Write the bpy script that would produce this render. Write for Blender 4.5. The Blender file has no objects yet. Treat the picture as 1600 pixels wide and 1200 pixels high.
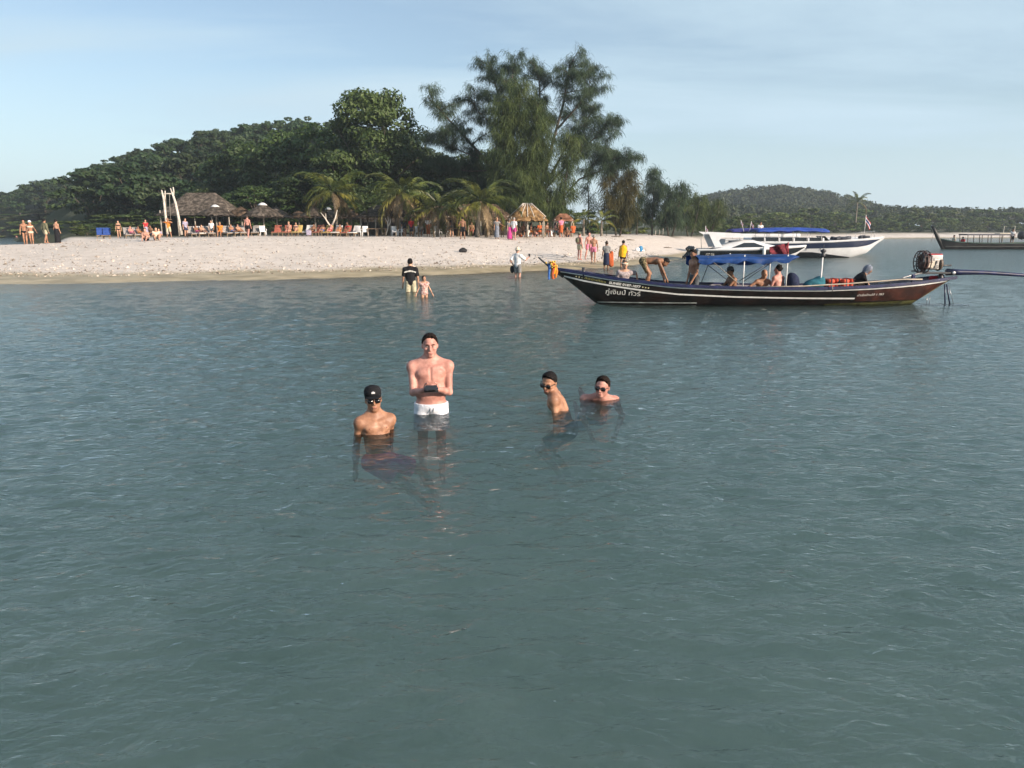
import bpy, bmesh, math, random
import numpy as np
from mathutils import Vector, Matrix, Euler
SC = bpy.context.scene
COL = SC.collection
R = math.radians
# ------------------------------------------------------------------ camera
F = 1150.0 / 1600.0                    # focal length over image width
PITCH = R(11.8)
CAM_H = 2.2
cam_d = bpy.data.cameras.new('camera')
cam_d.sensor_width = 36.0
cam_d.lens = 36.0 * F
cam_d.clip_start = 0.05
cam_d.clip_end = 6000
cam = bpy.data.objects.new('camera', cam_d)
COL.objects.link(cam)
cam.location = (0, 0, CAM_H)
cam.rotation_euler = (math.pi / 2 - PITCH, 0, 0)
SC.camera = cam
# ------------------------------------------------------------------ light
SUN_AZ, SUN_EL = 56.0, 20.0            # degrees to the right of straight behind the camera, height
sdir = Vector((math.sin(R(SUN_AZ)) * math.cos(R(SUN_EL)), -math.cos(R(SUN_AZ)) * math.cos(R(SUN_EL)), math.sin(R(SUN_EL))))
sun_d = bpy.data.lights.new('sun', 'SUN')
sun_d.energy = 4.1
sun_d.angle = R(0.6)
sun_d.color = (1.0, 0.84, 0.68)
sun = bpy.data.objects.new('sun', sun_d)
COL.objects.link(sun)
sun.rotation_euler = sdir.to_track_quat('Z', 'Y').to_euler()
world = bpy.data.worlds.new('World')
SC.world = world
world.use_nodes = True
def build_sky():
    nt = world.node_tree
    nt.nodes.clear()
    N, L = nt.nodes.new, nt.links.new
    out = N('ShaderNodeOutputWorld')
    bg = N('ShaderNodeBackground')
    bg.inputs[1].default_value = 0.074
    sky = N('ShaderNodeTexSky')
    sky.sky_type = 'NISHITA'
    sky.sun_disc = False
    sky.sun_elevation = R(SUN_EL)
    sky.sun_rotation = math.atan2(sdir.x, sdir.y)
    sky.air_density = 1.0
    sky.dust_density = 0.7
    sky.ozone_density = 1.3
    # thin high cloud: a stretched noise over the whole dome
    tc = N('ShaderNodeTexCoord')
    sep = N('ShaderNodeSeparateXYZ'); L(tc.outputs['Generated'], sep.inputs[0])
    zz = N('ShaderNodeMath'); zz.operation = 'MAXIMUM'; zz.inputs[1].default_value = 0.0; L(sep.outputs[2], zz.inputs[0])
    za = N('ShaderNodeMath'); za.operation = 'ADD'; za.inputs[1].default_value = 0.16; L(zz.outputs[0], za.inputs[0])
    dx = N('ShaderNodeMath'); dx.operation = 'DIVIDE'; L(sep.outputs[0], dx.inputs[0]); L(za.outputs[0], dx.inputs[1])
    dy = N('ShaderNodeMath'); dy.operation = 'DIVIDE'; L(sep.outputs[1], dy.inputs[0]); L(za.outputs[0], dy.inputs[1])
    cmb = N('ShaderNodeCombineXYZ'); L(dx.outputs[0], cmb.inputs[0]); L(dy.outputs[0], cmb.inputs[1])
    mp = N('ShaderNodeMapping'); mp.inputs['Rotation'].default_value = (0, 0, R(-24)); mp.inputs['Scale'].default_value = (0.42, 1.0, 1); mp.inputs['Location'].default_value = (0.35, 0.8, 0); L(cmb.outputs[0], mp.inputs[0])
    n1 = N('ShaderNodeTexNoise'); n1.inputs['Scale'].default_value = 0.85; n1.inputs['Detail'].default_value = 9; n1.inputs['Roughness'].default_value = 0.55; n1.inputs['Distortion'].default_value = 0.7; L(mp.outputs[0], n1.inputs[0])
    rp = N('ShaderNodeValToRGB')
    rp.color_ramp.elements[0].position = 0.42; rp.color_ramp.elements[0].color = (0.22, 0.22, 0.22, 1)
    rp.color_ramp.elements[1].position = 0.66; rp.color_ramp.elements[1].color = (1.0, 1.0, 1.0, 1)
    L(n1.outputs[0], rp.inputs[0])
    mix = N('ShaderNodeMix'); mix.data_type = 'RGBA'
    hz = N('ShaderNodeMapRange'); hz.inputs[1].default_value = 0.0; hz.inputs[2].default_value = 0.26; hz.inputs[3].default_value = 0.92; hz.inputs[4].default_value = 0.0; L(zz.outputs[0], hz.inputs[0])
    mxf = N('ShaderNodeMath'); mxf.operation = 'MAXIMUM'; L(rp.outputs[0], mxf.inputs[0]); L(hz.outputs[0], mxf.inputs[1])
    L(mxf.outputs[0], mix.inputs[0]); L(sky.outputs[0], mix.inputs[6])
    mix.inputs[7].default_value = (3.95, 5.1, 5.9, 1)
    L(mix.outputs[2], bg.inputs[0]); L(bg.outputs[0], out.inputs[0])
build_sky()
SC.view_settings.view_transform = 'Standard'
SC.view_settings.look = 'None'
SC.view_settings.gamma = 1
SC.view_settings.exposure = 1.06
SC.cycles.max_bounces = 7
SC.cycles.transparent_max_bounces = 12
SC.cycles.diffuse_bounces = 2
SC.cycles.glossy_bounces = 2
SC.cycles.volume_bounces = 4
SC.cycles.caustics_reflective = False
SC.cycles.caustics_refractive = False
SC.cycles.use_denoising = True
SC.cycles.use_adaptive_sampling = True
SC.cycles.adaptive_threshold = 0.02

# ------------------------------------------------------------------ helpers
cp, sp = math.cos(PITCH), math.sin(PITCH)
def ray(u, v):
    """direction of a photograph pixel (1600 x 1200) with y component 1"""
    a, b = (u - 800) / 1150.0, -(v - 600) / 1150.0
    d = Vector((a, cp + b * sp, -sp + b * cp))
    return d / d.y
def at(u, v, y):
    d = ray(u, v)
    return Vector((d.x * y, y, CAM_H + d.z * y))
def on_z(u, v, z=0.0):
    d = ray(u, v)
    t = (z - CAM_H) / d.z
    return Vector((d.x * t, t, z))

def link(o, parent=None):
    COL.objects.link(o)
    if parent is not None:
        o.parent = parent
    return o
def tag(o, label=None, cat=None, group=None, kind=None):
    if label: o['label'] = label
    if cat: o['category'] = cat
    if group: o['group'] = group
    if kind: o['kind'] = kind
    return o
def empty(name, loc=(0, 0, 0), rz=0.0, label=None, cat=None, group=None):
    o = bpy.data.objects.new(name, None)
    o.empty_display_size = 0.1
    COL.objects.link(o)
    o.location = loc
    o.rotation_euler = (0, 0, rz)
    return tag(o, label, cat, group)
def mesh_np(name, verts, faces, mat, parent=None, smooth=True, mats=None, fmat=None):
    """verts (n,3) array, faces (m,3|4) int array or list"""
    me = bpy.data.meshes.new(name)
    verts = np.asarray(verts, dtype=np.float32)
    if isinstance(faces, np.ndarray):
        k = faces.shape[1]
        m = faces.shape[0]
        me.vertices.add(len(verts)); me.vertices.foreach_set('co', verts.ravel())
        me.loops.add(m * k); me.loops.foreach_set('vertex_index', faces.astype(np.int32).ravel())
        me.polygons.add(m); me.polygons.foreach_set('loop_start', np.arange(0, m * k, k, dtype=np.int32))
        me.update(calc_edges=True)
    else:
        me.from_pydata([tuple(map(float, v)) for v in verts], [], faces)
    me.polygons.foreach_set('use_smooth', np.full(len(me.polygons), smooth))
    if mats:
        for q in mats: me.materials.append(q)
        if fmat is not None:
            me.polygons.foreach_set('material_index', np.asarray(fmat, dtype=np.int32))
    elif mat is not None:
        me.materials.append(mat)
    me.update()
    o = bpy.data.objects.new(name, me)
    return link(o, parent)
class MB:
    """collects simple shapes; build() links them as one mesh object"""
    def __init__(s): s.v, s.f = [], []
    def add(s, vs, fs):
        b = len(s.v); s.v += [tuple(v) for v in vs]; s.f += [tuple(b + i for i in f) for f in fs]; return s
    def box(s, c, d, rot=None, bev=0.0):
        x, y, z = d[0] / 2, d[1] / 2, d[2] / 2
        if bev <= 0:
            P = [(-x, -y, -z), (x, -y, -z), (x, y, -z), (-x, y, -z), (-x, -y, z), (x, -y, z), (x, y, z), (-x, y, z)]
            Fs = [(0, 3, 2, 1), (4, 5, 6, 7), (0, 1, 5, 4), (1, 2, 6, 5), (2, 3, 7, 6), (3, 0, 4, 7)]
        else:
            bm = bmesh.new(); bmesh.ops.create_cube(bm, size=1)
            for v in bm.verts: v.co = Vector((v.co.x * 2 * x, v.co.y * 2 * y, v.co.z * 2 * z))
            bmesh.ops.bevel(bm, geom=bm.edges[:], offset=bev, segments=2, profile=0.6, affect='EDGES')
            bm.verts.index_update()
            P = [tuple(v.co) for v in bm.verts]; Fs = [tuple(v.index for v in f.verts) for f in bm.faces]; bm.free()
        M = rot.to_matrix() if isinstance(rot, Euler) else (rot or Matrix.Identity(3))
        c = Vector(c)
        return s.add([M @ Vector(p) + c for p in P], Fs)
    def tube(s, pts, rad, n=8, cap=True, closed=False):
        pts = [Vector(p) for p in pts]
        rad = rad if hasattr(rad, '__len__') else [rad] * len(pts)
        k = len(pts); rings = []
        up = Vector((0, 0, 1)); prev = None
        for i, p in enumerate(pts):
            t = (pts[(i + 1) % k if closed else min(i + 1, k - 1)] - pts[(i - 1) % k if closed else max(i - 1, 0)])
            if t.length < 1e-9: t = Vector((0, 0, 1))
            t.normalize()
            a = prev if prev is not None else (Vector((1, 0, 0)) if abs(t.z) > 0.9 else up)
            a = a - t * a.dot(t)
            if a.length < 1e-6: a = t.orthogonal()
            a.normalize(); prev = a
            b = t.cross(a)
            rings.append([p + (a * math.cos(2 * math.pi * j / n) + b * math.sin(2 * math.pi * j / n)) * rad[i] for j in range(n)])
        vs = [q for r in rings for q in r]
        fs = []
        for i in range(k if closed else k - 1):
            a0, b0 = i * n, ((i + 1) % k) * n
            for j in range(n):
                fs.append((a0 + j, a0 + (j + 1) % n, b0 + (j + 1) % n, b0 + j))
        if cap and not closed:
            fs.append(tuple(range(n))[::-1]); fs.append(tuple((k - 1) * n + j for j in range(n)))
        return s.add(vs, fs)
    def lathe(s, prof, n=16, c=(0, 0, 0), M=None):
        vs = []
        for (r, z) in prof:
            for j in range(n):
                a = 2 * math.pi * j / n
                p = Vector((r * math.cos(a), r * math.sin(a), z))
                if M is not None: p = M @ p
                vs.append(p + Vector(c))
        fs = []
        for i in range(len(prof) - 1):
            for j in range(n):
                fs.append((i * n + j, i * n + (j + 1) % n, (i + 1) * n + (j + 1) % n, (i + 1) * n + j))
        fs.append(tuple(range(n))[::-1]); fs.append(tuple((len(prof) - 1) * n + j for j in range(n)))
        return s.add(vs, fs)
    def build(s, name, mat, parent=None, smooth=False, loc=None):
        o = mesh_np(name, np.array(s.v, dtype=np.float32).reshape(-1, 3), s.f, mat, parent, smooth)
        if loc is not None: o.location = loc
        return o
def children_of(o): return [c for c in bpy.data.objects if c.parent == o]
KIDS = {}
def copy_tree(o, loc=None, rz=None, sc=None, kids=None):
    c = o.copy(); COL.objects.link(c)
    if loc is not None: c.location = loc
    if rz is not None: c.rotation_euler = (0, 0, rz)
    if sc is not None: c.scale = sc if hasattr(sc, '__len__') else (sc, sc, sc)
    for ch in (kids if kids is not None else children_of(o)):
        d = ch.copy(); COL.objects.link(d); d.parent = c
        for g in children_of(ch):
            e = g.copy(); COL.objects.link(e); e.parent = d
    return c

# ------------------------------------------------------------------ materials
MATS = {}
def mat(name, col, rough=0.6, var=0.0, scale=8.0, metal=0.0, spec=0.4, bump=0.0, bscale=None, sss=0.0, transl=None, coat=0.0, var_hue=None, obj_var=0.0):
    """principled material with noise in value (var), optional second colour, bump, per-object variation"""
    if name in MATS: return MATS[name]
    m = bpy.data.materials.new(name); m.use_nodes = True
    nt = m.node_tree; N, L = nt.nodes.new, nt.links.new
    b = nt.nodes['Principled BSDF']
    b.inputs['Roughness'].default_value = rough
    b.inputs['Metallic'].default_value = metal
    b.inputs['Specular IOR Level'].default_value = spec
    if coat: b.inputs['Coat Weight'].default_value = coat
    col = tuple(col) + (1,) if len(col) == 3 else col
    src = None
    tc = N('ShaderNodeTexCoord')
    if var > 0 or var_hue:
        n = N('ShaderNodeTexNoise'); n.inputs['Scale'].default_value = scale; n.inputs['Detail'].default_value = 5; n.inputs['Roughness'].default_value = 0.62
        L(tc.outputs['Object'], n.inputs[0])
        rp = N('ShaderNodeValToRGB')
        c2 = tuple(var_hue) + (1,) if var_hue else tuple(min(1, c * (1 + var)) for c in col[:3]) + (1,)
        c1 = tuple(c * (1 - var) for c in col[:3]) + (1,)
        rp.color_ramp.elements[0].position = 0.42; rp.color_ramp.elements[0].color = c1
        rp.color_ramp.elements[1].position = 0.68; rp.color_ramp.elements[1].color = c2
        L(n.outputs[0], rp.inputs[0]); src = rp.outputs[0]
    if obj_var > 0:
        oi = N('ShaderNodeObjectInfo')
        hs = N('ShaderNodeHueSaturation')
        mr = N('ShaderNodeMapRange'); mr.inputs[3].default_value = 1 - obj_var; mr.inputs[4].default_value = 1 + obj_var
        L(oi.outputs['Random'], mr.inputs[0]); L(mr.outputs[0], hs.inputs['Value'])
        mh = N('ShaderNodeMapRange'); mh.inputs[3].default_value = 0.5 - obj_var * 0.06; mh.inputs[4].default_value = 0.5 + obj_var * 0.06
        wn = N('ShaderNodeTexWhiteNoise'); wn.noise_dimensions = '1D'; L(oi.outputs['Random'], wn.inputs['W']); L(wn.outputs[0], mh.inputs[0]); L(mh.outputs[0], hs.inputs['Hue'])
        if src: L(src, hs.inputs['Color'])
        else: hs.inputs['Color'].default_value = col
        src = hs.outputs[0]
    if src: L(src, b.inputs['Base Color'])
    else: b.inputs['Base Color'].default_value = col
    if bump > 0:
        nb = N('ShaderNodeTexNoise'); nb.inputs['Scale'].default_value = bscale or scale * 3; nb.inputs['Detail'].default_value = 4
        L(tc.outputs['Object'], nb.inputs[0])
        bp = N('ShaderNodeBump'); bp.inputs['Strength'].default_value = bump; bp.inputs['Distance'].default_value = 0.02
        L(nb.outputs[0], bp.inputs['Height']); L(bp.outputs[0], b.inputs['Normal'])
    if sss > 0:
        b.inputs['Subsurface Weight'].default_value = sss
        b.inputs['Subsurface Radius'].default_value = (0.02, 0.008, 0.004)
        b.inputs['Subsurface Scale'].default_value = 1.0
    if transl:
        t = N('ShaderNodeBsdfTranslucent'); 
        if src: L(src, t.inputs[0])
        else: t.inputs[0].default_value = col
        ms = N('ShaderNodeMixShader'); ms.inputs[0].default_value = transl
        o = nt.nodes['Material Output']
        L(b.outputs[0], ms.inputs[1]); L(t.outputs[0], ms.inputs[2]); L(ms.outputs[0], o.inputs[0])
    MATS[name] = m
    return m
rng = np.random.default_rng(7)
random.seed(7)

# cheap vectorised value noise for geometry
def vnoise(x, y, seed=0):
    x = np.asarray(x, float); y = np.asarray(y, float)
    xi, yi = np.floor(x).astype(np.int64), np.floor(y).astype(np.int64)
    fx, fy = x - xi, y - yi
    fx, fy = fx * fx * (3 - 2 * fx), fy * fy * (3 - 2 * fy)
    def h(a, b):
        n = (a * 374761393 + b * 668265263 + seed * 974634777) & 0xffffffff
        n = ((n ^ (n >> 13)) * 1274126177) & 0xffffffff
        return ((n ^ (n >> 16)) & 0xffff) / 65535.0
    return (h(xi, yi) * (1 - fx) + h(xi + 1, yi) * fx) * (1 - fy) + (h(xi, yi + 1) * (1 - fx) + h(xi + 1, yi + 1) * fx) * fy
# ------------------------------------------------------------------ the lie of the land
SHORE = [(-400, 33), (-60, 31.5), (-21, 30.8), (-17, 31.5), (-11, 33.4), (-6.2, 36.2), (-1.3, 39.2), (3.0, 41.5), (6.8, 45.5), (10.0, 52), (15, 62), (26, 84), (40, 112), (70, 165), (108, 206), (160, 224), (260, 240), (700, 300)]
_sx, _sy = np.array(SHORE).T
def shore_y(x):
    return np.interp(x, _sx, _sy) + 0.35 * np.sin(np.asarray(x) * 0.33) + 0.25 * np.sin(np.asarray(x) * 0.83 + 1)
def sstep(a, b, x):
    t = np.clip((np.asarray(x, float) - a) / (b - a), 0, 1)
    return t * t * (3 - 2 * t)
def gz(x, y):
    """ground height"""
    x = np.asarray(x, float); y = np.asarray(y, float)
    t = y - shore_y(x)
    bed = -1.0 * (1 - np.exp(np.minimum(t, 0) / 9.0)) - 0.25 * sstep(-25, -60, t)
    bed = bed + 0.05 * (vnoise(x * 0.5, y * 0.8, 3) - 0.5) * sstep(0, -4, t)
    k = np.interp(x, [-30, 10, 40, 120], [1.0, 1.0, 0.85, 1.0])
    k = k * (1 - 0.13 * sstep(-22, -36, x))
    land = k * (0.10 * sstep(0, 2.2, t) + 1.50 * sstep(1.2, 27, t)) + 0.25 * sstep(24, 60, t)
    land = land + 0.07 * (vnoise(x * 0.35, y * 0.35, 1) - 0.5) * sstep(2, 8, t)
    # hollow behind the spit on the left: a lagoon
    lag = sstep(0, -5, x + 0.585 * y) * sstep(52, 62, y) * (1 - sstep(226, 238, y))
    land = land * (1 - lag) - 0.6 * lag
    # hills
    rl = np.interp(x, [-300, -240, -198, -166, -136, -110, -94, -72, -60, -42, -24, -10, 10, 40], [0, 1, 4.2, 11, 15.5, 17.5, 18.5, 22, 23, 20, 13, 7, 1, 0])
    lf = sstep(-90, -150, x)
    hl = rl * np.exp(-((y - 225 - 58 * lf) / (58 - 20 * lf)) ** 2) * (1 - lag)
    rr = np.interp(x, [30, 60, 104, 130, 150, 175, 196, 215, 235, 300, 400, 600], [0, 3, 7, 13, 17, 17.5, 14, 6, 1, 2.5, 4, 4])
    hl = hl + rr * np.exp(-(np.where(y > 480, 0.3, 1.0) * (y - 480) / 58) ** 2)
    land = land + hl * sstep(95, 150, y) + 1.5 * sstep(80, 130, t) * (1 - lag)
    return np.where(t < 0, bed, land)
def gzf(x, y): return float(gz(x, y))

def graded(lo, hi, a, b, n_mid, n_out):
    mid = np.linspace(a, b, n_mid)
    l = a - (a - lo) * np.linspace(1, 0, n_out, endpoint=False) ** 2.2
    r = b + (hi - b) * np.linspace(0, 1, n_out + 1)[1:] ** 2.2
    return np.concatenate([l, mid, r])
gx = graded(-1500, 1500, -46, 30, 260, 70)
gy = np.concatenate([np.linspace(-40, 27, 40), np.linspace(27.3, 72, 190), 72 + (2500 - 72) * np.linspace(0, 1, 111)[1:] ** 2.4])
GX, GY = np.meshgrid(gx, gy)
GZ = gz(GX, GY)
nx, ny = len(gx), len(gy)
idx = np.arange(nx * ny).reshape(ny, nx)
fq = np.stack([idx[:-1, :-1], idx[:-1, 1:], idx[1:, 1:], idx[1:, :-1]], -1).reshape(-1, 4)

def sand_material():
    m = bpy.data.materials.new('sand'); m.use_nodes = True
    nt = m.node_tree; N, L = nt.nodes.new, nt.links.new
    b = nt.nodes['Principled BSDF']
    geo = N('ShaderNodeNewGeometry')
    sep = N('ShaderNodeSeparateXYZ'); L(geo.outputs['Position'], sep.inputs[0])
    # dry sand, mottled
    n1 = N('ShaderNodeTexNoise'); n1.inputs['Scale'].default_value = 1.1; n1.inputs['Detail'].default_value = 8; n1.inputs['Roughness'].default_value = 0.7; L(geo.outputs['Position'], n1.inputs[0])
    r1 = N('ShaderNodeValToRGB')
    r1.color_ramp.elements[0].position = 0.32; r1.color_ramp.elements[0].color = (0.54, 0.47, 0.41, 1)
    r1.color_ramp.elements[1].position = 0.66; r1.color_ramp.elements[1].color = (0.70, 0.625, 0.56, 1)
    L(n1.outputs[0], r1.inputs[0])
    # bits of shell and weed
    vo = N('ShaderNodeTexVoronoi'); vo.inputs['Scale'].default_value = 7.0; L(geo.outputs['Position'], vo.inputs[0])
    rv = N('ShaderNodeValToRGB'); rv.color_ramp.elements[0].position = 0.06; rv.color_ramp.elements[0].color = (1, 1, 1, 1); rv.color_ramp.elements[1].position = 0.16; rv.color_ramp.elements[1].color = (0, 0, 0, 1); L(vo.outputs['Distance'], rv.inputs[0])
    n2 = N('ShaderNodeTexNoise'); n2.inputs['Scale'].default_value = 0.5; n2.inputs['Detail'].default_value = 4; L(geo.outputs['Position'], n2.inputs[0])
    r2 = N('ShaderNodeValToRGB'); r2.color_ramp.elements[0].position = 0.47; r2.color_ramp.elements[1].position = 0.56; L(n2.outputs[0], r2.inputs[0])
    mu = N('ShaderNodeMath'); mu.operation = 'MULTIPLY'; L(rv.outputs[0], mu.inputs[0]); L(r2.outputs[0], mu.inputs[1])
    mu2 = N('ShaderNodeMath'); mu2.operation = 'MULTIPLY'; mu2.inputs[1].default_value = 0.7; L(mu.outputs[0], mu2.inputs[0])
    mx = N('ShaderNodeMix'); mx.data_type = 'RGBA'; L(mu2.outputs[0], mx.inputs[0]); L(r1.outputs[0], mx.inputs[6]); mx.inputs[7].default_value = (0.26, 0.20, 0.15, 1)
    # damp band near the water, wet below
    nw = N('ShaderNodeTexNoise'); nw.inputs['Scale'].default_value = 0.35; nw.inputs['Detail'].default_value = 5; L(geo.outputs['Position'], nw.inputs[0])
    ad = N('ShaderNodeMath'); ad.operation = 'MULTIPLY_ADD'; ad.inputs[1].default_value = 0.16; L(nw.outputs[0], ad.inputs[0]); L(sep.outputs[2], ad.inputs[2])
    rw = N('ShaderNodeMapRange'); rw.inputs[1].default_value = 0.33; rw.inputs[2].default_value = 0.22; rw.inputs[3].default_value = 0; rw.inputs[4].default_value = 1; rw.interpolation_type = 'SMOOTHSTEP'; L(ad.outputs[0], rw.inputs[0])
    mw = N('ShaderNodeMix'); mw.data_type = 'RGBA'; L(rw.outputs[0], mw.inputs[0]); L(mx.outputs[2], mw.inputs[6])
    nc = N('ShaderNodeTexNoise'); nc.inputs['Scale'].default_value = 0.9; nc.inputs['Detail'].default_value = 6; L(geo.outputs['Position'], nc.inputs[0])
    rc = N('ShaderNodeValToRGB')
    rc.color_ramp.elements[0].position = 0.35; rc.color_ramp.elements[0].color = (0.27, 0.215, 0.125, 1)
    rc.color_ramp.elements[1].position = 0.65; rc.color_ramp.elements[1].color = (0.45, 0.365, 0.23, 1)
    L(nc.outputs[0], rc.inputs[0]); L(rc.outputs[0], mw.inputs[7])
    # pale bed further out
    rb = N('ShaderNodeMapRange'); rb.inputs[1].default_value = -0.05; rb.inputs[2].default_value = -0.35; rb.inputs[3].default_value = 0; rb.inputs[4].default_value = 1; L(sep.outputs[2], rb.inputs[0])
    nbd = N('ShaderNodeTexNoise'); nbd.inputs['Scale'].default_value = 0.55; nbd.inputs['Detail'].default_value = 7; nbd.inputs['Roughness'].default_value = 0.65; L(geo.outputs['Position'], nbd.inputs[0])
    rbd = N('ShaderNodeValToRGB')
    rbd.color_ramp.elements[0].position = 0.36; rbd.color_ramp.elements[0].color = (0.34, 0.32, 0.19, 1)
    rbd.color_ramp.elements[1].position = 0.64; rbd.color_ramp.elements[1].color = (0.74, 0.68, 0.45, 1)
    L(nbd.outputs[0], rbd.inputs[0])
    mb_ = N('ShaderNodeMix'); mb_.data_type = 'RGBA'; L(rb.outputs[0], mb_.inputs[0]); L(mw.outputs[2], mb_.inputs[6]); L(rbd.outputs[0], mb_.inputs[7])
    mw = mb_
    # soil and leaf litter inland
    inl = N('ShaderNodeAttribute'); inl.attribute_name = 'soil'
    mi = N('ShaderNodeMix'); mi.data_type = 'RGBA'; L(inl.outputs['Fac'], mi.inputs[0]); L(mw.outputs[2], mi.inputs[6]); mi.inputs[7].default_value = (0.055, 0.06, 0.03, 1)
    L(mi.outputs[2], b.inputs['Base Color'])
    rr = N('ShaderNodeMapRange'); rr.inputs[3].default_value = 0.9; rr.inputs[4].default_value = 0.5; L(rw.outputs[0], rr.inputs[0]); L(rr.outputs[0], b.inputs['Roughness'])
    b.inputs['Specular IOR Level'].default_value = 0.25
    # trodden relief
    nb = N('ShaderNodeTexNoise'); nb.inputs['Scale'].default_value = 3.2; nb.inputs['Detail'].default_value = 7; nb.inputs['Roughness'].default_value = 0.72; L(geo.outputs['Position'], nb.inputs[0])
    inv = N('ShaderNodeMath'); inv.operation = 'SUBTRACT'; inv.inputs[0].default_value = 1; L(rw.outputs[0], inv.inputs[1])
    sb = N('ShaderNodeMath'); sb.operation = 'MULTIPLY'; sb.inputs[1].default_value = 0.75; L(inv.outputs[0], sb.inputs[0])
    bp = N('ShaderNodeBump'); bp.inputs['Distance'].default_value = 0.16; L(sb.outputs[0], bp.inputs['Strength']); L(nb.outputs[0], bp.inputs['Height'])
    L(bp.outputs[0], b.inputs['Normal'])
    return m
_t = GY - shore_y(GX)
SOIL = np.where(GX < 20, sstep(38, 52, _t + 4 * vnoise(GX * .3, GY * .3, 8)), sstep(20, 27, _t + 4 * vnoise(GX * .3, GY * .3, 8)))

ground = mesh_np('beach', np.stack([GX, GY, GZ], -1).reshape(-1, 3), fq, sand_material())
_at = ground.data.attributes.new('soil', 'FLOAT', 'POINT'); _at.data.foreach_set('value', SOIL.ravel().astype(np.float32))
tag(ground, 'pale sand beach with a damp yellow edge running down under the sea', kind='structure')

# ------------------------------------------------------------------ the sea
def water_material():
    m = bpy.data.materials.new('sea_water'); m.use_nodes = True
    nt = m.node_tree; N, L = nt.nodes.new, nt.links.new
    nt.nodes.remove(nt.nodes['Principled BSDF'])
    out = nt.nodes['Material Output']
    geo = N('ShaderNodeNewGeometry')
    def layer(rot, sc, dist, nscale, detail, rough=0.5):
        mp = N('ShaderNodeMapping'); mp.inputs['Rotation'].default_value = (0, 0, R(rot)); mp.inputs['Scale'].default_value = sc
        L(geo.outputs['Position'], mp.inputs[0])
        n = N('ShaderNodeTexNoise'); n.inputs['Scale'].default_value = nscale; n.inputs['Detail'].default_value = detail; n.inputs['Roughness'].default_value = rough; n.inputs['Distortion'].default_value = dist
        L(mp.outputs[0], n.inputs[0])
        return n.outputs[0]
    a = layer(-20, (0.70, 1.15, 1), 0.7, 4.6, 3, 0.5)
    d = layer(28, (0.7, 1.2, 1), 0.5, 14.0, 3, 0.55)
    def bump(h, dist, prev=None):
        b = N('ShaderNodeBump'); b.inputs['Distance'].default_value = dist; b.inputs['Strength'].default_value = 1.0; L(h, b.inputs['Height'])
        if prev: L(prev, b.inputs['Normal'])
        return b.outputs[0]
    nrm = bump(d, 0.018, bump(a, 0.032))
    gl = N('ShaderNodeBsdfGlossy'); gl.inputs['Roughness'].default_value = 0.06; L(nrm, gl.inputs['Normal'])
    tr = N('ShaderNodeBsdfTransparent'); tr.inputs[0].default_value = (0.95, 0.98, 0.97, 1)
    fr = N('ShaderNodeFresnel'); fr.inputs['IOR'].default_value = 1.37; L(nrm, fr.inputs['Normal'])
    mx = N('ShaderNodeMixShader'); L(fr.outputs[0], mx.inputs[0]); L(tr.outputs[0], mx.inputs[1]); L(gl.outputs[0], mx.inputs[2])
    L(mx.outputs[0], out.inputs['Surface'])
    pv = N('ShaderNodeVolumePrincipled')
    pv.inputs['Color'].default_value = (0.79, 0.97, 0.80, 1)
    pv.inputs['Density'].default_value = 0.50
    pv.inputs['Absorption Color'].default_value = (0.35, 0.80, 0.60, 1)
    pv.inputs['Anisotropy'].default_value = -0.3
    L(pv.outputs[0], out.inputs['Volume'])
    return m
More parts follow.
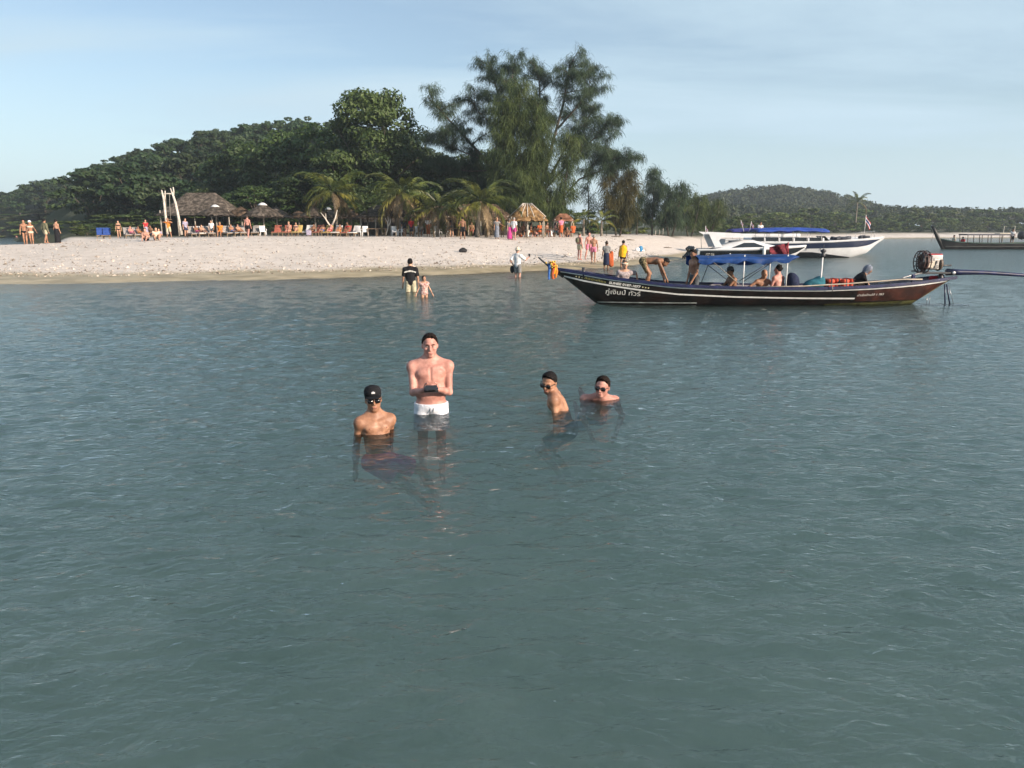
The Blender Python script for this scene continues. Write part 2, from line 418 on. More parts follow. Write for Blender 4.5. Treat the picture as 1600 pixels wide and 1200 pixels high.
def build_sea():
    """a closed body of water whose top is a real rippled surface, finer near the swimmers"""
    g = np.random.default_rng(31)
    yn = 1.2 * np.exp(np.arange(0, math.log(64 / 1.2), 0.0055))
    ys = np.concatenate([np.linspace(-90, 0.9, 40), yn, 64 + (2300 - 64) * np.linspace(0, 1, 41)[1:] ** 2.2])
    xn = np.linspace(-9.5, 9.5, 300); k = 1.022; xo = [9.5]; st = xn[1] - xn[0]
    while xo[-1] < 60: st *= k; xo.append(xo[-1] + st)
    xo = np.array(xo[1:]); xf = 60 + (1700 - 60) * np.linspace(0, 1, 21)[1:] ** 2
    xs = np.concatenate([-xf[::-1], -xo[::-1], xn, xo, xf])
    X, Y = np.meshgrid(xs, ys)
    dxs = np.gradient(xs)[None, :]; dys = np.gradient(ys)[:, None]
    Z = np.zeros_like(X)
    n = 80
    lam = np.concatenate([np.exp(g.uniform(math.log(0.12), math.log(0.5), 68)), np.exp(g.uniform(math.log(0.5), math.log(1.6), 12))])
    th = np.radians(98) + g.normal(0, 0.55, n); ph = g.uniform(0, 6.28, n)
    sp_ = np.maximum(dxs * 0.7, dys)
    for i in range(n):
        kk = 2 * math.pi / lam[i]
        amp = 0.00135 * (lam[i] / 0.4) ** (0.6 if lam[i] < 0.5 else 0.25)
        fade = np.clip((lam[i] / sp_ - 2.0) / 1.8, 0, 1)
        if fade.max() <= 0: continue
        q = kk * (X * math.cos(th[i]) + Y * math.sin(th[i])) + ph[i]
        q = q + 0.9 * np.sin(0.31 * X * math.cos(th[i] + 1.5) + 0.23 * Y + ph[i] * 3)       # crests of limited length
        Z += amp * fade * (np.sin(q) + 0.22 * np.sin(2 * q + 1.2))
    patch = 0.55 + 0.75 * vnoise(X * 0.16 + 3, Y * 0.22, 5) * 1.0
    Z *= patch
    # calmer strip in the lee of the beach on the left
    t = Y - shore_y(X)
    Z *= 1 - 0.75 * sstep(-9, -1, t) * sstep(-8, -20, X) - 0.3 * sstep(-5, 0, t)
    # rings spreading from the bathers
    for (u, v, a0) in ((674, 645, 0.0075), (583, 680, 0.0065), (874, 638, 0.0065), (952, 625, 0.0075), (642, 457, 0.012), (663, 464.5, 0.012), (808, 433, 0.012)):
        w = on_z(u, v); r = np.hypot(X - w.x, (Y - w.y))
        m = r < 3.2
        Z[m] += a0 * np.cos(2 * math.pi * r[m] / 0.30) * np.exp(-r[m] / 0.75) * sstep(0.12, 0.3, r[m])
    nx_, ny_ = len(xs), len(ys)
    V = np.stack([X, Y, Z], -1).reshape(-1, 3)
    I = np.arange(nx_ * ny_).reshape(ny_, nx_)
    Fq = np.stack([I[:-1, :-1], I[:-1, 1:], I[1:, 1:], I[1:, :-1]], -1).reshape(-1, 4)
    # walls and floor
    b = len(V); loop = np.concatenate([I[0, :], I[1:, -1], I[-1, -2::-1], I[-2:0:-1, 0]])
    low = V[loop].copy(); low[:, 2] = -6.0
    m = len(loop); j = np.arange(m); j2 = (j + 1) % m
    wall = np.stack([loop[j], b + j, b + j2, loop[j2]], -1)
    V = np.concatenate([V, low]); c = len(V)
    faces = [tuple(f) for f in wall.tolist()]
    me_f = np.concatenate([Fq, wall])
    o = mesh_np('sea', V, me_f, water_material(), None, True)
    bm = bmesh.new(); bm.from_mesh(o.data); bm.verts.ensure_lookup_table()
    bm.faces.new([bm.verts[b + i] for i in range(m)][::-1]); bm.to_mesh(o.data); bm.free()
    print('sea quads', len(me_f))
    return o
sea = build_sea()
tag(sea, 'shallow rippled grey green sea', kind='structure')
# ------------------------------------------------------------------ vegetation
def unit(v): return v / np.maximum(np.linalg.norm(v, axis=-1, keepdims=True), 1e-9)
def rand_unit(n, g=rng): return unit(g.normal(size=(n, 3)))
def leaf_quads(P, Nn, size, aspect=0.55, g=rng):
    """diamond leaves at P, facing Nn"""
    n = len(P)
    t = unit(np.cross(Nn, rand_unit(n, g))); b = np.cross(Nn, t)
    s = (size * g.uniform(0.6, 1.35, n))[:, None] if np.isscalar(size) else size[:, None]
    V = np.stack([P - t * s, P - b * s * aspect + Nn * s * 0.18, P + t * s, P + b * s * aspect + Nn * s * 0.18], 1).reshape(-1, 3)
    return V, np.arange(4 * n).reshape(n, 4)
leafM = {
    'hill': mat('leaf_hill', (0.0414, 0.0828, 0.0345), 0.55, 0.5, 0.35, spec=0.25, transl=0.22, var_hue=(0.0978, 0.1437, 0.0517), obj_var=0.42),
    'shade': mat('leaf_shade', (0.0360, 0.0768, 0.0240), 0.5, 0.5, 0.5, spec=0.3, transl=0.22, var_hue=(0.1140, 0.1680, 0.0408), obj_var=0.25),
    'bush': mat('leaf_bush', (0.0784, 0.1304, 0.0383), 0.55, 0.5, 0.5, spec=0.25, transl=0.25, var_hue=(0.1914, 0.2522, 0.0610), obj_var=0.35),
    'casu': mat('needle_grey', (0.046, 0.084, 0.048), 0.7, 0.4, 0.6, spec=0.15, transl=0.25, var_hue=(0.098, 0.145, 0.08), obj_var=0.1),
    'olive': mat('needle_olive', (0.058, 0.092, 0.032), 0.7, 0.4, 0.6, spec=0.15, transl=0.3, var_hue=(0.118, 0.148, 0.052), obj_var=0.15),
    'rust': mat('needle_rust', (0.08, 0.084, 0.032), 0.7, 0.4, 0.6, spec=0.15, transl=0.3, var_hue=(0.135, 0.115, 0.048), obj_var=0.1),
    'palm': mat('palm_leaf', (0.0660, 0.0960, 0.0240), 0.45, 0.4, 1.2, spec=0.4, transl=0.3, var_hue=(0.1680, 0.1920, 0.0420), obj_var=0.3),
    'palm_sun': mat('palm_leaf_sunlit', (0.20, 0.19, 0.035), 0.45, 0.3, 1.2, spec=0.4, transl=0.35, var_hue=(0.34, 0.31, 0.06)),  # sunlit yellow put into the colour of some fronds
    'palm_d': mat('palm_leaf_dead', (0.18, 0.13, 0.07), 0.8, 0.3, 1.2, spec=0.1, transl=0.2, var_hue=(0.30, 0.23, 0.14)),
}
barkM = mat('bark', (0.085, 0.070, 0.055), 0.9, 0.4, 3, bump=0.6, bscale=9)
palmbarkM = mat('palm_bark', (0.20, 0.17, 0.135), 0.9, 0.35, 5, bump=0.6, bscale=14)

def crown_mesh(seed, nclump, nleaf, leaf, rx=0.36, z0=0.24, shape='round'):
    """unit-height crown: leaf clumps spread over an uneven volume"""
    g = np.random.default_rng(seed)
    C, Rr = [], []
    for i in range(nclump):
        d = rand_unit(1, g)[0]
        h = g.uniform(0.0, 1.0)
        if shape == 'round': w = math.sqrt(max(0.02, 1 - (2 * h - 1.05) ** 2))
        elif shape == 'broad': w = math.sqrt(max(0.03, 1 - (1.6 * h - 0.55) ** 2))
        else: w = 1.0 - 0.75 * h
        a = g.uniform(0, 2 * math.pi); r = rx * w * (0.45 + 0.55 * math.sqrt(g.uniform())) * g.uniform(0.8, 1.08)
        C.append((r * math.cos(a), r * math.sin(a), z0 + (0.93 - z0) * h)); Rr.append(g.uniform(0.055, 0.115))
    C, Rr = np.array(C), np.array(Rr)
    w = Rr ** 2; k = g.choice(nclump, nleaf, p=w / w.sum())
    d = rand_unit(nleaf, g); d[:, 2] = d[:, 2] * 0.75 + 0.12
    P = C[k] + d * (Rr[k] * (0.55 + 0.5 * g.uniform(size=nleaf)))[:, None] * np.array([1.15, 1.15, 0.8])
    Nn = unit(d + 0.75 * rand_unit(nleaf, g) + np.array([0, 0, 0.35]))
    V, Fq = leaf_quads(P, Nn, leaf, 0.6, g)
    return V, Fq, C
def trunk_mb(C, seed, r0=0.022, fork=0.3):
    g = random.Random(seed); m = MB()
    m.tube([(0, 0, -0.03), (0.008, 0.004, fork * 0.5), (0.0, 0.01, fork), (0.01, 0, 0.6)], [r0 * 1.2, r0, r0 * 0.8, r0 * 0.25], 7)
    for c in g.sample(list(C), min(10, len(C))):
        c = Vector(c); a = Vector((0, 0, fork * g.uniform(0.6, 1.2)))
        m.tube([a, (a + c) / 2 + Vector((0, 0, -0.02)), c], [r0 * 0.5, r0 * 0.3, r0 * 0.08], 5)
    return m
PROTO = {}
def tree_proto(key, seed, nclump, nleaf, leaf, mt, rx=0.36, z0=0.24, shape='round', r0=0.022):
    V, Fq, C = crown_mesh(seed, nclump, nleaf, leaf, rx, z0, shape)
    cr = mesh_np('crown', V, Fq, leafM[mt], None, False).data
    tr = trunk_mb(C, seed, r0).build('trunk', barkM, None, True).data
    for o in [o for o in COL.objects if o.data in (cr, tr)]: bpy.data.objects.remove(o)
    PROTO.setdefault(key, []).append((cr, tr))
for s in range(5): tree_proto('hill', 100 + s, 34, 1500, 0.042, 'hill', 0.42, 0.22, ('round', 'broad')[s % 2])
for s in range(4): tree_proto('bush', 120 + s, 26, 1300, 0.040, 'bush', 0.48, 0.06, 'round', 0.016)
for s in range(4): tree_proto('shade', 140 + s, 70, 6500, 0.0185, 'shade', 0.40, 0.16, ('broad', 'round')[s % 2])
for s in range(2): tree_proto('fig', 160 + s, 130, 22000, 0.0140, 'shade', 0.36, 0.16, 'round')
def plant_tree(name, key, i, loc, h, w, label, cat, group, rz=None, trunk=True, mt=None):
    """h metres tall, w metres wide"""
    e = empty(name, loc, random.uniform(0, 6.28) if rz is None else rz, label, cat, group)
    e.scale = (w / 0.8, w / 0.8, h)
    cr, tr = PROTO[key][i % len(PROTO[key])]
    link(bpy.data.objects.new('crown', cr), e)
    if trunk: link(bpy.data.objects.new('trunk', tr), e)
    return e

# --- the wooded hill on the left, tree by tree
g = random.Random(3)
cand = []
yy = 118.0
while yy < 325:
    xx = -265.0
    while xx < 12:
        x, y = xx + g.uniform(-3, 3), yy + g.uniform(-3, 3)
        z = gzf(x, y)
        if z > 1.2 and not (x / y < -0.57 and y < 238): cand.append((x, y, z))
        xx += 7.8
    yy += 7.8
# keep those whose top shows over the trees in front of them
best = {}
keep = []
for (x, y, z) in sorted(cand, key=lambda c: c[1]):
    if y < 140 and z < 2.4 and x > -30: continue
    h = g.uniform(7.5, 11.5)
    sky_px = np.interp(800 + 1150 * x / y, [-60, 0, 60, 130, 230, 330, 440, 500, 600, 680, 720, 800], [48, 53, 66, 86, 113, 146, 163, 168, 150, 122, 103, 80])
    h = min(h, sky_px * y / 1150 + CAM_H - z + g.uniform(-1.2, 0.6))
    if h < 3.2: continue
    az = x / y; el = (z + h - CAM_H) / y
    u = 800 + 1150 * az
    if u < -60 or u > 780: continue
    bins = range(int((az - 3.6 / y) * 400), int((az + 3.6 / y) * 400) + 1)
    if sum(1 for b in bins if el > best.get(b, -1) - 0.002) < 0.25 * len(bins): continue
    for b in bins: best[b] = max(best.get(b, -1), el)
    keep.append((x, y, z, h, el))
for i, (x, y, z, h, el) in enumerate(keep[:290]):
    lab = 'dark green tree on the crest of the wooded hill' if z > 22 else ('rounded green tree on the lower slope of the left hill' if z < 9 else 'dense green tree halfway up the wooded hill')
    uu = 800 + 1150 * x / y
    zone = 'at the left edge of the picture' if uu < 60 else 'above the people walking at the left' if uu < 200 else 'above the driftwood swing' if uu < 290 else 'above the big thatched hall' if uu < 390 else 'above the straw parasols' if uu < 520 else 'behind the domed fig tree'
    lab = {'d': 'tree on the crest of the wooded hill ', 'r': 'tree low on the left hill ', 'D': 'dense tree halfway up the hill '}['d' if z > 22 else 'r' if z < 9 else 'D'] + zone
    plant_tree('hillside_tree', 'hill', g.randrange(5), (x, y, z - 0.3), h, max(7.0, h) * g.uniform(0.85, 1.15), lab, 'tree', 'trees on the wooded hill')
print('hill trees', len(keep))

# --- big dark trees behind the huts: (pixel x, pixel of top, distance, width in metres, prototype)
shade = [
    (345, 246, 112, 11, 'shade', 'dark broadleaf tree behind the big thatched roof'),
    (385, 215, 108, 12, 'shade', 'tall dark broadleaf tree right of the big thatched roof'),
    (440, 198, 102, 13, 'shade', 'wide dark tree rising behind the straw parasols'),
    (500, 194, 98, 12, 'shade', 'dark tree filling the gap left of the fig tree'),
    (478, 262, 88, 9, 'shade', 'low dark tree behind the leaning palm'),
    (580, 138, 90, 12.5, 'fig', 'tallest domed fig tree above the huts'),
    (628, 222, 94, 9, 'shade', 'dark tree leaning on the right flank of the fig tree'),
    (545, 225, 86, 8, 'shade', 'dark tree in front of the fig tree'),
    (690, 240, 92, 9, 'shade', 'dark tree under the bare left limb of the tall pine'),
    (735, 232, 96, 9, 'shade', 'dark tree hidden behind the tall pine'),
    (660, 285, 84, 7, 'shade', 'low bushy tree between the two coconut palms'),
    (400, 290, 86, 8, 'shade', 'low dark tree above the straw parasols'),
    (320, 290, 104, 8, 'shade', 'low dark tree beside the driftwood swing'),
    (565, 300, 80, 7, 'shade', 'low dark tree over the dim bar hut'),
    (715, 300, 82, 6.5, 'shade', 'low dark tree behind the sunlit palm'),
    (800, 300, 88, 8, 'shade', 'dark undergrowth tree behind the straw hut'),
    (860, 315, 92, 7, 'shade', 'dark low tree right of the straw hut'),
    (925, 330, 100, 6, 'bush', 'low green tree behind the little hut'),
    (985, 335, 105, 6, 'bush', 'low green tree at the foot of the rusty pine'),
    (280, 305, 118, 9, 'shade', 'dark tree left of the big thatched roof'),
    (225, 318, 124, 10, 'bush', 'green tree left of the driftwood swing'),
]
for i, (u, v, y, w, key, lab) in enumerate(shade):
    top = at(u, v, y); z = gzf(top.x, y)
    plant_tree('shade_tree', key, i, (top.x, y, z - 0.2), top.z - z + 0.2, w, lab, 'tree', 'big trees behind the huts')

# --- bushes along the lagoon on the left
bushes = [(20, 334, 236, 16), (60, 330, 236, 16), (100, 326, 236, 16), (150, 318, 160, 13), (-5, 344, 228, 13), (40, 345, 228, 13),
          (118, 342, 92, 6.0), (82, 343, 228, 13), (175, 330, 120, 9), (205, 335, 104, 8), (160, 347, 88, 4.5), (240, 340, 100, 7), (280, 335, 98, 7), (190, 350, 82, 3.6), (135, 352, 84, 3.2), (255, 352, 86, 4), (315, 340, 92, 6), (70, 352, 232, 9), (110, 350, 225, 10), (135, 344, 205, 10), (165, 343, 190, 10), (100, 356, 205, 6), (195, 340, 165, 9), (150, 352, 150, 5)]
words_b = ['far mangrove bush at the left edge of the lagoon', 'tall mangrove bush behind the walking couple', 'broad bush across the lagoon', 'broad bush left of the light green shrub', 'low bush at the left edge of the picture', 'low bush behind the embracing couple', 'light green rounded shrub behind the woman in black skirt', 'bush behind the man in grey shirt', 'bush behind the squatting woman', 'bush left of the standing girl in red', 'small bush right of the light green shrub', 'bush behind the driftwood swing', 'bush at the eave of the big thatched roof', 'small bush by the blue loungers', 'small bush left of the blue loungers', 'small dark bush behind the loungers near the swing', 'bush in the shade of the big thatched roof', 'low far bush left of the light green shrub', 'far bush behind the light green shrub', 'round far bush right of the light green shrub', 'round far bush above the blue loungers', 'lowest bush on the far lagoon bank', 'middle distance bush left of the girl in red', 'small middle distance bush above the blue loungers']
for i, (u, v, y, w) in enumerate(bushes):
    top = at(u, v, y); z = max(gzf(top.x, y), -0.1)
    plant_tree('lagoon_bush', 'bush', i, (top.x, y, z - 0.1), top.z - z + 0.1, w, words_b[i], 'bush', 'bushes round the lagoon', trunk=True)
# --- trees and bushes along the far beach on the right
g = random.Random(11)
n = 0
for row, (off, hlo, hhi) in enumerate([(25, 3.2, 5.0), (33, 5.0, 7.0), (44, 6.5, 9.0)]):
    u = 1085.0 + 9 * row
    while u < 1625:
        az = (u - 800) / 1150 * 1.0
        y = 60.0
        for _ in range(60):                      # walk out along this bearing to the shore, then inland
            if y > shore_y(az * y) + off: break
            y += 4
        x = az * y; h = g.uniform(hlo, hhi) * (0.8 if u < 1200 else 1)
        if u < 1150: h *= 0.7; y += 14; x = az * y
        lab = ['light green bush edging the far beach', 'green bushy tree behind the far beach', 'dark tree in the belt behind the far beach'][row]
        lab += ' above the near speedboat' if u < 1200 else ' behind the blue canopy' if u < 1300 else ' below the lone palm' if u < 1385 else ' left of the far longtail' if u < 1460 else ' beyond the far longtail'
        plant_tree('beach_bush', 'bush', g.randrange(4), (x, y + g.uniform(-2, 2), gzf(x, y) - 0.2), h, h * g.uniform(1.2, 1.6), lab, 'bush', 'bushes behind the far beach', trunk=(row > 0))
        u += g.uniform(0.75, 1.2) * h * 1.05 / y * 1150
        n += 1
print('beach bushes', n)
# --- the far hills on the right: one mass of wood
def far_wood():
    g = np.random.default_rng(5)
    xs = g.uniform(40, 560, 5200); ys = g.uniform(270, 560, 5200)
    u = 800 + 1150 * xs / ys
    zz = gz(xs, ys)
    ok = (u > 1040) & (u < 1660) & (zz > 2.2)
    xs, ys, zz = xs[ok], ys[ok], zz[ok]
    order = np.argsort(ys); sel = []
    seen = {}
    for i in order:
        e = (zz[i] + 9 - CAM_H) / ys[i]; b = int(xs[i] / ys[i] * 260)
        if e < seen.get(b, -1) - 0.0012: continue
        seen[b] = max(seen.get(b, -1), e); sel.append(i)
    sel = np.array(sel); xs, ys, zz = xs[sel], ys[sel], zz[sel]
    V, Fs, b = [], [], 0
    for x, y, z in zip(xs, ys, zz):
        h = g.uniform(6, 11); w = h * g.uniform(0.45, 0.65); nl = 150
        d = rand_unit(nl, g); d[:, 2] = np.abs(d[:, 2]) * 0.9 - 0.15
        lump = 1 + 0.25 * np.sin(d[:, 0] * 5 + x) * np.cos(d[:, 1] * 5 + y)
        P = np.array([x, y, z + h * 0.55]) + d * np.array([w, w, h * 0.45]) * (lump * g.uniform(0.75, 1.05, nl))[:, None]
        v, f = leaf_quads(P, unit(d + 0.6 * rand_unit(nl, g)), 0.75, 0.65, g)
        V.append(v); Fs.append(f + b); b += len(v)
    print('far wood crowns', len(xs))
    return np.concatenate(V), np.concatenate(Fs)
V, Fq = far_wood()
fw = mesh_np('far_wood', V, Fq, leafM['hill'], None, False)
tag(fw, 'distant dark green woods covering the low hills on the right', 'woods', kind='stuff')

# ------------------------------------------------------------------ casuarinas
def needle_sprays(P, L, W, g, droop=0.8, spread=0.5, out=None):
    """thin hanging strips, two segments each"""
    n = len(P)
    d = g.normal(size=(n, 3)) * spread
    if out is not None: d += out
    d[:, 2] -= droop
    d = unit(d)
    l = (L * g.uniform(0.5, 1.4, n))[:, None]
    d2 = unit(d + np.array([0, 0, -0.9]))
    s = unit(np.cross(d, rand_unit(n, g))) * (W * g.uniform(0.7, 1.3, n))[:, None]
    a = P; b = P + d * l * 0.5; c = b + d2 * l * 0.5
    V = np.stack([a - s * 0.6, a + s * 0.6, b + s, b - s, c + s * 0.25, c - s * 0.25], 1).reshape(-1, 3)
    i = np.arange(n)[:, None] * 6
    return V, np.concatenate([i + np.array([0, 1, 2, 3]), i + np.array([3, 2, 4, 5])])
def poly_at(pts, t):
    pts = [Vector(p) for p in pts]; k = t * (len(pts) - 1); i = min(int(k), len(pts) - 2)
    return pts[i].lerp(pts[i + 1], k - i), (pts[i + 1] - pts[i]).normalized()
def casuarina(label, base, limbs, seed, mt, nbr=16, blen=1.6, nspray=60, L=0.55, W=0.016, start=0.3, tuft=0.35, up=0.35, r0=0.22, group=None, name='casuarina_pine', droop=0.8, sub=0):
    """limbs: polylines (local coords, base at 0). Branches leave each limb, needles hang from the branches"""
    g = np.random.default_rng(seed)
    e = empty(name, base, 0, label, 'pine tree', group)
    m = MB(); PP = []; OO = []
    extra = []
    for pts, rr in limbs:
        for k in range(sub):
            t = 0.35 + 0.6 * (k + g.uniform()) / max(1, sub); p, dr = poly_at(pts, t); a = g.uniform(0, 2 * math.pi)
            o = Vector((math.cos(a), 0.8 * math.sin(a), g.uniform(-0.25, 0.5))) + dr * 0.35; o.normalize(); ln = g.uniform(1.2, 2.9)
            extra.append(([tuple(p), tuple(p + o * ln * 0.5 + Vector((0, 0, 0.1))), tuple(p + o * ln + Vector((0, 0, -0.05)))], rr * 0.35))
    limbs = list(limbs) + extra
    for li, (pts, rr) in enumerate(limbs):
        m.tube(pts, list(np.linspace(rr, rr * 0.12, len(pts))), 7)
        tot = sum((Vector(pts[i + 1]) - Vector(pts[i])).length for i in range(len(pts) - 1))
        nb = max(6, int(nbr * tot / 8)) if rr > 0.001 else 5
        for k in range(nb):
            t = start + (1 - start) * (k + g.uniform()) / nb
            p, dr = poly_at(pts, min(t, 1.0))
            a = g.uniform(0, 2 * math.pi)
            o = Vector((math.cos(a), math.sin(a), up + g.uniform(-0.3, 0.4))) + dr * 0.55
            o.normalize()
            ln = blen * (1.15 - 0.65 * t) * g.uniform(0.6, 1.3)
            q1 = p + o * ln * 0.55 + Vector((0, 0, 0.08 * ln)); q2 = p + o * ln + Vector((0, 0, -0.04 * ln))
            m.tube([p, q1, q2], [0.028 * rr / 0.1 * 0.5 + 0.008, 0.014, 0.005], 4, False)
            ns = max(8, int(nspray * ln / blen))
            tt = g.uniform(0.25, 1.08, ns)
            A = np.array(p)[None]; B = np.array(q1)[None]; D = np.array(q2)[None]
            tq = tt[:, None]
            X = (1 - tq) ** 2 * A + 2 * tq * (1 - tq) * B + tq ** 2 * D
            X = X + g.normal(size=(ns, 3)) * tuft * (0.35 + 0.5 * tq) * 0.6
            PP.append(X); OO.append(np.tile(np.array(o), (ns, 1)) * 0.45)
    m.build('trunk', barkM, e, True)
    P = np.concatenate(PP); O = np.concatenate(OO)
    V, Fq = needle_sprays(P, L, W, g, droop, 0.45, O)
    mesh_np('crown', V, Fq, leafM[mt], e, False)
    return e, len(P)
def limb(base, pix, dep, rr):
    """limb through picture points at a depth offset, in tree-local metres"""
    out = []
    for (u, v), dd in zip([(q, w + 18 * max(0, 352 - w) / 280) for q, w in pix], dep): out.append(tuple(at(u, v, base.y + dd) - base))
    return out, rr
b = at(822, 352, 84); b.z = gzf(b.x, b.y)
tot = 0
big = [limb(b, [(822, 352), (800, 300), (760, 245), (722, 200), (692, 165), (668, 138)], [0, 0, -0.5, -1, -1.5, -2], 0.28),
       limb(b, [(755, 243), (720, 228), (690, 212), (672, 200)], [-0.5, -1, -1.5, -1.5], 0.10),
       limb(b, [(770, 260), (735, 262), (705, 258), (685, 250)], [0, 0.5, 1, 1], 0.09),
       limb(b, [(815, 330), (795, 240), (775, 190), (745, 160), (733, 135)], [0, 0.6, 1, 1.5, 2], 0.17),
       limb(b, [(822, 340), (800, 230), (786, 160), (772, 110), (765, 76)], [0, 0.5, 1, 1, 1], 0.24),
       limb(b, [(798, 225), (796, 150), (800, 110), (803, 84)], [0.6, 0, -0.5, -0.5], 0.13),
       limb(b, [(830, 335), (838, 230), (845, 160), (842, 110), (838, 86)], [0, 1, 1.5, 2, 2], 0.2),
       limb(b, [(835, 330), (862, 220), (880, 150), (888, 105), (890, 80)], [0, -0.5, -1, -1, -1], 0.22),
       limb(b, [(872, 190), (905, 150), (922, 120), (918, 92)], [-0.8, -1, -1.5, -2], 0.12),
       limb(b, [(850, 290), (885, 220), (915, 180), (928, 150)], [0, 1, 1.5, 2], 0.13),
       limb(b, [(845, 300), (895, 240), (930, 205), (948, 178)], [0, -1, -1.5, -2], 0.14),
       limb(b, [(880, 305), (905, 275), (945, 258), (975, 246), (995, 238)], [0, -0.5, -1, -1, -1.2], 0.11),
       limb(b, [(912, 270), (930, 245), (955, 225)], [-0.6, 0, 0.6], 0.07)]
_, k = casuarina('tallest pine on the beach, open grey green crown with a bare limb reaching left', b, big, 1, 'casu', 26, 1.45, 84, 0.66, 0.0135, 0.25, 0.36, 0.3, sub=9, group='tall pines behind the straw hut'); tot += k
def column(label, u, vtop, vbot, y, wpx, seed, mt, stems=3, nbr=44, L=0.7, W=0.018, nspray=90, name='casuarina_pine', droop=0.9, group='tall pines behind the straw hut', lean=0.0):
    global tot
    b = at(u, vbot, y); b.z = gzf(b.x, y)
    top = at(u, vtop, y); H = top.z - b.z; w = wpx / 1150 * y
    g = random.Random(seed); lm = []
    for s in range(stems):
        dx = (s / max(1, stems - 1) - 0.5) * w * 0.55 if stems > 1 else 0.0
        hh = H * (1 - 0.22 * abs(dx) / max(0.1, w * 0.3) * g.uniform(0.5, 1))
        lm.append(([(dx * 0.2, 0, 0), (dx * 0.6 + g.uniform(-.1, .1), g.uniform(-.4, .4), hh * 0.35), (dx * 0.9, g.uniform(-.5, .5), hh * 0.7), (dx + lean, g.uniform(-.3, .3), hh * 0.97)], 0.12))
    _, k = casuarina(label, b, lm, seed, mt, nbr, w * 0.42, nspray, L, W, 0.10, 0.5, 0.3, name=name, droop=droop, group=group); tot += k
column('dense olive pine standing in front of the tallest pine', 812, 128, 352, 79, 95, 21, 'olive', 3, 60, 0.85, 0.020, 110)
column('shorter dense olive pine right behind the straw hut', 868, 190, 352, 80, 70, 22, 'olive', 2, 50, 0.8, 0.020, 100)
column('dark slender pine left of the dense olive pines', 762, 205, 352, 86, 60, 23, 'casu', 2, 44, 0.7, 0.020, 90)
column('narrow pine with sky showing right through its trunk', 918, 248, 352, 88, 40, 24, 'casu', 1, 26, 0.6, 0.018, 70)
column('rusty brown tinged pine right of the tall ones', 966, 243, 356, 85, 56, 25, 'rust', 2, 60, 0.75, 0.020, 110)
column('young pointed pine with a thin leader, left of a pair', 1019, 264, 358, 98, 44, 26, 'casu', 1, 70, 0.6, 0.020, 110, group='young pines at the right end of the grove')
column('young pointed pine with a thin leader, right of a pair', 1048, 270, 358, 96, 50, 27, 'casu', 2, 60, 0.6, 0.020, 110, group='young pines at the right end of the grove')
column('low olive pine right of the pointed pines', 1078, 296, 359, 104, 46, 28, 'olive', 2, 50, 0.6, 0.022, 100, group='young pines at the right end of the grove')
column('last low pine of the grove, above the speedboat stern', 1108, 304, 360, 112, 46, 29, 'olive', 2, 50, 0.6, 0.024, 100, group='young pines at the right end of the grove')
column('small dark pine between the rusty and the pointed pines', 995, 300, 358, 102, 36, 30, 'casu', 1, 50, 0.6, 0.02, 90, group='young pines at the right end of the grove')
print('needle sprays', tot)

# ------------------------------------------------------------------ palms
def frond_mesh(seed, length=2.6, nl=44, lw=0.032, ll=0.68, droop=0.5):
    """one pinnate frond along +X from the origin, arching down"""
    g = np.random.default_rng(seed)
    t = np.linspace(0, 1, 9)
    rx = length * (t - 0.12 * t ** 3); rz = length * (0.42 * t - (0.42 + droop * 0.55) * t ** 2.2)
    V, Fs = [], []
    for i in range(len(t) - 1):                   # rachis
        w0, w1 = 0.03 * (1 - t[i] * 0.8), 0.03 * (1 - t[i + 1] * 0.8)
        b = len(V)
        V += [(rx[i], -w0, rz[i]), (rx[i], w0, rz[i]), (rx[i + 1], w1, rz[i + 1]), (rx[i + 1], -w1, rz[i + 1])]
        Fs.append((b, b + 1, b + 2, b + 3))
    for k in range(nl):
        tt = 0.14 + 0.86 * (k + 0.5) / nl
        px, pz = np.interp(tt, t, rx), np.interp(tt, t, rz)
        l = ll * math.sin(math.pi * (0.12 + 0.85 * tt)) ** 0.7 * g.uniform(0.8, 1.1)
        for sd in (-1, 1):
            a = R(52 - 22 * tt + g.uniform(-7, 7)); dr = g.uniform(0.25, 0.75)
            m = (px + math.cos(a) * l * 0.5, sd * math.sin(a) * l * 0.5, pz + 0.05 * l - dr * 0.15 * l)
            e = (px + math.cos(a) * l * 0.95, sd * math.sin(a) * l * 0.8, pz - dr * l * 0.75)
            b = len(V); w = lw
            V += [(px - w * 0.4, 0, pz), (px + w * 0.4, 0, pz), (m[0] + w, m[1], m[2]), (m[0] - w, m[1], m[2]), (e[0], e[1], e[2])]
            Fs += [(b, b + 1, b + 2, b + 3), (b + 3, b + 2, b + 4)]
    return V, Fs
FR = []
for s in range(4):
    V, Fs = frond_mesh(s, droop=(0.3, 0.6, 0.9, 0.45)[s])
    FR.append((V, Fs))
def frond_data(i, mt):
    key = ('frond', i, mt)
    if key not in PROTO:
        o = mesh_np('frond', FR[i][0], FR[i][1], leafM[mt], None, False); PROTO[key] = o.data; bpy.data.objects.remove(o)
    return PROTO[key]
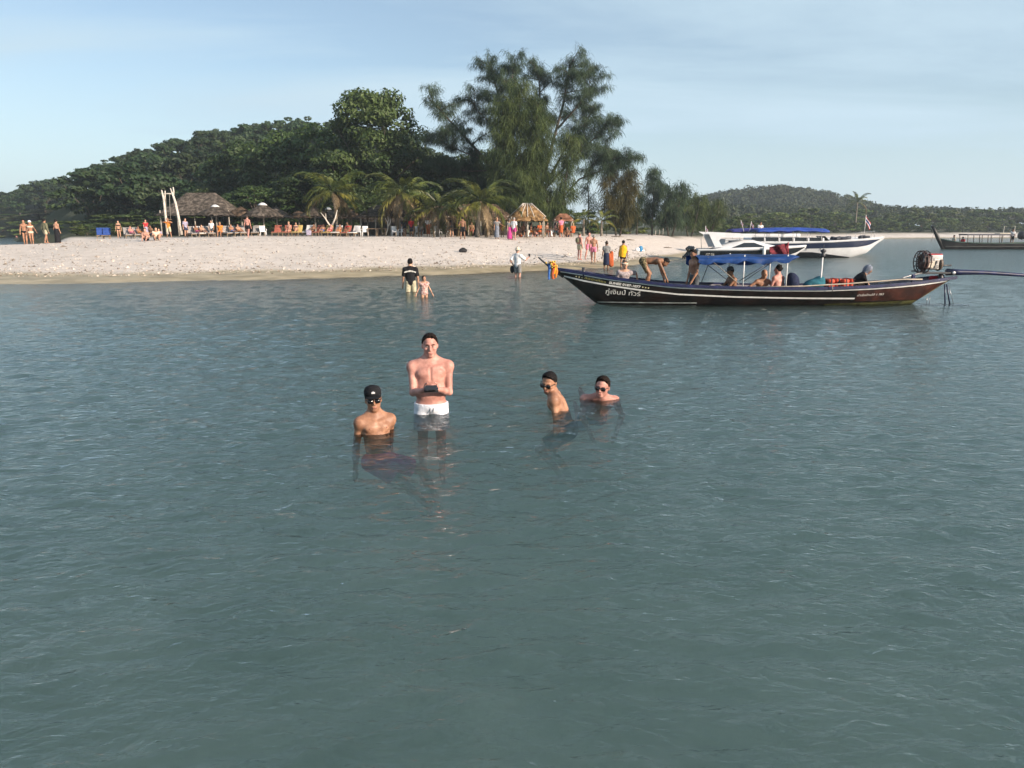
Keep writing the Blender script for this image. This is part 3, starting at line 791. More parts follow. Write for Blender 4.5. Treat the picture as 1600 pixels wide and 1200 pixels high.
def palm(label, u, vbase, vtop, y, nf=15, size=1.0, lean=0.0, seed=0, yellow=1, dead=1, group='coconut palms along the huts', tr=0.13):
    g = random.Random(seed)
    b = at(u, vbase, y); b.z = gzf(b.x, y)
    hub = at(u + lean, vtop, y) - b
    e = empty('coconut_palm', b, 0, label, 'palm tree', group)
    pts = [Vector((0, 0, -0.1))]
    for i in range(1, 9):
        f = i / 8; pts.append(Vector((hub.x * f ** 1.6, 0.15 * math.sin(f * 3), hub.z * f)))
    MB().tube(pts, [tr * 1.35] + [tr * (1.1 - 0.35 * i / 8) for i in range(1, 9)], 9).build('trunk', palmbarkM, e, True)
    for k in range(nf):
        mt = 'palm_sun' if k < yellow else ('palm_d' if k < yellow + dead else 'palm')  # first fronds take the leaf colour with sunlight painted in
        o = link(bpy.data.objects.new('frond', frond_data(g.randrange(4), mt)), e)
        f = (k * 0.618) % 1
        el = R(72 - 105 * ((k + 0.5) / nf)) if k >= yellow + dead else R(g.uniform(-45, -5) - (25 if mt == 'palm_d' else 0))
        o.location = Vector(pts[-1]) + Vector((0, 0, 0.05))
        o.rotation_euler = (g.uniform(-0.3, 0.3), -el, f * 2 * math.pi + g.uniform(-0.25, 0.25))
        s = size * g.uniform(0.85, 1.15); o.scale = (s, s, s)
    return e
palm('wispy leaning coconut palm above the sun loungers', 527, 362, 300, 70, 24, 1.35, -8, 1, 2, 4)
palm('tall shaggy coconut palm in front of the bar hut', 625, 362, 300, 69, 26, 1.45, 4, 2, 3, 6)
palm('short coconut palm with brown skirt, middle of the three', 683, 364, 325, 67, 22, 1.3, 4, 3, 2, 5)
palm('sunlit coconut palm with thick trunk beside the straw hut', 746, 366, 315, 64, 22, 1.4, 4, 4, 3, 1, tr=0.17)
palm('small young palm right of the little hut', 912, 358, 343, 78, 11, 0.8, 0, 5, 2, 0)
palm('small young palm beneath the rusty pine', 940, 359, 345, 78, 11, 0.75, 0, 6, 2, 0)
palm('lone tall palm on the skyline above the far beach', 1337, 352, 316, 235, 13, 1.7, 3, 7, 0, 1, group=None, tr=0.22)
# ------------------------------------------------------------------ figures: distance-field bodies turned into one continuous skin
def surf_nets(D, org, h):
    """naive surface nets of D<0, returns verts, quads"""
    nx_, ny_, nz_ = D.shape
    S = D < 0
    c = [S[i:nx_ - 1 + i, j:ny_ - 1 + j, k:nz_ - 1 + k] for i in (0, 1) for j in (0, 1) for k in (0, 1)]
    cnt = sum(x.astype(np.int8) for x in c)
    act = (cnt > 0) & (cnt < 8)
    I = np.argwhere(act)
    if len(I) == 0: return np.zeros((0, 3)), np.zeros((0, 4), int)
    vid = np.full(act.shape, -1, np.int64); vid[act] = np.arange(len(I))
    acc = np.zeros((len(I), 3)); num = np.zeros(len(I))
    corners = [(i, j, k) for i in (0, 1) for j in (0, 1) for k in (0, 1)]
    for a in corners:
        for ax in range(3):
            if a[ax]: continue
            b = list(a); b[ax] = 1
            da = D[I[:, 0] + a[0], I[:, 1] + a[1], I[:, 2] + a[2]]
            db = D[I[:, 0] + b[0], I[:, 1] + b[1], I[:, 2] + b[2]]
            m = (da < 0) != (db < 0)
            t = da / np.where(m, da - db, 1)
            p = np.tile(np.array(a, float), (len(I), 1)); p[:, ax] = t
            acc[m] += p[m]; num += m
    V = org + h * (I + acc / num[:, None])
    Q = []
    for ax in range(3):
        o1, o2 = [(1, 2), (2, 0), (0, 1)][ax]
        sl0 = [slice(None)] * 3; sl1 = [slice(None)] * 3
        sl0[ax] = slice(0, -1); sl1[ax] = slice(1, None)
        s0, s1 = S[tuple(sl0)], S[tuple(sl1)]
        E = np.argwhere(s0 != s1)
        E = E[(E[:, o1] > 0) & (E[:, o2] > 0) & (E[:, o1] < D.shape[o1] - 1) & (E[:, o2] < D.shape[o2] - 1)]
        if len(E) == 0: continue
        def vv(d1, d2):
            x = E.copy(); x[:, o1] -= d1; x[:, o2] -= d2
            return vid[x[:, 0], x[:, 1], x[:, 2]]
        q = np.stack([vv(1, 1), vv(0, 1), vv(0, 0), vv(1, 0)], 1)
        flip = ~s0[E[:, 0], E[:, 1], E[:, 2]]
        q[flip] = q[flip][:, ::-1]
        Q.append(q)
    return V, np.concatenate(Q)
def cap(p, r, q, s, k=0.03, flat=False, sub=False): return dict(t='c', p=np.array(p, float), r=r, q=np.array(q, float), s=s, k=k, flat=flat, sub=sub)
def ell(c, r, M=None, k=0.03, sub=False): return dict(t='e', c=np.array(c, float), r=np.array(r, float), M=np.array(M, float) if M is not None else np.eye(3), k=k, sub=sub)
def sdf_mesh(prims, h, off=0.0, planes=(), noise=0.0, seed=0, fray=0.0):
    """prims -> surface. planes: (point, normal): keep the side where (p - point).normal < 0"""
    lo = np.full(3, 1e9); hi = -lo
    for q in prims:
        if q['sub']: continue
        if q['t'] == 'c':
            r = max(q['r'], q['s']); a = np.minimum(q['p'], q['q']) - r; b = np.maximum(q['p'], q['q']) + r
        else:
            e = np.abs(q['M']) @ q['r']; a, b = q['c'] - e, q['c'] + e
        q['bb'] = (a, b); lo = np.minimum(lo, a); hi = np.maximum(hi, b)
    pad = off + 3 * h + 0.01
    lo = lo - pad; hi = hi + pad
    n = np.ceil((hi - lo) / h).astype(int) + 2
    ax = [lo[i] + h * np.arange(n[i]) for i in range(3)]
    D = np.full(tuple(n), 0.25, np.float32)
    for q in prims:
        if q['sub']:
            a, b = (q['c'] - q['r'].max() - 0.02, q['c'] + q['r'].max() + 0.02) if q['t'] == 'e' else (np.minimum(q['p'], q['q']) - 0.04, np.maximum(q['p'], q['q']) + 0.04)
        else: a, b = q['bb']
        mg = max(q['k'], 0.0) + off + 3 * h + 0.015
        i0 = np.clip(((a - mg - lo) / h).astype(int), 0, n); i1 = np.clip(((b + mg - lo) / h).astype(int) + 2, 0, n)
        if np.any(i1 <= i0): continue
        X, Y, Z = np.meshgrid(ax[0][i0[0]:i1[0]], ax[1][i0[1]:i1[1]], ax[2][i0[2]:i1[2]], indexing='ij')
        P = np.stack([X, Y, Z], -1)
        if q['t'] == 'c':
            pa = P - q['p']; ba = q['q'] - q['p']; L2 = max(ba @ ba, 1e-12)
            tr = (pa @ ba) / L2; t = np.clip(tr, 0, 1)
            d = np.linalg.norm(pa - t[..., None] * ba, axis=-1) - (q['r'] + (q['s'] - q['r']) * t)
            if q['flat']:
                L = math.sqrt(L2)
                d = np.maximum(d, np.maximum((tr - 1) * L, -tr * L - q['r']))
        else:
            l = (P - q['c']) @ q['M'] / q['r']
            k0 = np.linalg.norm(l, axis=-1); k1 = np.linalg.norm(l / q['r'], axis=-1)
            d = k0 * (k0 - 1) / np.maximum(k1, 1e-6)
        sl = tuple(slice(i0[i], i1[i]) for i in range(3))
        A = D[sl]; k = q['k']
        if q['sub']:
            b_ = -d
            hh = np.clip(0.5 - 0.5 * (b_ - A) / k, 0, 1) if k > 0 else (b_ < A).astype(float)
            D[sl] = b_ * (1 - hh) + A * hh + k * hh * (1 - hh)
        else:
            hh = np.clip(0.5 + 0.5 * (A - d) / max(k, 1e-4), 0, 1)
            D[sl] = A * (1 - hh) + d * hh - k * hh * (1 - hh)
    D = D - off
    if planes or noise:
        X, Y, Z = np.meshgrid(*ax, indexing='ij')
        if noise:
            g = np.random.default_rng(seed); ph = g.uniform(0, 6, 6); fr = g.uniform(110, 230, 6)
            D = D + noise * (np.sin(X * fr[0] + ph[0]) * np.sin(Y * fr[1] + ph[1]) * np.sin(Z * fr[2] + ph[2]) + 0.6 * np.sin(X * fr[3] * 1.7 + Z * 60 + ph[3]) * np.sin(Y * fr[4] * 1.7 + ph[4]))
        for (pt, nn) in planes:
            pd = (X - pt[0]) * nn[0] + (Y - pt[1]) * nn[1] + (Z - pt[2]) * nn[2]
            if fray: pd = pd + fray * (np.sin(X * 160 + 2.1 * np.sin(Z * 90)) * 0.5 + np.sin(X * 71 + Y * 95 + 1) * 0.5)
            D = np.maximum(D, pd + (0.35 * np.maximum(0, 0.012 + pd) if fray else 0))
    return surf_nets(D, lo, h)
def solve2(a, b, l1, l2, hint):
    """two-bone reach: returns middle joint and end"""
    a = np.array(a, float); b = np.array(b, float); d = b - a; L = np.linalg.norm(d)
    if L > 0.995 * (l1 + l2): b = a + d / L * 0.995 * (l1 + l2); d = b - a; L = np.linalg.norm(d)
    if L < abs(l1 - l2) + 0.02: L = abs(l1 - l2) + 0.02
    u = d / np.linalg.norm(d); x = (l1 * l1 - l2 * l2 + L * L) / (2 * L); y = math.sqrt(max(0, l1 * l1 - x * x))
    hv = np.array(hint, float); hv = hv - u * (hv @ u); hv = hv / max(1e-6, np.linalg.norm(hv))
    return a + u * x + hv * y, b
def rotm(ax, a):
    return np.array(Matrix.Rotation(a, 3, ax))
class Fig:
    """a posed figure facing -Y, standing at the origin. Distances are in metres for a height H"""
    def __init__(s, H=1.75, pel=None, lean=0.0, side=0.0, twist=0.0, head=(0, 0, 0), hl=None, hr=None, el=(0.5, 1, -0.3), er=(-0.5, 1, -0.3), fl=None, fr=None, kl=(0.1, -1, 0.2), kr=(-0.1, -1, 0.2), w=1.0, fem=False, bulk=1.0, rot=None):
        k = H / 1.78; s.k = k; s.kh = k * 1.10; s.H = H; s.w = w; s.fem = fem; s.bulk = bulk
        P = np.array(pel if pel is not None else (0, 0, 0.53 * H), float); s.P = P
        T = rotm('X', lean) @ rotm('Y', side)              # lean > 0 tips the chest towards -Y
        if rot is not None: T = np.array(rot, float)
        s.T = T; s.Tc = T @ rotm('Z', twist)
        U = T[:, 2]; s.U = U; X = s.Tc[:, 0]; s.X = X; s.Fw = -s.Tc[:, 1]
        s.Lt = 0.29 * H
        s.neck = P + U * (s.Lt + 0.012 * H)
        s.sh = {sd: P + U * s.Lt * 0.885 + X * sd * 0.100 * H * w * (0.9 if fem else 1) for sd in (1, -1)}
        s.hip = {sd: P + T[:, 0] * sd * 0.052 * H for sd in (1, -1)}
        yaw, pit, rol = head
        s.Hm = rotm('Z', yaw) @ rotm('X', pit) @ rotm('Y', rol)
        s.hc = s.neck + (U * 0.6 + np.array([0, 0, 0.4])) * 0.045 * H + s.Hm @ np.array([0, -0.020 * k, 0.088 * k])
        la, lf, lt, ls = 0.172 * H, 0.150 * H, 0.245 * H, 0.245 * H
        hl = s.sh[1] + np.array((0.05, -0.03, -0.31)) * H if hl is None else np.array(hl, float)
        hr = s.sh[-1] + np.array((-0.05, -0.03, -0.31)) * H if hr is None else np.array(hr, float)
        fl = np.array((0.06 * H, 0, 0.04 * H)) if fl is None else np.array(fl, float)
        fr = np.array((-0.06 * H, 0, 0.04 * H)) if fr is None else np.array(fr, float)
        s.elb, s.wri, s.kne, s.ank = {}, {}, {}, {}
        s.elb[1], s.wri[1] = solve2(s.sh[1], hl, la, lf, el); s.elb[-1], s.wri[-1] = solve2(s.sh[-1], hr, la, lf, er)
        s.kne[1], s.ank[1] = solve2(s.hip[1], fl, lt, ls, kl); s.kne[-1], s.ank[-1] = solve2(s.hip[-1], fr, lt, ls, kr)
        s.foot_dir = {1: -T[:, 1] * 0 + np.array([0.15, -1, 0]), -1: np.array([-0.15, -1, 0])}
    def torso(s):
        k, w, b = s.k, s.w, s.bulk; P, U, T, Tc = s.P, s.U, s.T, s.Tc; Lt = s.Lt; F = s.Fw
        q = [ell(P + U * 0.0, (0.158 * k * (1.05 if s.fem else 1) * (w + 1) / 2, 0.112 * k * b, 0.115 * k), T, 0.05),
             ell(P + U * Lt * 0.36, (0.146 * k * w * b, 0.102 * k * b, 0.17 * k), T, 0.06),
             ell(P + U * Lt * 0.70, (0.165 * k * w, 0.112 * k * b, 0.165 * k), Tc, 0.06)]
        if b > 1.02: q.append(ell(P + U * Lt * 0.30 + F * 0.03 * k, (0.125 * k * w * b, 0.085 * k * b, 0.12 * k), T, 0.05))
        for sd in (1, -1):
            a = P + U * Lt * 0.755 + s.X * sd * 0.072 * k * w + F * 0.070 * k
            q.append(ell(a, (0.078 * k, 0.050 * k * (1.35 if s.fem else 1), 0.058 * k), Tc, 0.03))
            q.append(cap(s.neck + U * 0.030 * k, 0.050 * k, s.sh[sd] + U * 0.002 - s.X * sd * 0.004 * k, 0.054 * k, 0.07))
            q.append(ell(s.sh[sd] + s.X * sd * 0.002 - U * 0.012 * k, (0.058 * k * (0.85 if s.fem else 1), 0.060 * k, 0.068 * k), Tc, 0.06))
            q.append(cap(P + U * Lt * 0.86 + s.X * sd * 0.03 * k + F * 0.085 * k, 0.016 * k, s.sh[sd] + U * 0.02 * k + F * 0.03 * k, 0.014 * k, 0.03))
        return q
    def head_prims(s, face=True):
        k = s.kh; c, M = s.hc, s.Hm
        def L(x, y, z): return c + M @ (np.array([x, y, z]) * k)
        q = [cap(s.neck - s.U * 0.03 * k, 0.064 * k, L(0, 0.022, -0.07), 0.056 * k, 0.035),
             ell(L(0, 0.012, 0.030), (0.077 * k, 0.097 * k, 0.090 * k), M, 0.03), ell(L(0, -0.020, -0.040), (0.067 * k, 0.071 * k, 0.076 * k), M, 0.03),
             ell(L(0, -0.068, -0.098), (0.030 * k, 0.022 * k, 0.020 * k), M, 0.025)]
        if face:
            for sd in (1, -1):
                q.append(ell(L(sd * 0.030, -0.100, 0.004), (0.019 * k, 0.014 * k, 0.012 * k), M, 0.012, True))
                q.append(cap(L(sd * 0.010, -0.090, 0.026), 0.010 * k, L(sd * 0.046, -0.078, 0.024), 0.008 * k, 0.012))
                q.append(ell(L(sd * 0.042, -0.070, -0.022), (0.020 * k, 0.018 * k, 0.016 * k), M, 0.02))
                q.append(ell(L(sd * 0.077, 0.012, -0.008), (0.011 * k, 0.021 * k, 0.033 * k), M, 0.008))
            q += [cap(L(0, -0.094, 0.014), 0.008 * k, L(0, -0.115, -0.028), 0.012 * k, 0.012), cap(L(0.012, -0.103, -0.034), 0.008 * k, L(-0.012, -0.103, -0.034), 0.008 * k, 0.01),
                  cap(L(0.018, -0.089, -0.063), 0.007 * k, L(-0.018, -0.089, -0.063), 0.007 * k, 0.008), cap(L(0.015, -0.086, -0.076), 0.009 * k, L(-0.015, -0.086, -0.076), 0.009 * k, 0.008),
                  cap(L(0.022, -0.099, -0.0695), 0.0025 * k, L(-0.022, -0.099, -0.0695), 0.0025 * k, 0.004, sub=True)]
        return q
    def arms(s, hands='mitt'):
        k = s.k; f = 0.82 if s.fem else 1.0; q = []
        for sd in (1, -1):
            S_, E_, W_ = s.sh[sd], s.elb[sd], s.wri[sd]
            q.append(cap(S_, 0.053 * k * f, E_, 0.038 * k * f, 0.03))
            q.append(cap(E_, 0.041 * k * f, E_ + (W_ - E_) * 0.4, 0.040 * k * f, 0.02)); q.append(cap(E_ + (W_ - E_) * 0.35, 0.040 * k * f, W_, 0.026 * k * f, 0.02))
            d = (W_ - E_) / np.linalg.norm(W_ - E_)
            if hands == 'mitt':
                q.append(cap(W_, 0.026 * k, W_ + d * 0.07 * k, 0.034 * k, 0.02)); q.append(cap(W_ + d * 0.07 * k, 0.030 * k, W_ + d * 0.145 * k, 0.018 * k, 0.02))
                n = np.cross(d, np.array([0, 0, 1.0])) if abs(d[2]) < 0.9 else s.Fw
                q.append(cap(W_ + d * 0.03 * k, 0.016 * k, W_ + d * 0.085 * k + s.Fw * 0.035 * k, 0.011 * k, 0.012))
            elif hands and hands.get(sd) is not None:
                q += hand_prims(W_, k, **hands[sd])
        return q
    def legs(s):
        k = s.k; q = []
        for sd in (1, -1):
            h_, n_, a_ = s.hip[sd], s.kne[sd], s.ank[sd]
            q.append(cap(h_ - s.U * 0.01, 0.086 * k * (1.05 if s.fem else 1), n_, 0.054 * k, 0.04))
            sh = (a_ - n_); bk = -s.Fw * 0.018 * k
            q.append(cap(n_, 0.054 * k, n_ + sh * 0.35 + bk, 0.056 * k, 0.03)); q.append(cap(n_ + sh * 0.35 + bk, 0.056 * k, a_, 0.034 * k, 0.03))
            fd = getattr(s, 'fd', None); fd = s.foot_dir[sd] if fd is None else np.array(fd, float)
            fd = fd / np.linalg.norm(fd)
            q.append(cap(a_ + np.array([0, 0, -0.02 * k]) - fd * 0.03 * k, 0.036 * k, a_ + np.array([0, 0, -0.045 * k]) + fd * 0.10 * k, 0.030 * k, 0.03))
            q.append(cap(a_ + np.array([0, 0, -0.045 * k]) + fd * 0.10 * k, 0.030 * k, a_ + np.array([0, 0, -0.05 * k]) + fd * 0.16 * k, 0.020 * k, 0.02))
        return q
    # ---- garments
    def g_shorts(s, f=0.62, loose=1.0):
        q = [ell(s.P, (0.160 * s.k * (s.w + 1) / 2, 0.115 * s.k * s.bulk, 0.115 * s.k), s.T, 0.05)]
        for sd in (1, -1):
            e = s.hip[sd] + (s.kne[sd] - s.hip[sd]) * f
            q.append(cap(s.hip[sd] - s.U * 0.01, 0.092 * s.k, e, 0.083 * s.k * loose, 0.03, True))
        return q, [(s.P + s.U * 0.055 * s.H, s.U)], 0.014
    def g_briefs(s):
        return [ell(s.P - s.U * 0.01, (0.158 * s.k * (1.05 if s.fem else 1), 0.112 * s.k, 0.115 * s.k), s.T, 0.04)] + [cap(s.hip[sd], 0.087 * s.k, s.hip[sd] + (s.kne[sd] - s.hip[sd]) * 0.12, 0.085 * s.k, 0.03, True) for sd in (1, -1)], [(s.P + s.U * 0.03 * s.H, s.U)], 0.010
    def g_bra(s):
        return s.torso()[2:], [(s.P + s.U * s.Lt * 0.86, s.U), (s.P + s.U * s.Lt * 0.62, -s.U)], 0.010
    def g_shirt(s, sleeve=0.6, length=-0.06):
        q = s.torso()
        for sd in (1, -1):
            q.append(cap(s.sh[sd], 0.066 * s.k, s.sh[sd] + (s.elb[sd] - s.sh[sd]) * min(sleeve, 1.0), 0.062 * s.k, 0.03, True))
            if sleeve > 1: q.append(cap(s.elb[sd], 0.050 * s.k, s.wri[sd], 0.040 * s.k, 0.02, True))
        return q, [(s.P + s.U * length * s.H, -s.U), (s.neck + s.U * 0.004 + s.Fw * 0.0, s.U * 0.85 + s.Fw * 0.5)], 0.020
    def g_skirt(s, hem=0.2, r=0.19, top=0.06):
        """hem: height of the lower edge over the ground"""
        b = (s.ank[1] + s.ank[-1]) / 2; d = (b - s.P) / np.linalg.norm(b - s.P)
        L = (s.P[2] - hem * s.H) / max(0.3, -d[2]) if d[2] < 0 else 0.5
        return [cap(s.P + s.U * top * s.H, 0.135 * s.k, s.P, 0.165 * s.k, 0.05), cap(s.P, 0.165 * s.k, s.P + d * L, r * s.k, 0.05, True)], [(s.P + s.U * (top + 0.03) * s.H, s.U)], 0.006
    def hair(s, style='short', h=0.01):
        k, c, M = s.kh, s.hc, s.Hm
        def L(x, y, z): return c + M @ (np.array([x, y, z]) * k)
        q = [ell(L(0, 0.014, 0.032), (0.079 * k, 0.098 * k, 0.092 * k), M, 0.02)]
        nz = M @ np.array([0, -0.80, -0.60])
        pl = [(L(0, -0.050, 0.068), nz)]
        if style == 'buzz': return q, pl, 0.004
        if style == 'short': q.append(ell(L(0, -0.03, 0.085), (0.062 * k, 0.066 * k, 0.045 * k), M, 0.02)); return q, pl, 0.010
        if style == 'curly':
            g = np.random.default_rng(4)
            for i in range(26):
                d = rand_unit(1, g)[0]
                if d @ np.array([0, 0.62, 0.785]) < 0.25: continue
                q.append(ell(L(*(np.array([0, 0.014, 0.045]) + d * np.array([0.078, 0.095, 0.09]))), (0.024 * k,) * 3, M, 0.01))
            return q, pl, 0.006
        if style == 'bun': q.append(ell(L(0, 0.06, 0.12), (0.035 * k,) * 3, M, 0.01)); return q, pl, 0.010
        if style == 'pony': q += [cap(L(0, 0.09, 0.05), 0.025 * k, L(0, 0.13, -0.02), 0.03 * k, 0.02), cap(L(0, 0.13, -0.02), 0.03 * k, L(0, 0.12, -0.14), 0.014 * k, 0.02)]; return q, pl, 0.010
        if style == 'long':
            q += [cap(L(0, 0.05, 0.0), 0.075 * k, L(0, 0.075, -0.16), 0.055 * k, 0.03), cap(L(0.06, 0.02, -0.01), 0.03 * k, L(0.06, 0.02, -0.13), 0.022 * k, 0.02), cap(L(-0.06, 0.02, -0.01), 0.03 * k, L(-0.06, 0.02, -0.13), 0.022 * k, 0.02)]
            return q, [(L(0, -0.045, 0.05), M @ np.array([0, -0.80, -0.6])) if False else (L(0, -0.050, 0.03), M @ np.array([0, -1.0, -0.25]))], 0.006
        return q, pl, 0.010
def hand_prims(W, k, d=(0, -1, 0), n=(0, 0, -1), thumb=1, curl=0.8, spread=0.06):
    """palm and five fingers. d: pointing direction, n: palm normal (fingers curl towards it), thumb: side of the palm (+1/-1)"""
    d = np.array(d, float); d /= np.linalg.norm(d); n = np.array(n, float); n -= d * (n @ d); n /= np.linalg.norm(n)
    x = np.cross(d, n) * thumb                      # towards the thumb
    q = [ell(W + d * 0.050 * k, (0.040 * k, 0.052 * k, 0.017 * k), np.stack([x, d, n], 1), 0.015)]
    for i, (o, l) in enumerate([(0.030, 0.072), (0.010, 0.080), (-0.010, 0.075), (-0.028, 0.058)]):
        p = W + (d * (0.088 - 0.006 * abs(i - 1)) + x * o) * k
        dd = d + x * spread * (1.5 - i)
        a = 0.0
        for j, f in enumerate((0.45, 0.32, 0.23)):
            a += curl * (0.75, 0.9, 0.7)[j]
            e = dd * math.cos(a) + n * math.sin(a); e /= np.linalg.norm(e)
            p2 = p + e * l * f * k
            q.append(cap(p, 0.0100 * k - 0.0008 * j, p2, 0.0095 * k - 0.001 * j, 0.006)); p = p2
    p = W + (d * 0.022 + x * 0.034) * k
    e = d * 0.75 + x * 0.65 + n * 0.25 * curl; e /= np.linalg.norm(e); p2 = p + e * 0.042 * k
    q.append(cap(p, 0.014 * k, p2, 0.011 * k, 0.012))
    e = d * 0.9 + x * 0.1 + n * 0.5 * curl; e /= np.linalg.norm(e)
    q.append(cap(p2, 0.011 * k, p2 + e * 0.034 * k, 0.009 * k, 0.006))
    return q
def skin_mat(name, c, c2):
    return mat(name, c, 0.52, 0.3, 7, spec=0.38, var_hue=c2, bump=0.08, bscale=60)
SKIN = {'pale': skin_mat('skin_pale', (0.50, 0.27, 0.20), (0.60, 0.34, 0.26)), 'fair': skin_mat('skin_fair', (0.48, 0.26, 0.17), (0.58, 0.34, 0.23)),
        'tan': skin_mat('skin_tan', (0.36, 0.175, 0.105), (0.47, 0.25, 0.155)), 'brown': skin_mat('skin_brown', (0.24, 0.115, 0.065), (0.31, 0.16, 0.09)), 'pink': skin_mat('skin_pink', (0.52, 0.24, 0.19), (0.62, 0.32, 0.26))}
HAIRM = {'black': mat('hair_black', (0.012, 0.010, 0.010), 0.75, 0.5, 60, spec=0.12), 'brown': mat('hair_brown', (0.045, 0.025, 0.014), 0.6, 0.4, 60), 'dark': mat('hair_dark', (0.016, 0.010, 0.008), 0.75, 0.5, 60, spec=0.12), 'blond': mat('hair_blond', (0.30, 0.20, 0.10), 0.6, 0.3, 60), 'grey': mat('hair_grey', (0.25, 0.23, 0.21), 0.6, 0.3, 60)}
def cloth(name, c, c2=None, scale=14): return mat('cloth_' + name, c, 0.85, 0.22, scale, spec=0.15, var_hue=c2, bump=0.25, bscale=26)
CL = {'white': cloth('white', (0.74, 0.73, 0.74)), 'black': cloth('black', (0.014, 0.014, 0.017)), 'navy': cloth('navy', (0.022, 0.028, 0.06)), 'grey': cloth('grey', (0.20, 0.20, 0.20)),
      'red': cloth('red', (0.45, 0.03, 0.04)), 'orange': cloth('orange', (0.62, 0.22, 0.04)), 'yellow': cloth('yellow', (0.75, 0.40, 0.02)), 'pink': cloth('pink', (0.62, 0.20, 0.30)), 'magenta': cloth('magenta', (0.50, 0.06, 0.24)),
      'rust': cloth('rust', (0.42, 0.10, 0.035)), 'teal': cloth('teal', (0.03, 0.13, 0.17)), 'khaki': cloth('khaki', (0.46, 0.42, 0.30)), 'olive': cloth('olive', (0.14, 0.14, 0.09)), 'cream': cloth('cream', (0.62, 0.56, 0.44)),
      'camo': mat('cloth_camo', (0.05, 0.05, 0.03), 0.85, 0.5, 22, spec=0.1, var_hue=(0.34, 0.27, 0.15)), 'stripe': mat('cloth_stripe', (0.30, 0.26, 0.27), 0.85, 0.3, 18, spec=0.1, var_hue=(0.48, 0.40, 0.40)), 'floral': mat('cloth_floral', (0.42, 0.16, 0.16), 0.8, 0.3, 34, spec=0.1, var_hue=(0.80, 0.72, 0.62)),
      'lilac': cloth('lilac', (0.33, 0.30, 0.40)), 'blue': cloth('blue', (0.05, 0.14, 0.40)), 'slate': cloth('slate', (0.075, 0.085, 0.095)), 'patterned': mat('cloth_patterned', (0.10, 0.12, 0.17), 0.85, 0.5, 40, spec=0.1, var_hue=(0.40, 0.44, 0.52))}
def fig_obj(fig, loc, rz, label, skin='fair', wear=(), hair='short', hcol='black', h=0.03, group=None, face=None, hands='mitt', extra=None, category='person'):
    """link a figure: person > body, garments, hair"""
    e = empty('person', loc, rz, label, category, group)
    face = h < 0.022 if face is None else face
    V, Q = sdf_mesh(fig.torso() + fig.legs() + fig.arms(hands) + fig.head_prims(face), h)
    mesh_np('body', V, Q, SKIN[skin], e)
    for wr in wear:
        nm, colour = wr[0], wr[1]; kw = wr[2] if len(wr) > 2 else {}
        q, pl, off = getattr(fig, 'g_' + nm)(**kw)
        V, Q = sdf_mesh(q, h, max(off, h * 0.45), pl)
        if len(V): mesh_np({'g': nm}.get('g', nm), V, Q, CL[colour], e)
    if hair:
        q, pl, off = fig.hair(hair)
        V, Q = sdf_mesh(q, min(h, 0.02), max(off, h * 0.35), pl, noise=0.002 if h < 0.012 else 0)
        if len(V): mesh_np('hair', V, Q, HAIRM[hcol], e)
    return e
def fig_hat(fig, e, colour, brim=0.075, name='hat', low=0.0, peak=False, mt=None, deep=0.11):
    """sun hat with round brim, or cap with a peak"""
    k, c, M = fig.kh, fig.hc, Matrix(fig.Hm.tolist())
    m = MB(); b = 0.052 - low
    if peak: prof = [(0.086, b - 0.01), (0.089, b + 0.02), (0.086, b + 0.05), (0.066, b + 0.082), (0.03, b + 0.096), (0.004, b + 0.099)]
    else: prof = [(0.09 + brim, b - 0.022), (0.095 + brim * 0.5, b - 0.006), (0.091, b + 0.004), (0.088, b + 0.045), (0.075, b + deep * 0.8), (0.04, b + deep * 0.95), (0.004, b + deep)]
    m.lathe([(r * k, z * k) for r, z in prof], 18, (0, 0, 0))
    m.v = [(x, y * 1.13 + 0.008 * k, z) for (x, y, z) in m.v]
    if peak:
        vs, fs = [], []
        for i in range(9):
            a = R(-62 + 124 * i / 8); 
            for (rr, dz, ext) in ((0.084, 0.0, 0.0), (0.088, -0.012, 0.075 * math.cos(a * 0.9))):
                vs.append((math.sin(a) * rr * k, -(math.cos(a) * rr * 1.1 + ext) * k + 0.008 * k, (b - 0.004 + dz) * k))
        for i in range(8): fs.append((2 * i, 2 * i + 1, 2 * i + 3, 2 * i + 2))
        b0 = len(vs); vs += [(x, y, z - 0.006) for x, y, z in vs]; fs += [tuple(reversed([b0 + j for j in f])) for f in fs[:8]]
        m.add(vs, fs)
    m.v = [tuple(M @ Vector(v) + Vector(c)) for v in m.v]
    return m.build(name, mt or CL[colour], e, True)
glassM = mat('sunglass_lens', (0.008, 0.006, 0.007), 0.12, spec=0.7)
frameM = mat('sunglass_frame', (0.015, 0.012, 0.012), 0.3, spec=0.5)
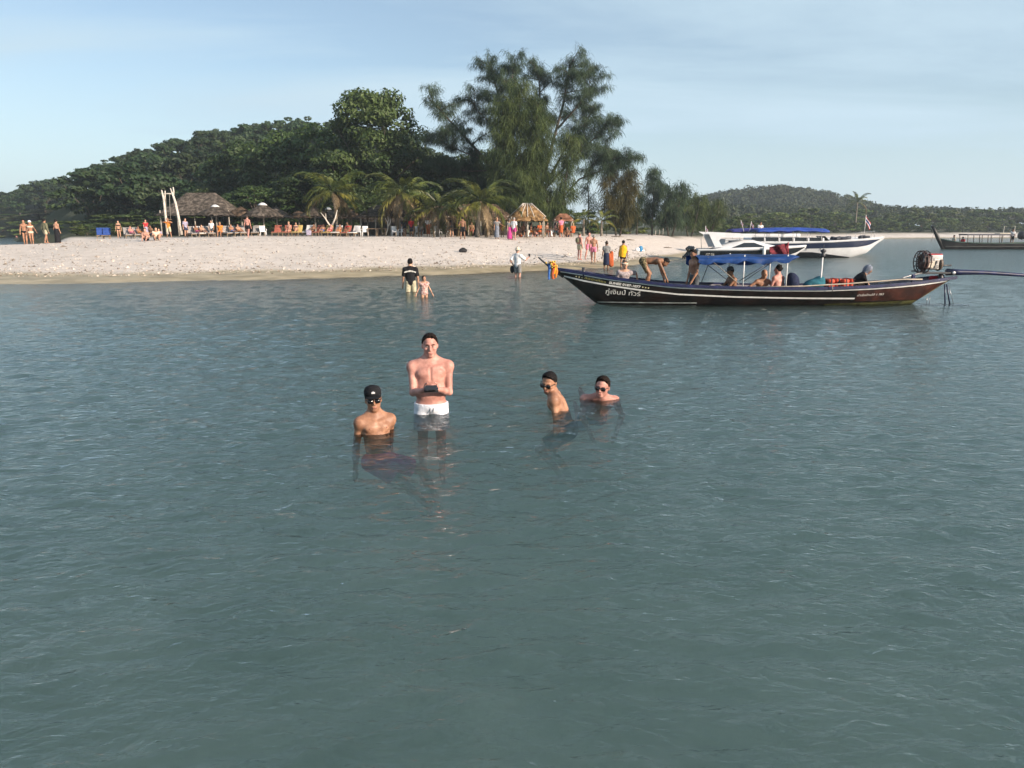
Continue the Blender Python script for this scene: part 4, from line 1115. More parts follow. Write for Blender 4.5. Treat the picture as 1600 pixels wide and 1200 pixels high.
def sunglasses(fig, e, lens=0.034):
    k, c, M = fig.kh, fig.hc, Matrix(fig.Hm.tolist())
    def W(m): m.v = [tuple(M @ (Vector(v) * k) + Vector(c)) for v in m.v]; return m
    f = MB(); f.tube([(-0.012, -0.112, 0.008), (0.012, -0.112, 0.008)], 0.004, 6)
    for sd in (1, -1): f.tube([(sd * 0.066, -0.094, 0.010), (sd * 0.082, -0.04, 0.008), (sd * 0.083, 0.012, 0.0)], 0.0045, 6)
    fr = W(f).build('sunglasses', frameM, e, True)
    for sd in (1, -1):
        m = MB(); n = 14
        vs = []
        for z_, s_ in ((0.0, 1.0), (0.007, 0.9)):
            for j in range(n):
                a = 2 * math.pi * j / n
                ca, sa = math.cos(a), math.sin(a)
                rx = lens * (abs(ca) ** 0.75) * (1 if ca > 0 else -1) * s_; rz = 0.025 * (abs(sa) ** 0.75) * (1 if sa > 0 else -1) * s_
                vs.append((sd * 0.036 + rx, -0.107 - z_ + 0.30 * max(0, sd * rx + 0.0) * 0.5, 0.000 + rz))
        fs = [(j, (j + 1) % n, n + (j + 1) % n, n + j) for j in range(n)] + [tuple(range(n))[::-1], tuple(range(n, 2 * n))]
        W(m.add(vs, fs)).build('lens', glassM, fr, True)
def on_ground(u, v, y0=20.0, y1=68.0):
    d = ray(u, v); y = y0
    while y < y1:
        if CAM_H + d.z * y <= gzf(d.x * y, y): break
        y += 0.1
    return Vector((d.x * y, y, gzf(d.x * y, y)))
# ------------------------------------------------------------------ the four men in the water
shortsM = mat('swim_shorts_white', (0.66, 0.68, 0.74), 0.8, 0.1, 12, spec=0.2, bump=0.4, bscale=22)
eyeM = mat('eye_white', (0.30, 0.27, 0.25), 0.3); irisM = mat('eye_iris', (0.03, 0.025, 0.02), 0.2)
nippleM = mat('nipple', (0.26, 0.105, 0.075), 0.6)
# --- standing man with the remote control
w = on_z(674, 645); bedz = gzf(w.x, w.y)
H = 1.86; feet = -0.875                                  # feet below the water line
fg = Fig(H, pel=(0, 0, 0.53 * H + feet), lean=R(1), hl=(0.085, -0.31, 0.36), hr=(-0.075, -0.31, 0.355), el=(0.45, 0.6, -0.9), er=(-0.45, 0.6, -0.9), head=(R(2), R(4), 0),
         fl=(0.12, 0.0, feet + 0.07), fr=(-0.12, 0.02, feet + 0.07), w=1.16, bulk=1.17)
hands = {1: dict(d=(-0.35, -0.75, 0.25), n=(-0.9, 0.4, 0.1), thumb=-1, curl=0.55), -1: dict(d=(0.35, -0.75, 0.25), n=(0.9, 0.4, 0.1), thumb=1, curl=0.55)}
man = empty('person', (w.x, w.y, 0), math.atan2(w.x, w.y) * -1, 'bare chested man in white swim shorts standing waist deep, holding a black remote control', 'person', 'men in the water')
prims = fg.torso() + fg.legs() + fg.arms(hands) + fg.head_prims(True)
prims.append(ell(fg.P + fg.U * fg.Lt * 0.30 + fg.Fw * 0.121, (0.010, 0.014, 0.012), None, 0.01, True))          # navel
prims.append(cap(fg.P + fg.U * fg.Lt * 0.62 + fg.Fw * 0.135, 0.006, fg.P + fg.U * fg.Lt * 0.86 + fg.Fw * 0.128, 0.006, 0.03, sub=True))
V, Q = sdf_mesh(prims, 0.0075)
mesh_np('body', V, Q, SKIN['pink'], man)
q, pl, off = fg.g_shorts(0.66, 1.15)
V, Q = sdf_mesh(q, 0.009, 0.016, [(fg.P + fg.U * 0.015 * H, fg.U)], noise=0.0016)
sh = mesh_np('shorts', V, Q, shortsM, man)
for sd in (-1, 1): MB().tube([fg.P + fg.U * 0.01 * H + fg.Fw * 0.145 + fg.X * 0.012 * sd, fg.P - fg.U * 0.02 + fg.Fw * 0.155 + fg.X * (0.02 * sd + 0.006), fg.P - fg.U * 0.075 + fg.Fw * 0.15 + fg.X * 0.018 * sd], 0.0045, 5).build('drawstring', CL['slate'], sh, True)
q, pl, off = fg.hair('short')
V, Q = sdf_mesh(q, 0.0055, 0.006, pl, noise=0.004, fray=0.007); mesh_np('hair', V, Q, HAIRM['dark'], man)
def face_bits(fg, parent):
    k, c, M = fg.kh, fg.hc, fg.Hm
    for sd in (1, -1):
        p = c + M @ (np.array([sd * 0.031, -0.085, 0.003]) * k)
        ey = MB().lathe([(0.0005, -0.009), (0.0065, -0.0065), (0.009, 0), (0.0065, 0.0065), (0.0005, 0.009)], 10).build('eye', eyeM, parent, True); ey.location = p
        MB().lathe([(0.0005, -0.005), (0.004, -0.003), (0.0055, 0), (0.004, 0.003), (0.0005, 0.005)], 8, (0, -0.0065, 0)).build('iris', irisM, ey, True)
        a = c + M @ (np.array([sd * 0.014, -0.101, 0.024]) * k); b = c + M @ (np.array([sd * 0.034, -0.096, 0.029]) * k); d = c + M @ (np.array([sd * 0.050, -0.084, 0.022]) * k)
        MB().tube([a, b, d], [0.004, 0.005, 0.003], 5).build('eyebrow', HAIRM['dark'], parent, True)
face_bits(fg, man)
lipM = mat('lip', (0.34, 0.12, 0.10), 0.5)
def mouth(fg, parent):
    k, c, M = fg.kh, fg.hc, fg.Hm
    P_ = [c + M @ (np.array(t) * k) for t in ((-0.024, -0.089, -0.068), (-0.010, -0.0965, -0.0685), (0.010, -0.0965, -0.0685), (0.024, -0.089, -0.068))]
    MB().tube(P_, [0.002, 0.0055, 0.0055, 0.002], 6).build('mouth', lipM, parent, True)
mouth(fg, man)
def nipples(fg, parent):
    for sd in (1, -1):
        p = fg.P + fg.U * fg.Lt * 0.735 + fg.X * sd * 0.098 * fg.k * fg.w + fg.Fw * 0.112 * fg.k
        o = MB().lathe([(0.013, -0.006), (0.011, 0.003), (0.004, 0.006), (0.001, 0.007)], 10).build('nipple', nippleM, parent, True)
        o.location = p; o.rotation_euler = Vector(fg.Fw + fg.X * sd * 0.45).to_track_quat('Z', 'Y').to_euler()
nipples(fg, man)
# remote control in his hands (a thing of its own)
rcM = mat('remote_black', (0.012, 0.012, 0.014), 0.35, spec=0.5); rcs = mat('remote_screen', (0.02, 0.022, 0.026), 0.12, spec=0.7)
mid = Vector((fg.wri[1] + fg.wri[-1]) / 2) + Vector((0.0, -0.085, 0.030))
rc = empty('remote_control', man.matrix_basis @ mid, man.rotation_euler.z, 'black handheld remote control with a screen in the standing man\'s hands', 'remote')
tl = Euler((R(38), 0, 0))
MB().box((0, 0, 0), (0.145, 0.085, 0.036), tl, 0.012).box((0.065, 0.03, -0.02), (0.035, 0.05, 0.05), tl, 0.01).box((-0.065, 0.03, -0.02), (0.035, 0.05, 0.05), tl, 0.01).build('case', rcM, rc, True)
MB().box((0, -0.045, 0.022), (0.135, 0.010, 0.070), Euler((R(-52), 0, 0)), 0.004).build('phone', rcs, rc, True)
for sd in (-1, 1):
    MB().lathe([(0.010, 0), (0.006, 0.008), (0.005, 0.016), (0.012, 0.019), (0.011, 0.024)], 10, (sd * 0.045, 0.004, 0.020), Matrix.Rotation(R(38), 3, 'X')).build('stick', rcM, rc, True)
    MB().box((sd * 0.05, -0.06, 0.005), (0.03, 0.06, 0.008), Euler((R(20), 0, R(sd * 12))), 0.003).build('aerial', rcM, rc, True)

# --- man with cap and sunglasses sitting in the water
w = on_z(583, 680)
H = 1.74
fg = Fig(H, pel=(0.05, 0.05, -0.31), lean=R(-10), side=R(-3), twist=R(14), head=(R(4), R(-2), R(-3)), hl=(0.16, 0.34, -0.46), hr=(-0.21, 0.14, -0.44), el=(0.3, 1, 0), er=(-0.5, 0.7, 0),
         fl=(0.70, 0.10, -0.86), fr=(0.62, -0.05, -0.88), kl=(0, 0, 1), kr=(0, 0, 1), w=0.98)
man = empty('person', (w.x, w.y, 0), -math.atan2(w.x, w.y), 'man in black cap and dark sunglasses sitting chest deep in the water', 'person', 'men in the water')
V, Q = sdf_mesh(fg.torso() + fg.legs() + fg.arms('mitt') + fg.head_prims(True), 0.0085); mesh_np('body', V, Q, SKIN['tan'], man)
q, pl, off = fg.g_shorts(0.7, 1.1); V, Q = sdf_mesh(q, 0.012, 0.016, pl); mesh_np('shorts', V, Q, CL['magenta'], man)
q, pl, off = fg.hair('buzz'); V, Q = sdf_mesh(q, 0.008, 0.005, pl); mesh_np('hair', V, Q, HAIRM['black'], man)
cp_ = fig_hat(fg, man, 'black', name='cap', peak=True)
# small pale crest mark on the cap front
mk = MB()
for (x, z, ww, hh) in ((-0.013, 0.0, 0.010, 0.010), (0.0, 0.003, 0.012, 0.018), (0.013, 0.0, 0.010, 0.010), (0, -0.008, 0.038, 0.005)):
    p = Matrix(fg.Hm.tolist()) @ (Vector((x, -0.0985, 0.088 + z)) * fg.kh) + Vector(fg.hc)
    mk.box(p, (ww, 0.004, hh), Matrix(fg.Hm.tolist()) @ Matrix.Rotation(R(-24), 3, 'X'), 0)
mk.build('cap_mark', CL['white'], cp_)
sunglasses(fg, man, 0.030); mouth(fg, man); nipples(fg, man)

# --- man turned sideways with sunglasses
w = on_z(874, 638)
H = 1.76
fg = Fig(H, pel=(0.0, 0.12, -0.27), lean=R(24), twist=R(6), head=(R(74), R(14), R(6)), hl=(0.16, -0.02, -0.46), hr=(-0.16, -0.06, -0.46), el=(0.4, 0.9, 0), er=(-0.4, 0.9, 0),
         fl=(0.12, 0.05, -0.85), fr=(-0.12, 0.1, -0.85), kl=(0.1, -1, 0), kr=(-0.1, -1, 0), w=1.0)
fg.hc = fg.hc + np.array([0, -0.01, -0.035])
man = empty('person', (w.x, w.y, 0), R(-98) - math.atan2(w.x, w.y), 'dark haired man in sunglasses turned sideways, back to the sun, shoulders out of the water', 'person', 'men in the water')
V, Q = sdf_mesh(fg.torso() + fg.legs() + fg.arms('mitt') + fg.head_prims(True), 0.0085); mesh_np('body', V, Q, SKIN['tan'], man)
q, pl, off = fg.g_shorts(0.7, 1.1); V, Q = sdf_mesh(q, 0.012, 0.016, pl); mesh_np('shorts', V, Q, CL['navy'], man)
q, pl, off = fg.hair('short'); V, Q = sdf_mesh(q, 0.006, 0.006, pl, noise=0.004, fray=0.006); mesh_np('hair', V, Q, HAIRM['black'], man)
sunglasses(fg, man, 0.031); mouth(fg, man)

# --- man lying in the water, head and shoulders out, feet behind him
w = on_z(952, 625)
H = 1.80
fg = Fig(H, pel=(-0.22, 0.38, -0.33), lean=R(46), side=R(12), twist=R(6), head=(R(-14), R(4), R(6)), hl=(0.10, 0.15, -0.50), hr=(-0.25, 0.15, -0.50), el=(0.4, 0.6, -0.3), er=(-0.4, 0.6, -0.3),
         fl=(-0.42, 1.22, -0.17), fr=(-0.48, 1.05, -0.36), kl=(0, 0, -1), kr=(0, 0, -1), w=1.12)
man = empty('person', (w.x, w.y, 0), -math.atan2(w.x, w.y), 'brown haired man in sunglasses lying low in the water, only head and shoulder out', 'person', 'men in the water')
fg.fd = (-0.2, 0.8, 0.55)
V, Q = sdf_mesh(fg.torso() + fg.legs() + fg.arms('mitt') + fg.head_prims(True), 0.0085); mesh_np('body', V, Q, SKIN['pink'], man)
q, pl, off = fg.g_shorts(0.6, 1.1); V, Q = sdf_mesh(q, 0.012, 0.016, pl); mesh_np('shorts', V, Q, CL['blue'], man)
q, pl, off = fg.hair('short'); V, Q = sdf_mesh(q, 0.006, 0.008, pl, noise=0.006, fray=0.008); mesh_np('hair', V, Q, HAIRM['dark'], man)
sunglasses(fg, man, 0.031); mouth(fg, man)
# ------------------------------------------------------------------ boats
class Hull:
    """hull along +X: control stations x, gunwale height, keel height, half beam"""
    def __init__(s, x, zg, zk, b, pw=0.5, n=90):
        s.x = np.array(x, float); s.tg, s.tk, s.tb, s.pw, s.n = np.array(zg, float), np.array(zk, float), np.array(b, float), pw, n
    def _i(s, t, x):
        # smoothed interpolation of the control points
        e = (s.x[-1] - s.x[0]) * 0.02
        return sum(np.interp(np.clip(np.asarray(x, float) + o * e, s.x[0], s.x[-1]), s.x, t) for o in (-1, -.5, 0, .5, 1)) / 5
    def zg(s, x): return s._i(s.tg, x)
    def zk(s, x): return np.interp(x, s.x, s.tk)
    def hb(s, x): return s._i(s.tb, x)
    def hw(s, x, z):
        t = np.clip((z - s.zk(x)) / np.maximum(s.zg(x) - s.zk(x), 1e-3), 0, 1)
        return s.hb(x) * (0.04 + 0.96 * t ** s.pw)
    def shell(s, name, m, parent, floor=0.05, thick=0.045, mats=None, zone=None, m_in=None):
        X = np.linspace(s.x[0], s.x[-1], s.n); T = np.linspace(0, 1, 15) ** 1.6
        V, Fs = [], []
        rows = []
        for sd in (-1, 1):
            G = np.zeros((s.n, 15), int)
            for i, x in enumerate(X):
                zk, zg = float(s.zk(x)), float(s.zg(x))
                for j, t in enumerate(T):
                    z = zk + (zg - zk) * t; G[i, j] = len(V); V.append((x, sd * float(s.hw(x, z)), z))
            for i in range(s.n - 1):
                for j in range(14):
                    f = (G[i, j], G[i + 1, j], G[i + 1, j + 1], G[i, j + 1]); Fs.append(f if sd < 0 else f[::-1])
            rows.append(G)
        for i in range(s.n - 1): Fs.append((rows[0][i, 0], rows[1][i, 0], rows[1][i + 1, 0], rows[0][i + 1, 0]))
        o = mesh_np(name, V, Fs, m, parent)
        # inside
        V, Fs = [], []
        Xi = X[2:-2]
        G = np.zeros((len(Xi), 9), int)
        for i, x in enumerate(Xi):
            zg = float(s.zg(x)); zf = min(max(floor, float(s.zk(x)) + 0.06), zg - 0.02)
            prof = []
            for t in (1, 0.6, 0.2, 0.0): z = zf + (zg - zf) * t; prof.append((max(0.004, float(s.hw(x, z)) - thick), z))
            pts = [(-a, z) for a, z in prof] + [(0, zf)] + [(a, z) for a, z in prof[::-1]]
            for j, (yy_, z) in enumerate(pts): G[i, j] = len(V); V.append((x, yy_, z))
        for i in range(len(Xi) - 1):
            for j in range(8): Fs.append((G[i, j], G[i, j + 1], G[i + 1, j + 1], G[i + 1, j]))
        mesh_np('inner_hull', V, Fs, m_in or m, parent, False)
        return o
    def strip(s, name, xs, zlo, zhi, m, parent, sd=-1, off=0.006, nv=6):
        """band following the hull side"""
        V, Fs = [], []
        for x, a, b in zip(xs, zlo, zhi):
            for j in range(nv):
                z = a + (b - a) * j / (nv - 1); V.append((x, sd * (float(s.hw(x, z)) + off), z))
        for i in range(len(xs) - 1):
            for j in range(nv - 1):
                k = i * nv + j; f = (k, k + nv, k + nv + 1, k + 1); Fs.append(f if sd < 0 else f[::-1])
        return mesh_np(name, V, Fs, m, parent, True)
    def rail(s, name, m, parent, sd, w=0.05, h=0.09, x0=None, x1=None):
        X = np.linspace(s.x[0] if x0 is None else x0, s.x[-1] if x1 is None else x1, 60); V, Fs = [], []
        for x in X:
            zg = float(s.zg(x)); y = sd * float(s.hw(x, zg))
            a, b = y - sd * w, y + sd * w * 0.5
            V += [(x, b, zg - h * 0.5), (x, b, zg + h * 0.5), (x, a, zg + h * 0.5), (x, a, zg - h * 0.5)]
        for i in range(len(X) - 1):
            for j in range(4):
                f = (4 * i + j, 4 * i + 4 + j, 4 * i + 4 + (j + 1) % 4, 4 * i + (j + 1) % 4); Fs.append(f[::-1] if sd < 0 else f)
        k = 4 * (len(X) - 1); Fs += [(0, 1, 2, 3), (k + 3, k + 2, k + 1, k)]
        return mesh_np(name, V, Fs, m, parent, False)
def text_mesh(s, size, name='lettering', shear=0.0, bold=0.0):
    cu = bpy.data.curves.new(name, 'FONT'); cu.body = s; cu.size = size; cu.resolution_u = 3; cu.shear = shear; cu.offset = bold
    o = bpy.data.objects.new(name, cu); COL.objects.link(o)
    bpy.context.view_layer.update()
    me = o.to_mesh(); v = np.array([tuple(q.co) for q in me.vertices]).reshape(-1, 3); f = [tuple(p.vertices) for p in me.polygons]
    o.to_mesh_clear(); bpy.data.objects.remove(o); bpy.data.curves.remove(cu)
    return v, f
def hull_text(hull, s, x0, x1, zbase, size, m, parent, shear=0.0, off=0.009, sd=-1, bold=0.0):
    """lettering wrapped onto the hull side, baseline height zbase(x), stretched to run x0..x1"""
    v, f = text_mesh(s, size, shear=shear, bold=bold)
    if len(v) == 0: return None
    a, b = v[:, 0].min(), v[:, 0].max(); X = x0 + (v[:, 0] - a) * (x1 - x0) / (b - a); Z = np.array([zbase(x) for x in X]) + v[:, 1]
    Y = sd * (hull.hw(X, Z) + off)
    return mesh_np('lettering', np.stack([X, Y, Z], 1), f, m, parent, False)

woodM = mat('hull_brown', (0.009, 0.006, 0.006), 0.32, 0.4, 1.5, spec=0.5, coat=0.3, var_hue=(0.022, 0.011, 0.009), bump=0.1, bscale=6)
woodbM = mat('hull_black', (0.013, 0.012, 0.013), 0.35, 0.3, 2, spec=0.5)
navyM = mat('paint_navy', (0.010, 0.013, 0.060), 0.4, 0.35, 5, spec=0.45)
whiteM = mat('paint_white', (0.75, 0.74, 0.72), 0.45, 0.12, 6)
inM = mat('boat_inside', (0.16, 0.15, 0.17), 0.7, 0.35, 4)
plankM = mat('plank_wood', (0.24, 0.17, 0.11), 0.7, 0.3, 5, bump=0.2)
algaeM = mat('hull_algae', (0.055, 0.055, 0.016), 0.6, 0.4, 4, var_hue=(0.10, 0.10, 0.03))
yelM = mat('paint_yellow', (0.62, 0.42, 0.06), 0.5, 0.15, 6)
letM = mat('letter_white', (0.72, 0.70, 0.66), 0.6); letyM = mat('letter_yellow', (0.42, 0.38, 0.12), 0.6)
metalM = mat('metal_grey', (0.33, 0.33, 0.34), 0.4, 0.3, 10, metal=0.7)
darkM = mat('metal_dark', (0.03, 0.03, 0.035), 0.45, 0.3, 10, spec=0.5)
ropeM = mat('rope', (0.25, 0.23, 0.20), 0.9, 0.2, 20); ropedM = mat('rope_dark', (0.06, 0.06, 0.07), 0.9)
tarpM = mat('tarp_blue', (0.008, 0.050, 0.20), 0.55, 0.25, 3, spec=0.3, transl=0.18, bump=0.3, bscale=5)

# ---- the long-tail boat
BY = 22.75
boat = empty('longtail_boat', (0, BY, 0), 0, 'long dark brown wooden longtail boat with blue gunwale and white stripes', 'boat')
def bp(u, v, dy=-0.6): p = at(u, v, BY + dy); return (p.x, p.z)
gun = [bp(868, 420, -0.1), bp(890, 423.5, -0.3), bp(912, 427, -0.45), bp(952, 434, -0.6), bp(1000, 440, -0.75), bp(1050, 446, -0.8), bp(1110, 448.5, -0.8), bp(1200, 450.8, -0.8), bp(1290, 450.8, -0.8), bp(1360, 448, -0.72), bp(1400, 445, -0.65), bp(1440, 441.5, -0.55), bp(1475, 436.5, -0.42), bp(1495, 433, -0.35)]
bx = [p[0] for p in gun]; bz = [p[1] for p in gun]
xk0, xk1 = bp(935, 478)[0], bp(1438, 479)[0]
def keel(x):
    if x < xk0: return float(np.interp(x, [bx[0], xk0], [bz[0] - 0.06, -0.02]))
    if x > xk1: return float(np.interp(x, [xk1, bx[-1]], [-0.02, bz[-1] - 0.05]))
    return -0.02 - 0.22 * math.sin(math.pi * (x - xk0) / (xk1 - xk0)) ** 0.5
bxs = sorted(set(bx + [xk0, xk0 + 0.4, xk0 + 1.2, xk1, xk1 - 0.4, xk1 - 1.2]))
hl_ = Hull(bxs, [np.interp(x, bx, bz) for x in bxs], [keel(x) for x in bxs], [np.interp(x, [bx[0], bx[1], bx[2], bx[3], bx[4], bx[5], bx[8], bx[10], bx[11], bx[13]], [0.05, 0.22, 0.34, 0.55, 0.70, 0.78, 0.80, 0.68, 0.55, 0.34]) for x in bxs], 0.42)
hl_.shell('hull', woodM, boat, floor=-0.12, m_in=inM)
for sd in (-1, 1): hl_.rail('gunwale', navyM, boat, sd, 0.05, 0.085)
XX = np.linspace(bx[0] + 0.15, bx[-1] - 0.12, 70)
for sd in (-1, 1):
    zt = hl_.zg(XX) - 0.05
    hl_.strip('white_trim', XX, zt - np.interp(XX, [bx[0], 0, bx[-1]], [0.022, 0.026, 0.045]), zt, whiteM, boat, sd)
    st = [bp(882, 432, -0.3), bp(912, 439, -0.4), bp(952, 446, -0.5), bp(1000, 453.3, -0.65), bp(1060, 459.8, -0.65), bp(1150, 464, -0.65), bp(1250, 466, -0.65), bp(1336, 466.5, -0.6)]
    X2 = np.linspace(st[0][0], st[-1][0], 60); z2 = np.interp(X2, [p[0] for p in st], [p[1] for p in st])
    hl_.strip('white_stripe', X2, z2 - 0.024, z2 + 0.022, whiteM, boat, sd)
    X3 = np.linspace(bp(936, 474)[0], bp(1090, 474)[0], 24); hl_.strip('boot_stripe', X3, np.full(24, 0.035), np.full(24, 0.07), mat('boot_pale', (0.38, 0.40, 0.38), 0.6, 0.3, 5), boat, sd)
    X4 = np.linspace(bp(1290, 474)[0], bp(1440, 474)[0], 30); hl_.strip('algae_band', X4, np.full(30, -0.06), np.interp(X4, [X4[0], X4[-1]], [0.02, 0.12]), algaeM, boat, sd, 0.004)
Xm = np.linspace(bp(1338, 460)[0], bp(1482, 450)[0], 36)
for sd in (-1, 1): hl_.strip('stern_panel', Xm, np.maximum(hl_.zk(Xm) + 0.06, np.interp(Xm, [Xm[0], Xm[-1]], [0.10, 0.16])), hl_.zg(Xm) - 0.11, mat('paint_maroon', (0.040, 0.014, 0.010), 0.4, 0.4, 3, var_hue=(0.075, 0.024, 0.016)), boat, sd, 0.005)
# yellow edge up the stern
V = []; Fs = []
for i in range(12):
    f = i / 11; x = xk1 + 0.25 + (bx[-1] - 0.2 - xk1 - 0.25) * f; z0 = float(hl_.zk(x)) + 0.02
    for dz in (0.0, 0.075): V.append((x, -(float(hl_.hw(x, z0 + dz)) + 0.008), z0 + dz))
    if i: Fs.append((2 * i - 2, 2 * i, 2 * i + 1, 2 * i - 1))
mesh_np('stern_trim', V, Fs, yelM, boat, True)
# lettering
def zt(u0, v0, u1, v1):
    a, b = bp(u0, v0), bp(u1, v1)
    return lambda x: float(np.interp(x, [a[0], b[0]], [a[1], b[1]])) if a[0] <= x <= b[0] else a[1] + (b[1] - a[1]) * (x - a[0]) / (b[0] - a[0])
hull_text(hl_, 'SUNEE 0187-1077', bp(952, 443)[0], bp(1001, 449)[0], zt(952, 443.6, 1001, 450.0), 0.10, letM, boat, shear=0.15, bold=0.004)
hull_text(hl_, 'เรือนำเที่ยว', bp(914, 437)[0], bp(947, 442)[0], zt(914, 436.2, 947, 442.8), 0.085, letyM, boat)
hull_text(hl_, 'ภู่เงินป๋ ทัวร์', bp(947, 460)[0], bp(1001, 462)[0], zt(947, 459.5, 1001, 463.0), 0.19, letM, boat)
hull_text(hl_, 'ท่าเรือบ้านใต้ 1 783', bp(1339, 462)[0], bp(1381, 460)[0], zt(1339, 463.0, 1381, 461.2), 0.085, letM, boat, shear=0.1)
starM = mat('star_pale', (0.75, 0.68, 0.40), 0.6)
for (u, v) in ((902, 433.0), (906.5, 434), (911, 434.8), (1003.8, 448.6), (1008.2, 449.2), (1012.6, 449.8)):
    cx, cz = bp(u, v); vs = []
    for j in range(10):
        r = (0.030, 0.013)[j % 2]; a = math.pi / 2 + j * math.pi / 5; x, z = cx + r * math.cos(a), cz + r * math.sin(a); vs.append((x, -(float(hl_.hw(x, z)) + 0.009), z))
    mesh_np('star', vs, [tuple(range(10))], starM, boat, False)
# stem, bitt, bow pole with garlands
MB().tube([at(841, 402, BY - 0.05) - boat.location, at(862, 420, BY - 0.02) - boat.location, at(880, 433, BY) - boat.location], [0.022, 0.03, 0.035], 8).build('bow_pole', darkM, boat, True)
MB().tube([at(912, 434, BY - 0.3) - boat.location, at(911.5, 418, BY - 0.3) - boat.location], 0.045, 8).build('bitt', darkM, boat, True)
MB().box(at(923, 431, BY - 0.2) - boat.location, (0.22, 0.14, 0.06), None, 0.02).build('folded_cloth', CL['white'], boat, True)
def ribbon(pts, w, m, name):
    V, Fs = [], []
    for i, p in enumerate(pts):
        p = Vector(p); s_ = w * (1 + 0.25 * math.sin(i * 2.1))
        V += [(p.x - s_, p.y + 0.02 * math.sin(i * 1.7), p.z), (p.x + s_, p.y - 0.02 * math.sin(i * 1.3), p.z), (p.x + s_ * 0.9, p.y + 0.03, p.z), (p.x - s_ * 0.9, p.y + 0.035, p.z)]
    for i in range(len(pts) - 1):
        for j in range(4): Fs.append((4 * i + j, 4 * i + (j + 1) % 4, 4 * i + 4 + (j + 1) % 4, 4 * i + 4 + j))
    return mesh_np(name, V, Fs, m, boat, True)
O = boat.location
for (us, m_, w_) in (([(857.5, 412), (858.5, 420), (857.5, 430), (858, 437)], CL['blue'], 0.035), ([(864, 411), (864.5, 420), (863, 430), (864.5, 436)], CL['rust'], 0.05), ([(868, 414), (869.5, 424), (868, 434)], CL['orange'], 0.04), ([(866, 412), (867, 420), (866, 428)], CL['yellow'], 0.03)):
    ribbon([at(u, v, BY - 0.12 - 0.02 * w_) - O for u, v in us], w_, m_, 'ribbon')
gl = MB(); gr = random.Random(2)
for i in range(46):
    p = at(861 + gr.gauss(0, 2.4) + (i % 7) * 0.9, 410 + gr.gauss(0, 1.8) + (i % 7) * 0.9, BY - 0.1 + gr.gauss(0, 0.05)) - O
    r = gr.uniform(0.018, 0.032)
    gl.lathe([(0.002, -r), (r * 0.8, -r * 0.4), (r, 0.2 * r), (r * 0.6, r * 0.8), (0.002, r)], 6, p)
tag(gl.build('flower_garland', mat('flower', (0.75, 0.36, 0.04), 0.7, 0.4, 9, var_hue=(0.85, 0.62, 0.12)), boat, True), kind='stuff')
# thwarts and floor boards
for u in (960, 1030, 1105, 1180, 1265, 1345, 1405):
    x = bp(u, 450)[0]; z = float(hl_.zg(x)) - 0.14; b_ = float(hl_.hw(x, z)) - 0.05
    MB().box((x, 0, z), (0.24, 2 * b_, 0.035), None, 0.008).build('thwart', plankM, boat)
# awning posts and awning
aw0, aw1 = bp(1089, 400)[0], bp(1245, 400)[0]
ztop = bp(1162, 398)[1]
for (u, v0) in ((1162.5, 398), (1230, 396)):
    for sd in (-1, 1):
        x = bp(u, 420, -0.75)[0]; MB().tube([(x, sd * 0.74, float(hl_.zg(x)) - 0.03), (x, sd * 0.74, bp(u, v0)[1])], 0.018, 8).build('awning_post', whiteM, boat, True)
xp = bp(1284, 420, -0.3)[0]
MB().tube([(xp, -0.3, 0.2), (xp, -0.3, bp(1284, 402, -0.3)[1])], 0.022, 8).build('lamp_post', whiteM, boat, True)
zl = bp(1283, 396, -0.3)[1]
MB().lathe([(0.02, -0.12), (0.07, -0.09), (0.075, -0.03), (0.045, 0.0), (0.045, 0.02), (0.085, 0.06), (0.08, 0.10), (0.02, 0.13)], 12, (xp, -0.3, zl)).build('deck_lamp', darkM, boat, True)
MB().tube([(xp, -0.3, zl + 0.12), (xp + 0.01, -0.3, zl + 0.26)], 0.008, 6).build('aerial', darkM, boat, True)
V, Fs = [], []; nxa, nya = 40, 14
for i in range(nxa + 1):
    f = i / nxa; x = aw0 + (aw1 - aw0) * f; u_ = 1089 + 156 * f
    pk = math.exp(-((u_ - 1162) / 34) ** 2) * 0.06 + math.exp(-((u_ - 1232) / 26) ** 2) * 0.05
    for j in range(nya + 1):
        h = j / nya; sg = math.sin(math.pi * h)
        z = ztop - 0.085 + pk - 0.03 * math.sin(f * math.pi) + 0.03 * math.sin(9 * f + 4 * h) * sg * 0.5 + 0.05 * sg
        V.append((x, -0.78 + 1.56 * h, z))
for i in range(nxa):
    for j in range(nya): a = i * (nya + 1) + j; Fs.append((a, a + nya + 1, a + nya + 2, a + 1))
# hanging front and back edge, scalloped
for sd, j0 in ((-1, 0), (1, nya)):
    base = len(V)
    for i in range(nxa + 1):
        f = i / nxa; p = V[i * (nya + 1) + j0]
        dz = (0.13 if sd < 0 else 0.25) + 0.045 * abs(math.sin(f * math.pi * 6.5)) + 0.03 * math.sin(f * 23)
        if f > 0.9: dz *= (1 - f) / 0.1 * 0.8 + 0.2
        V.append((p[0] + 0.01, p[1] + sd * 0.03 - sd * 0.01 * math.sin(f * 31), p[2] - dz * 0.5)); V.append((p[0], p[1] + sd * 0.02 + 0.03 * math.sin(f * 40), p[2] - dz))
    for i in range(nxa):
        a, b_ = i * (nya + 1) + j0, (i + 1) * (nya + 1) + j0
        Fs += [(a, base + 2 * i, base + 2 * i + 2, b_), (base + 2 * i, base + 2 * i + 1, base + 2 * i + 3, base + 2 * i + 2)]
mesh_np('awning', V, Fs, tarpM, boat, True)
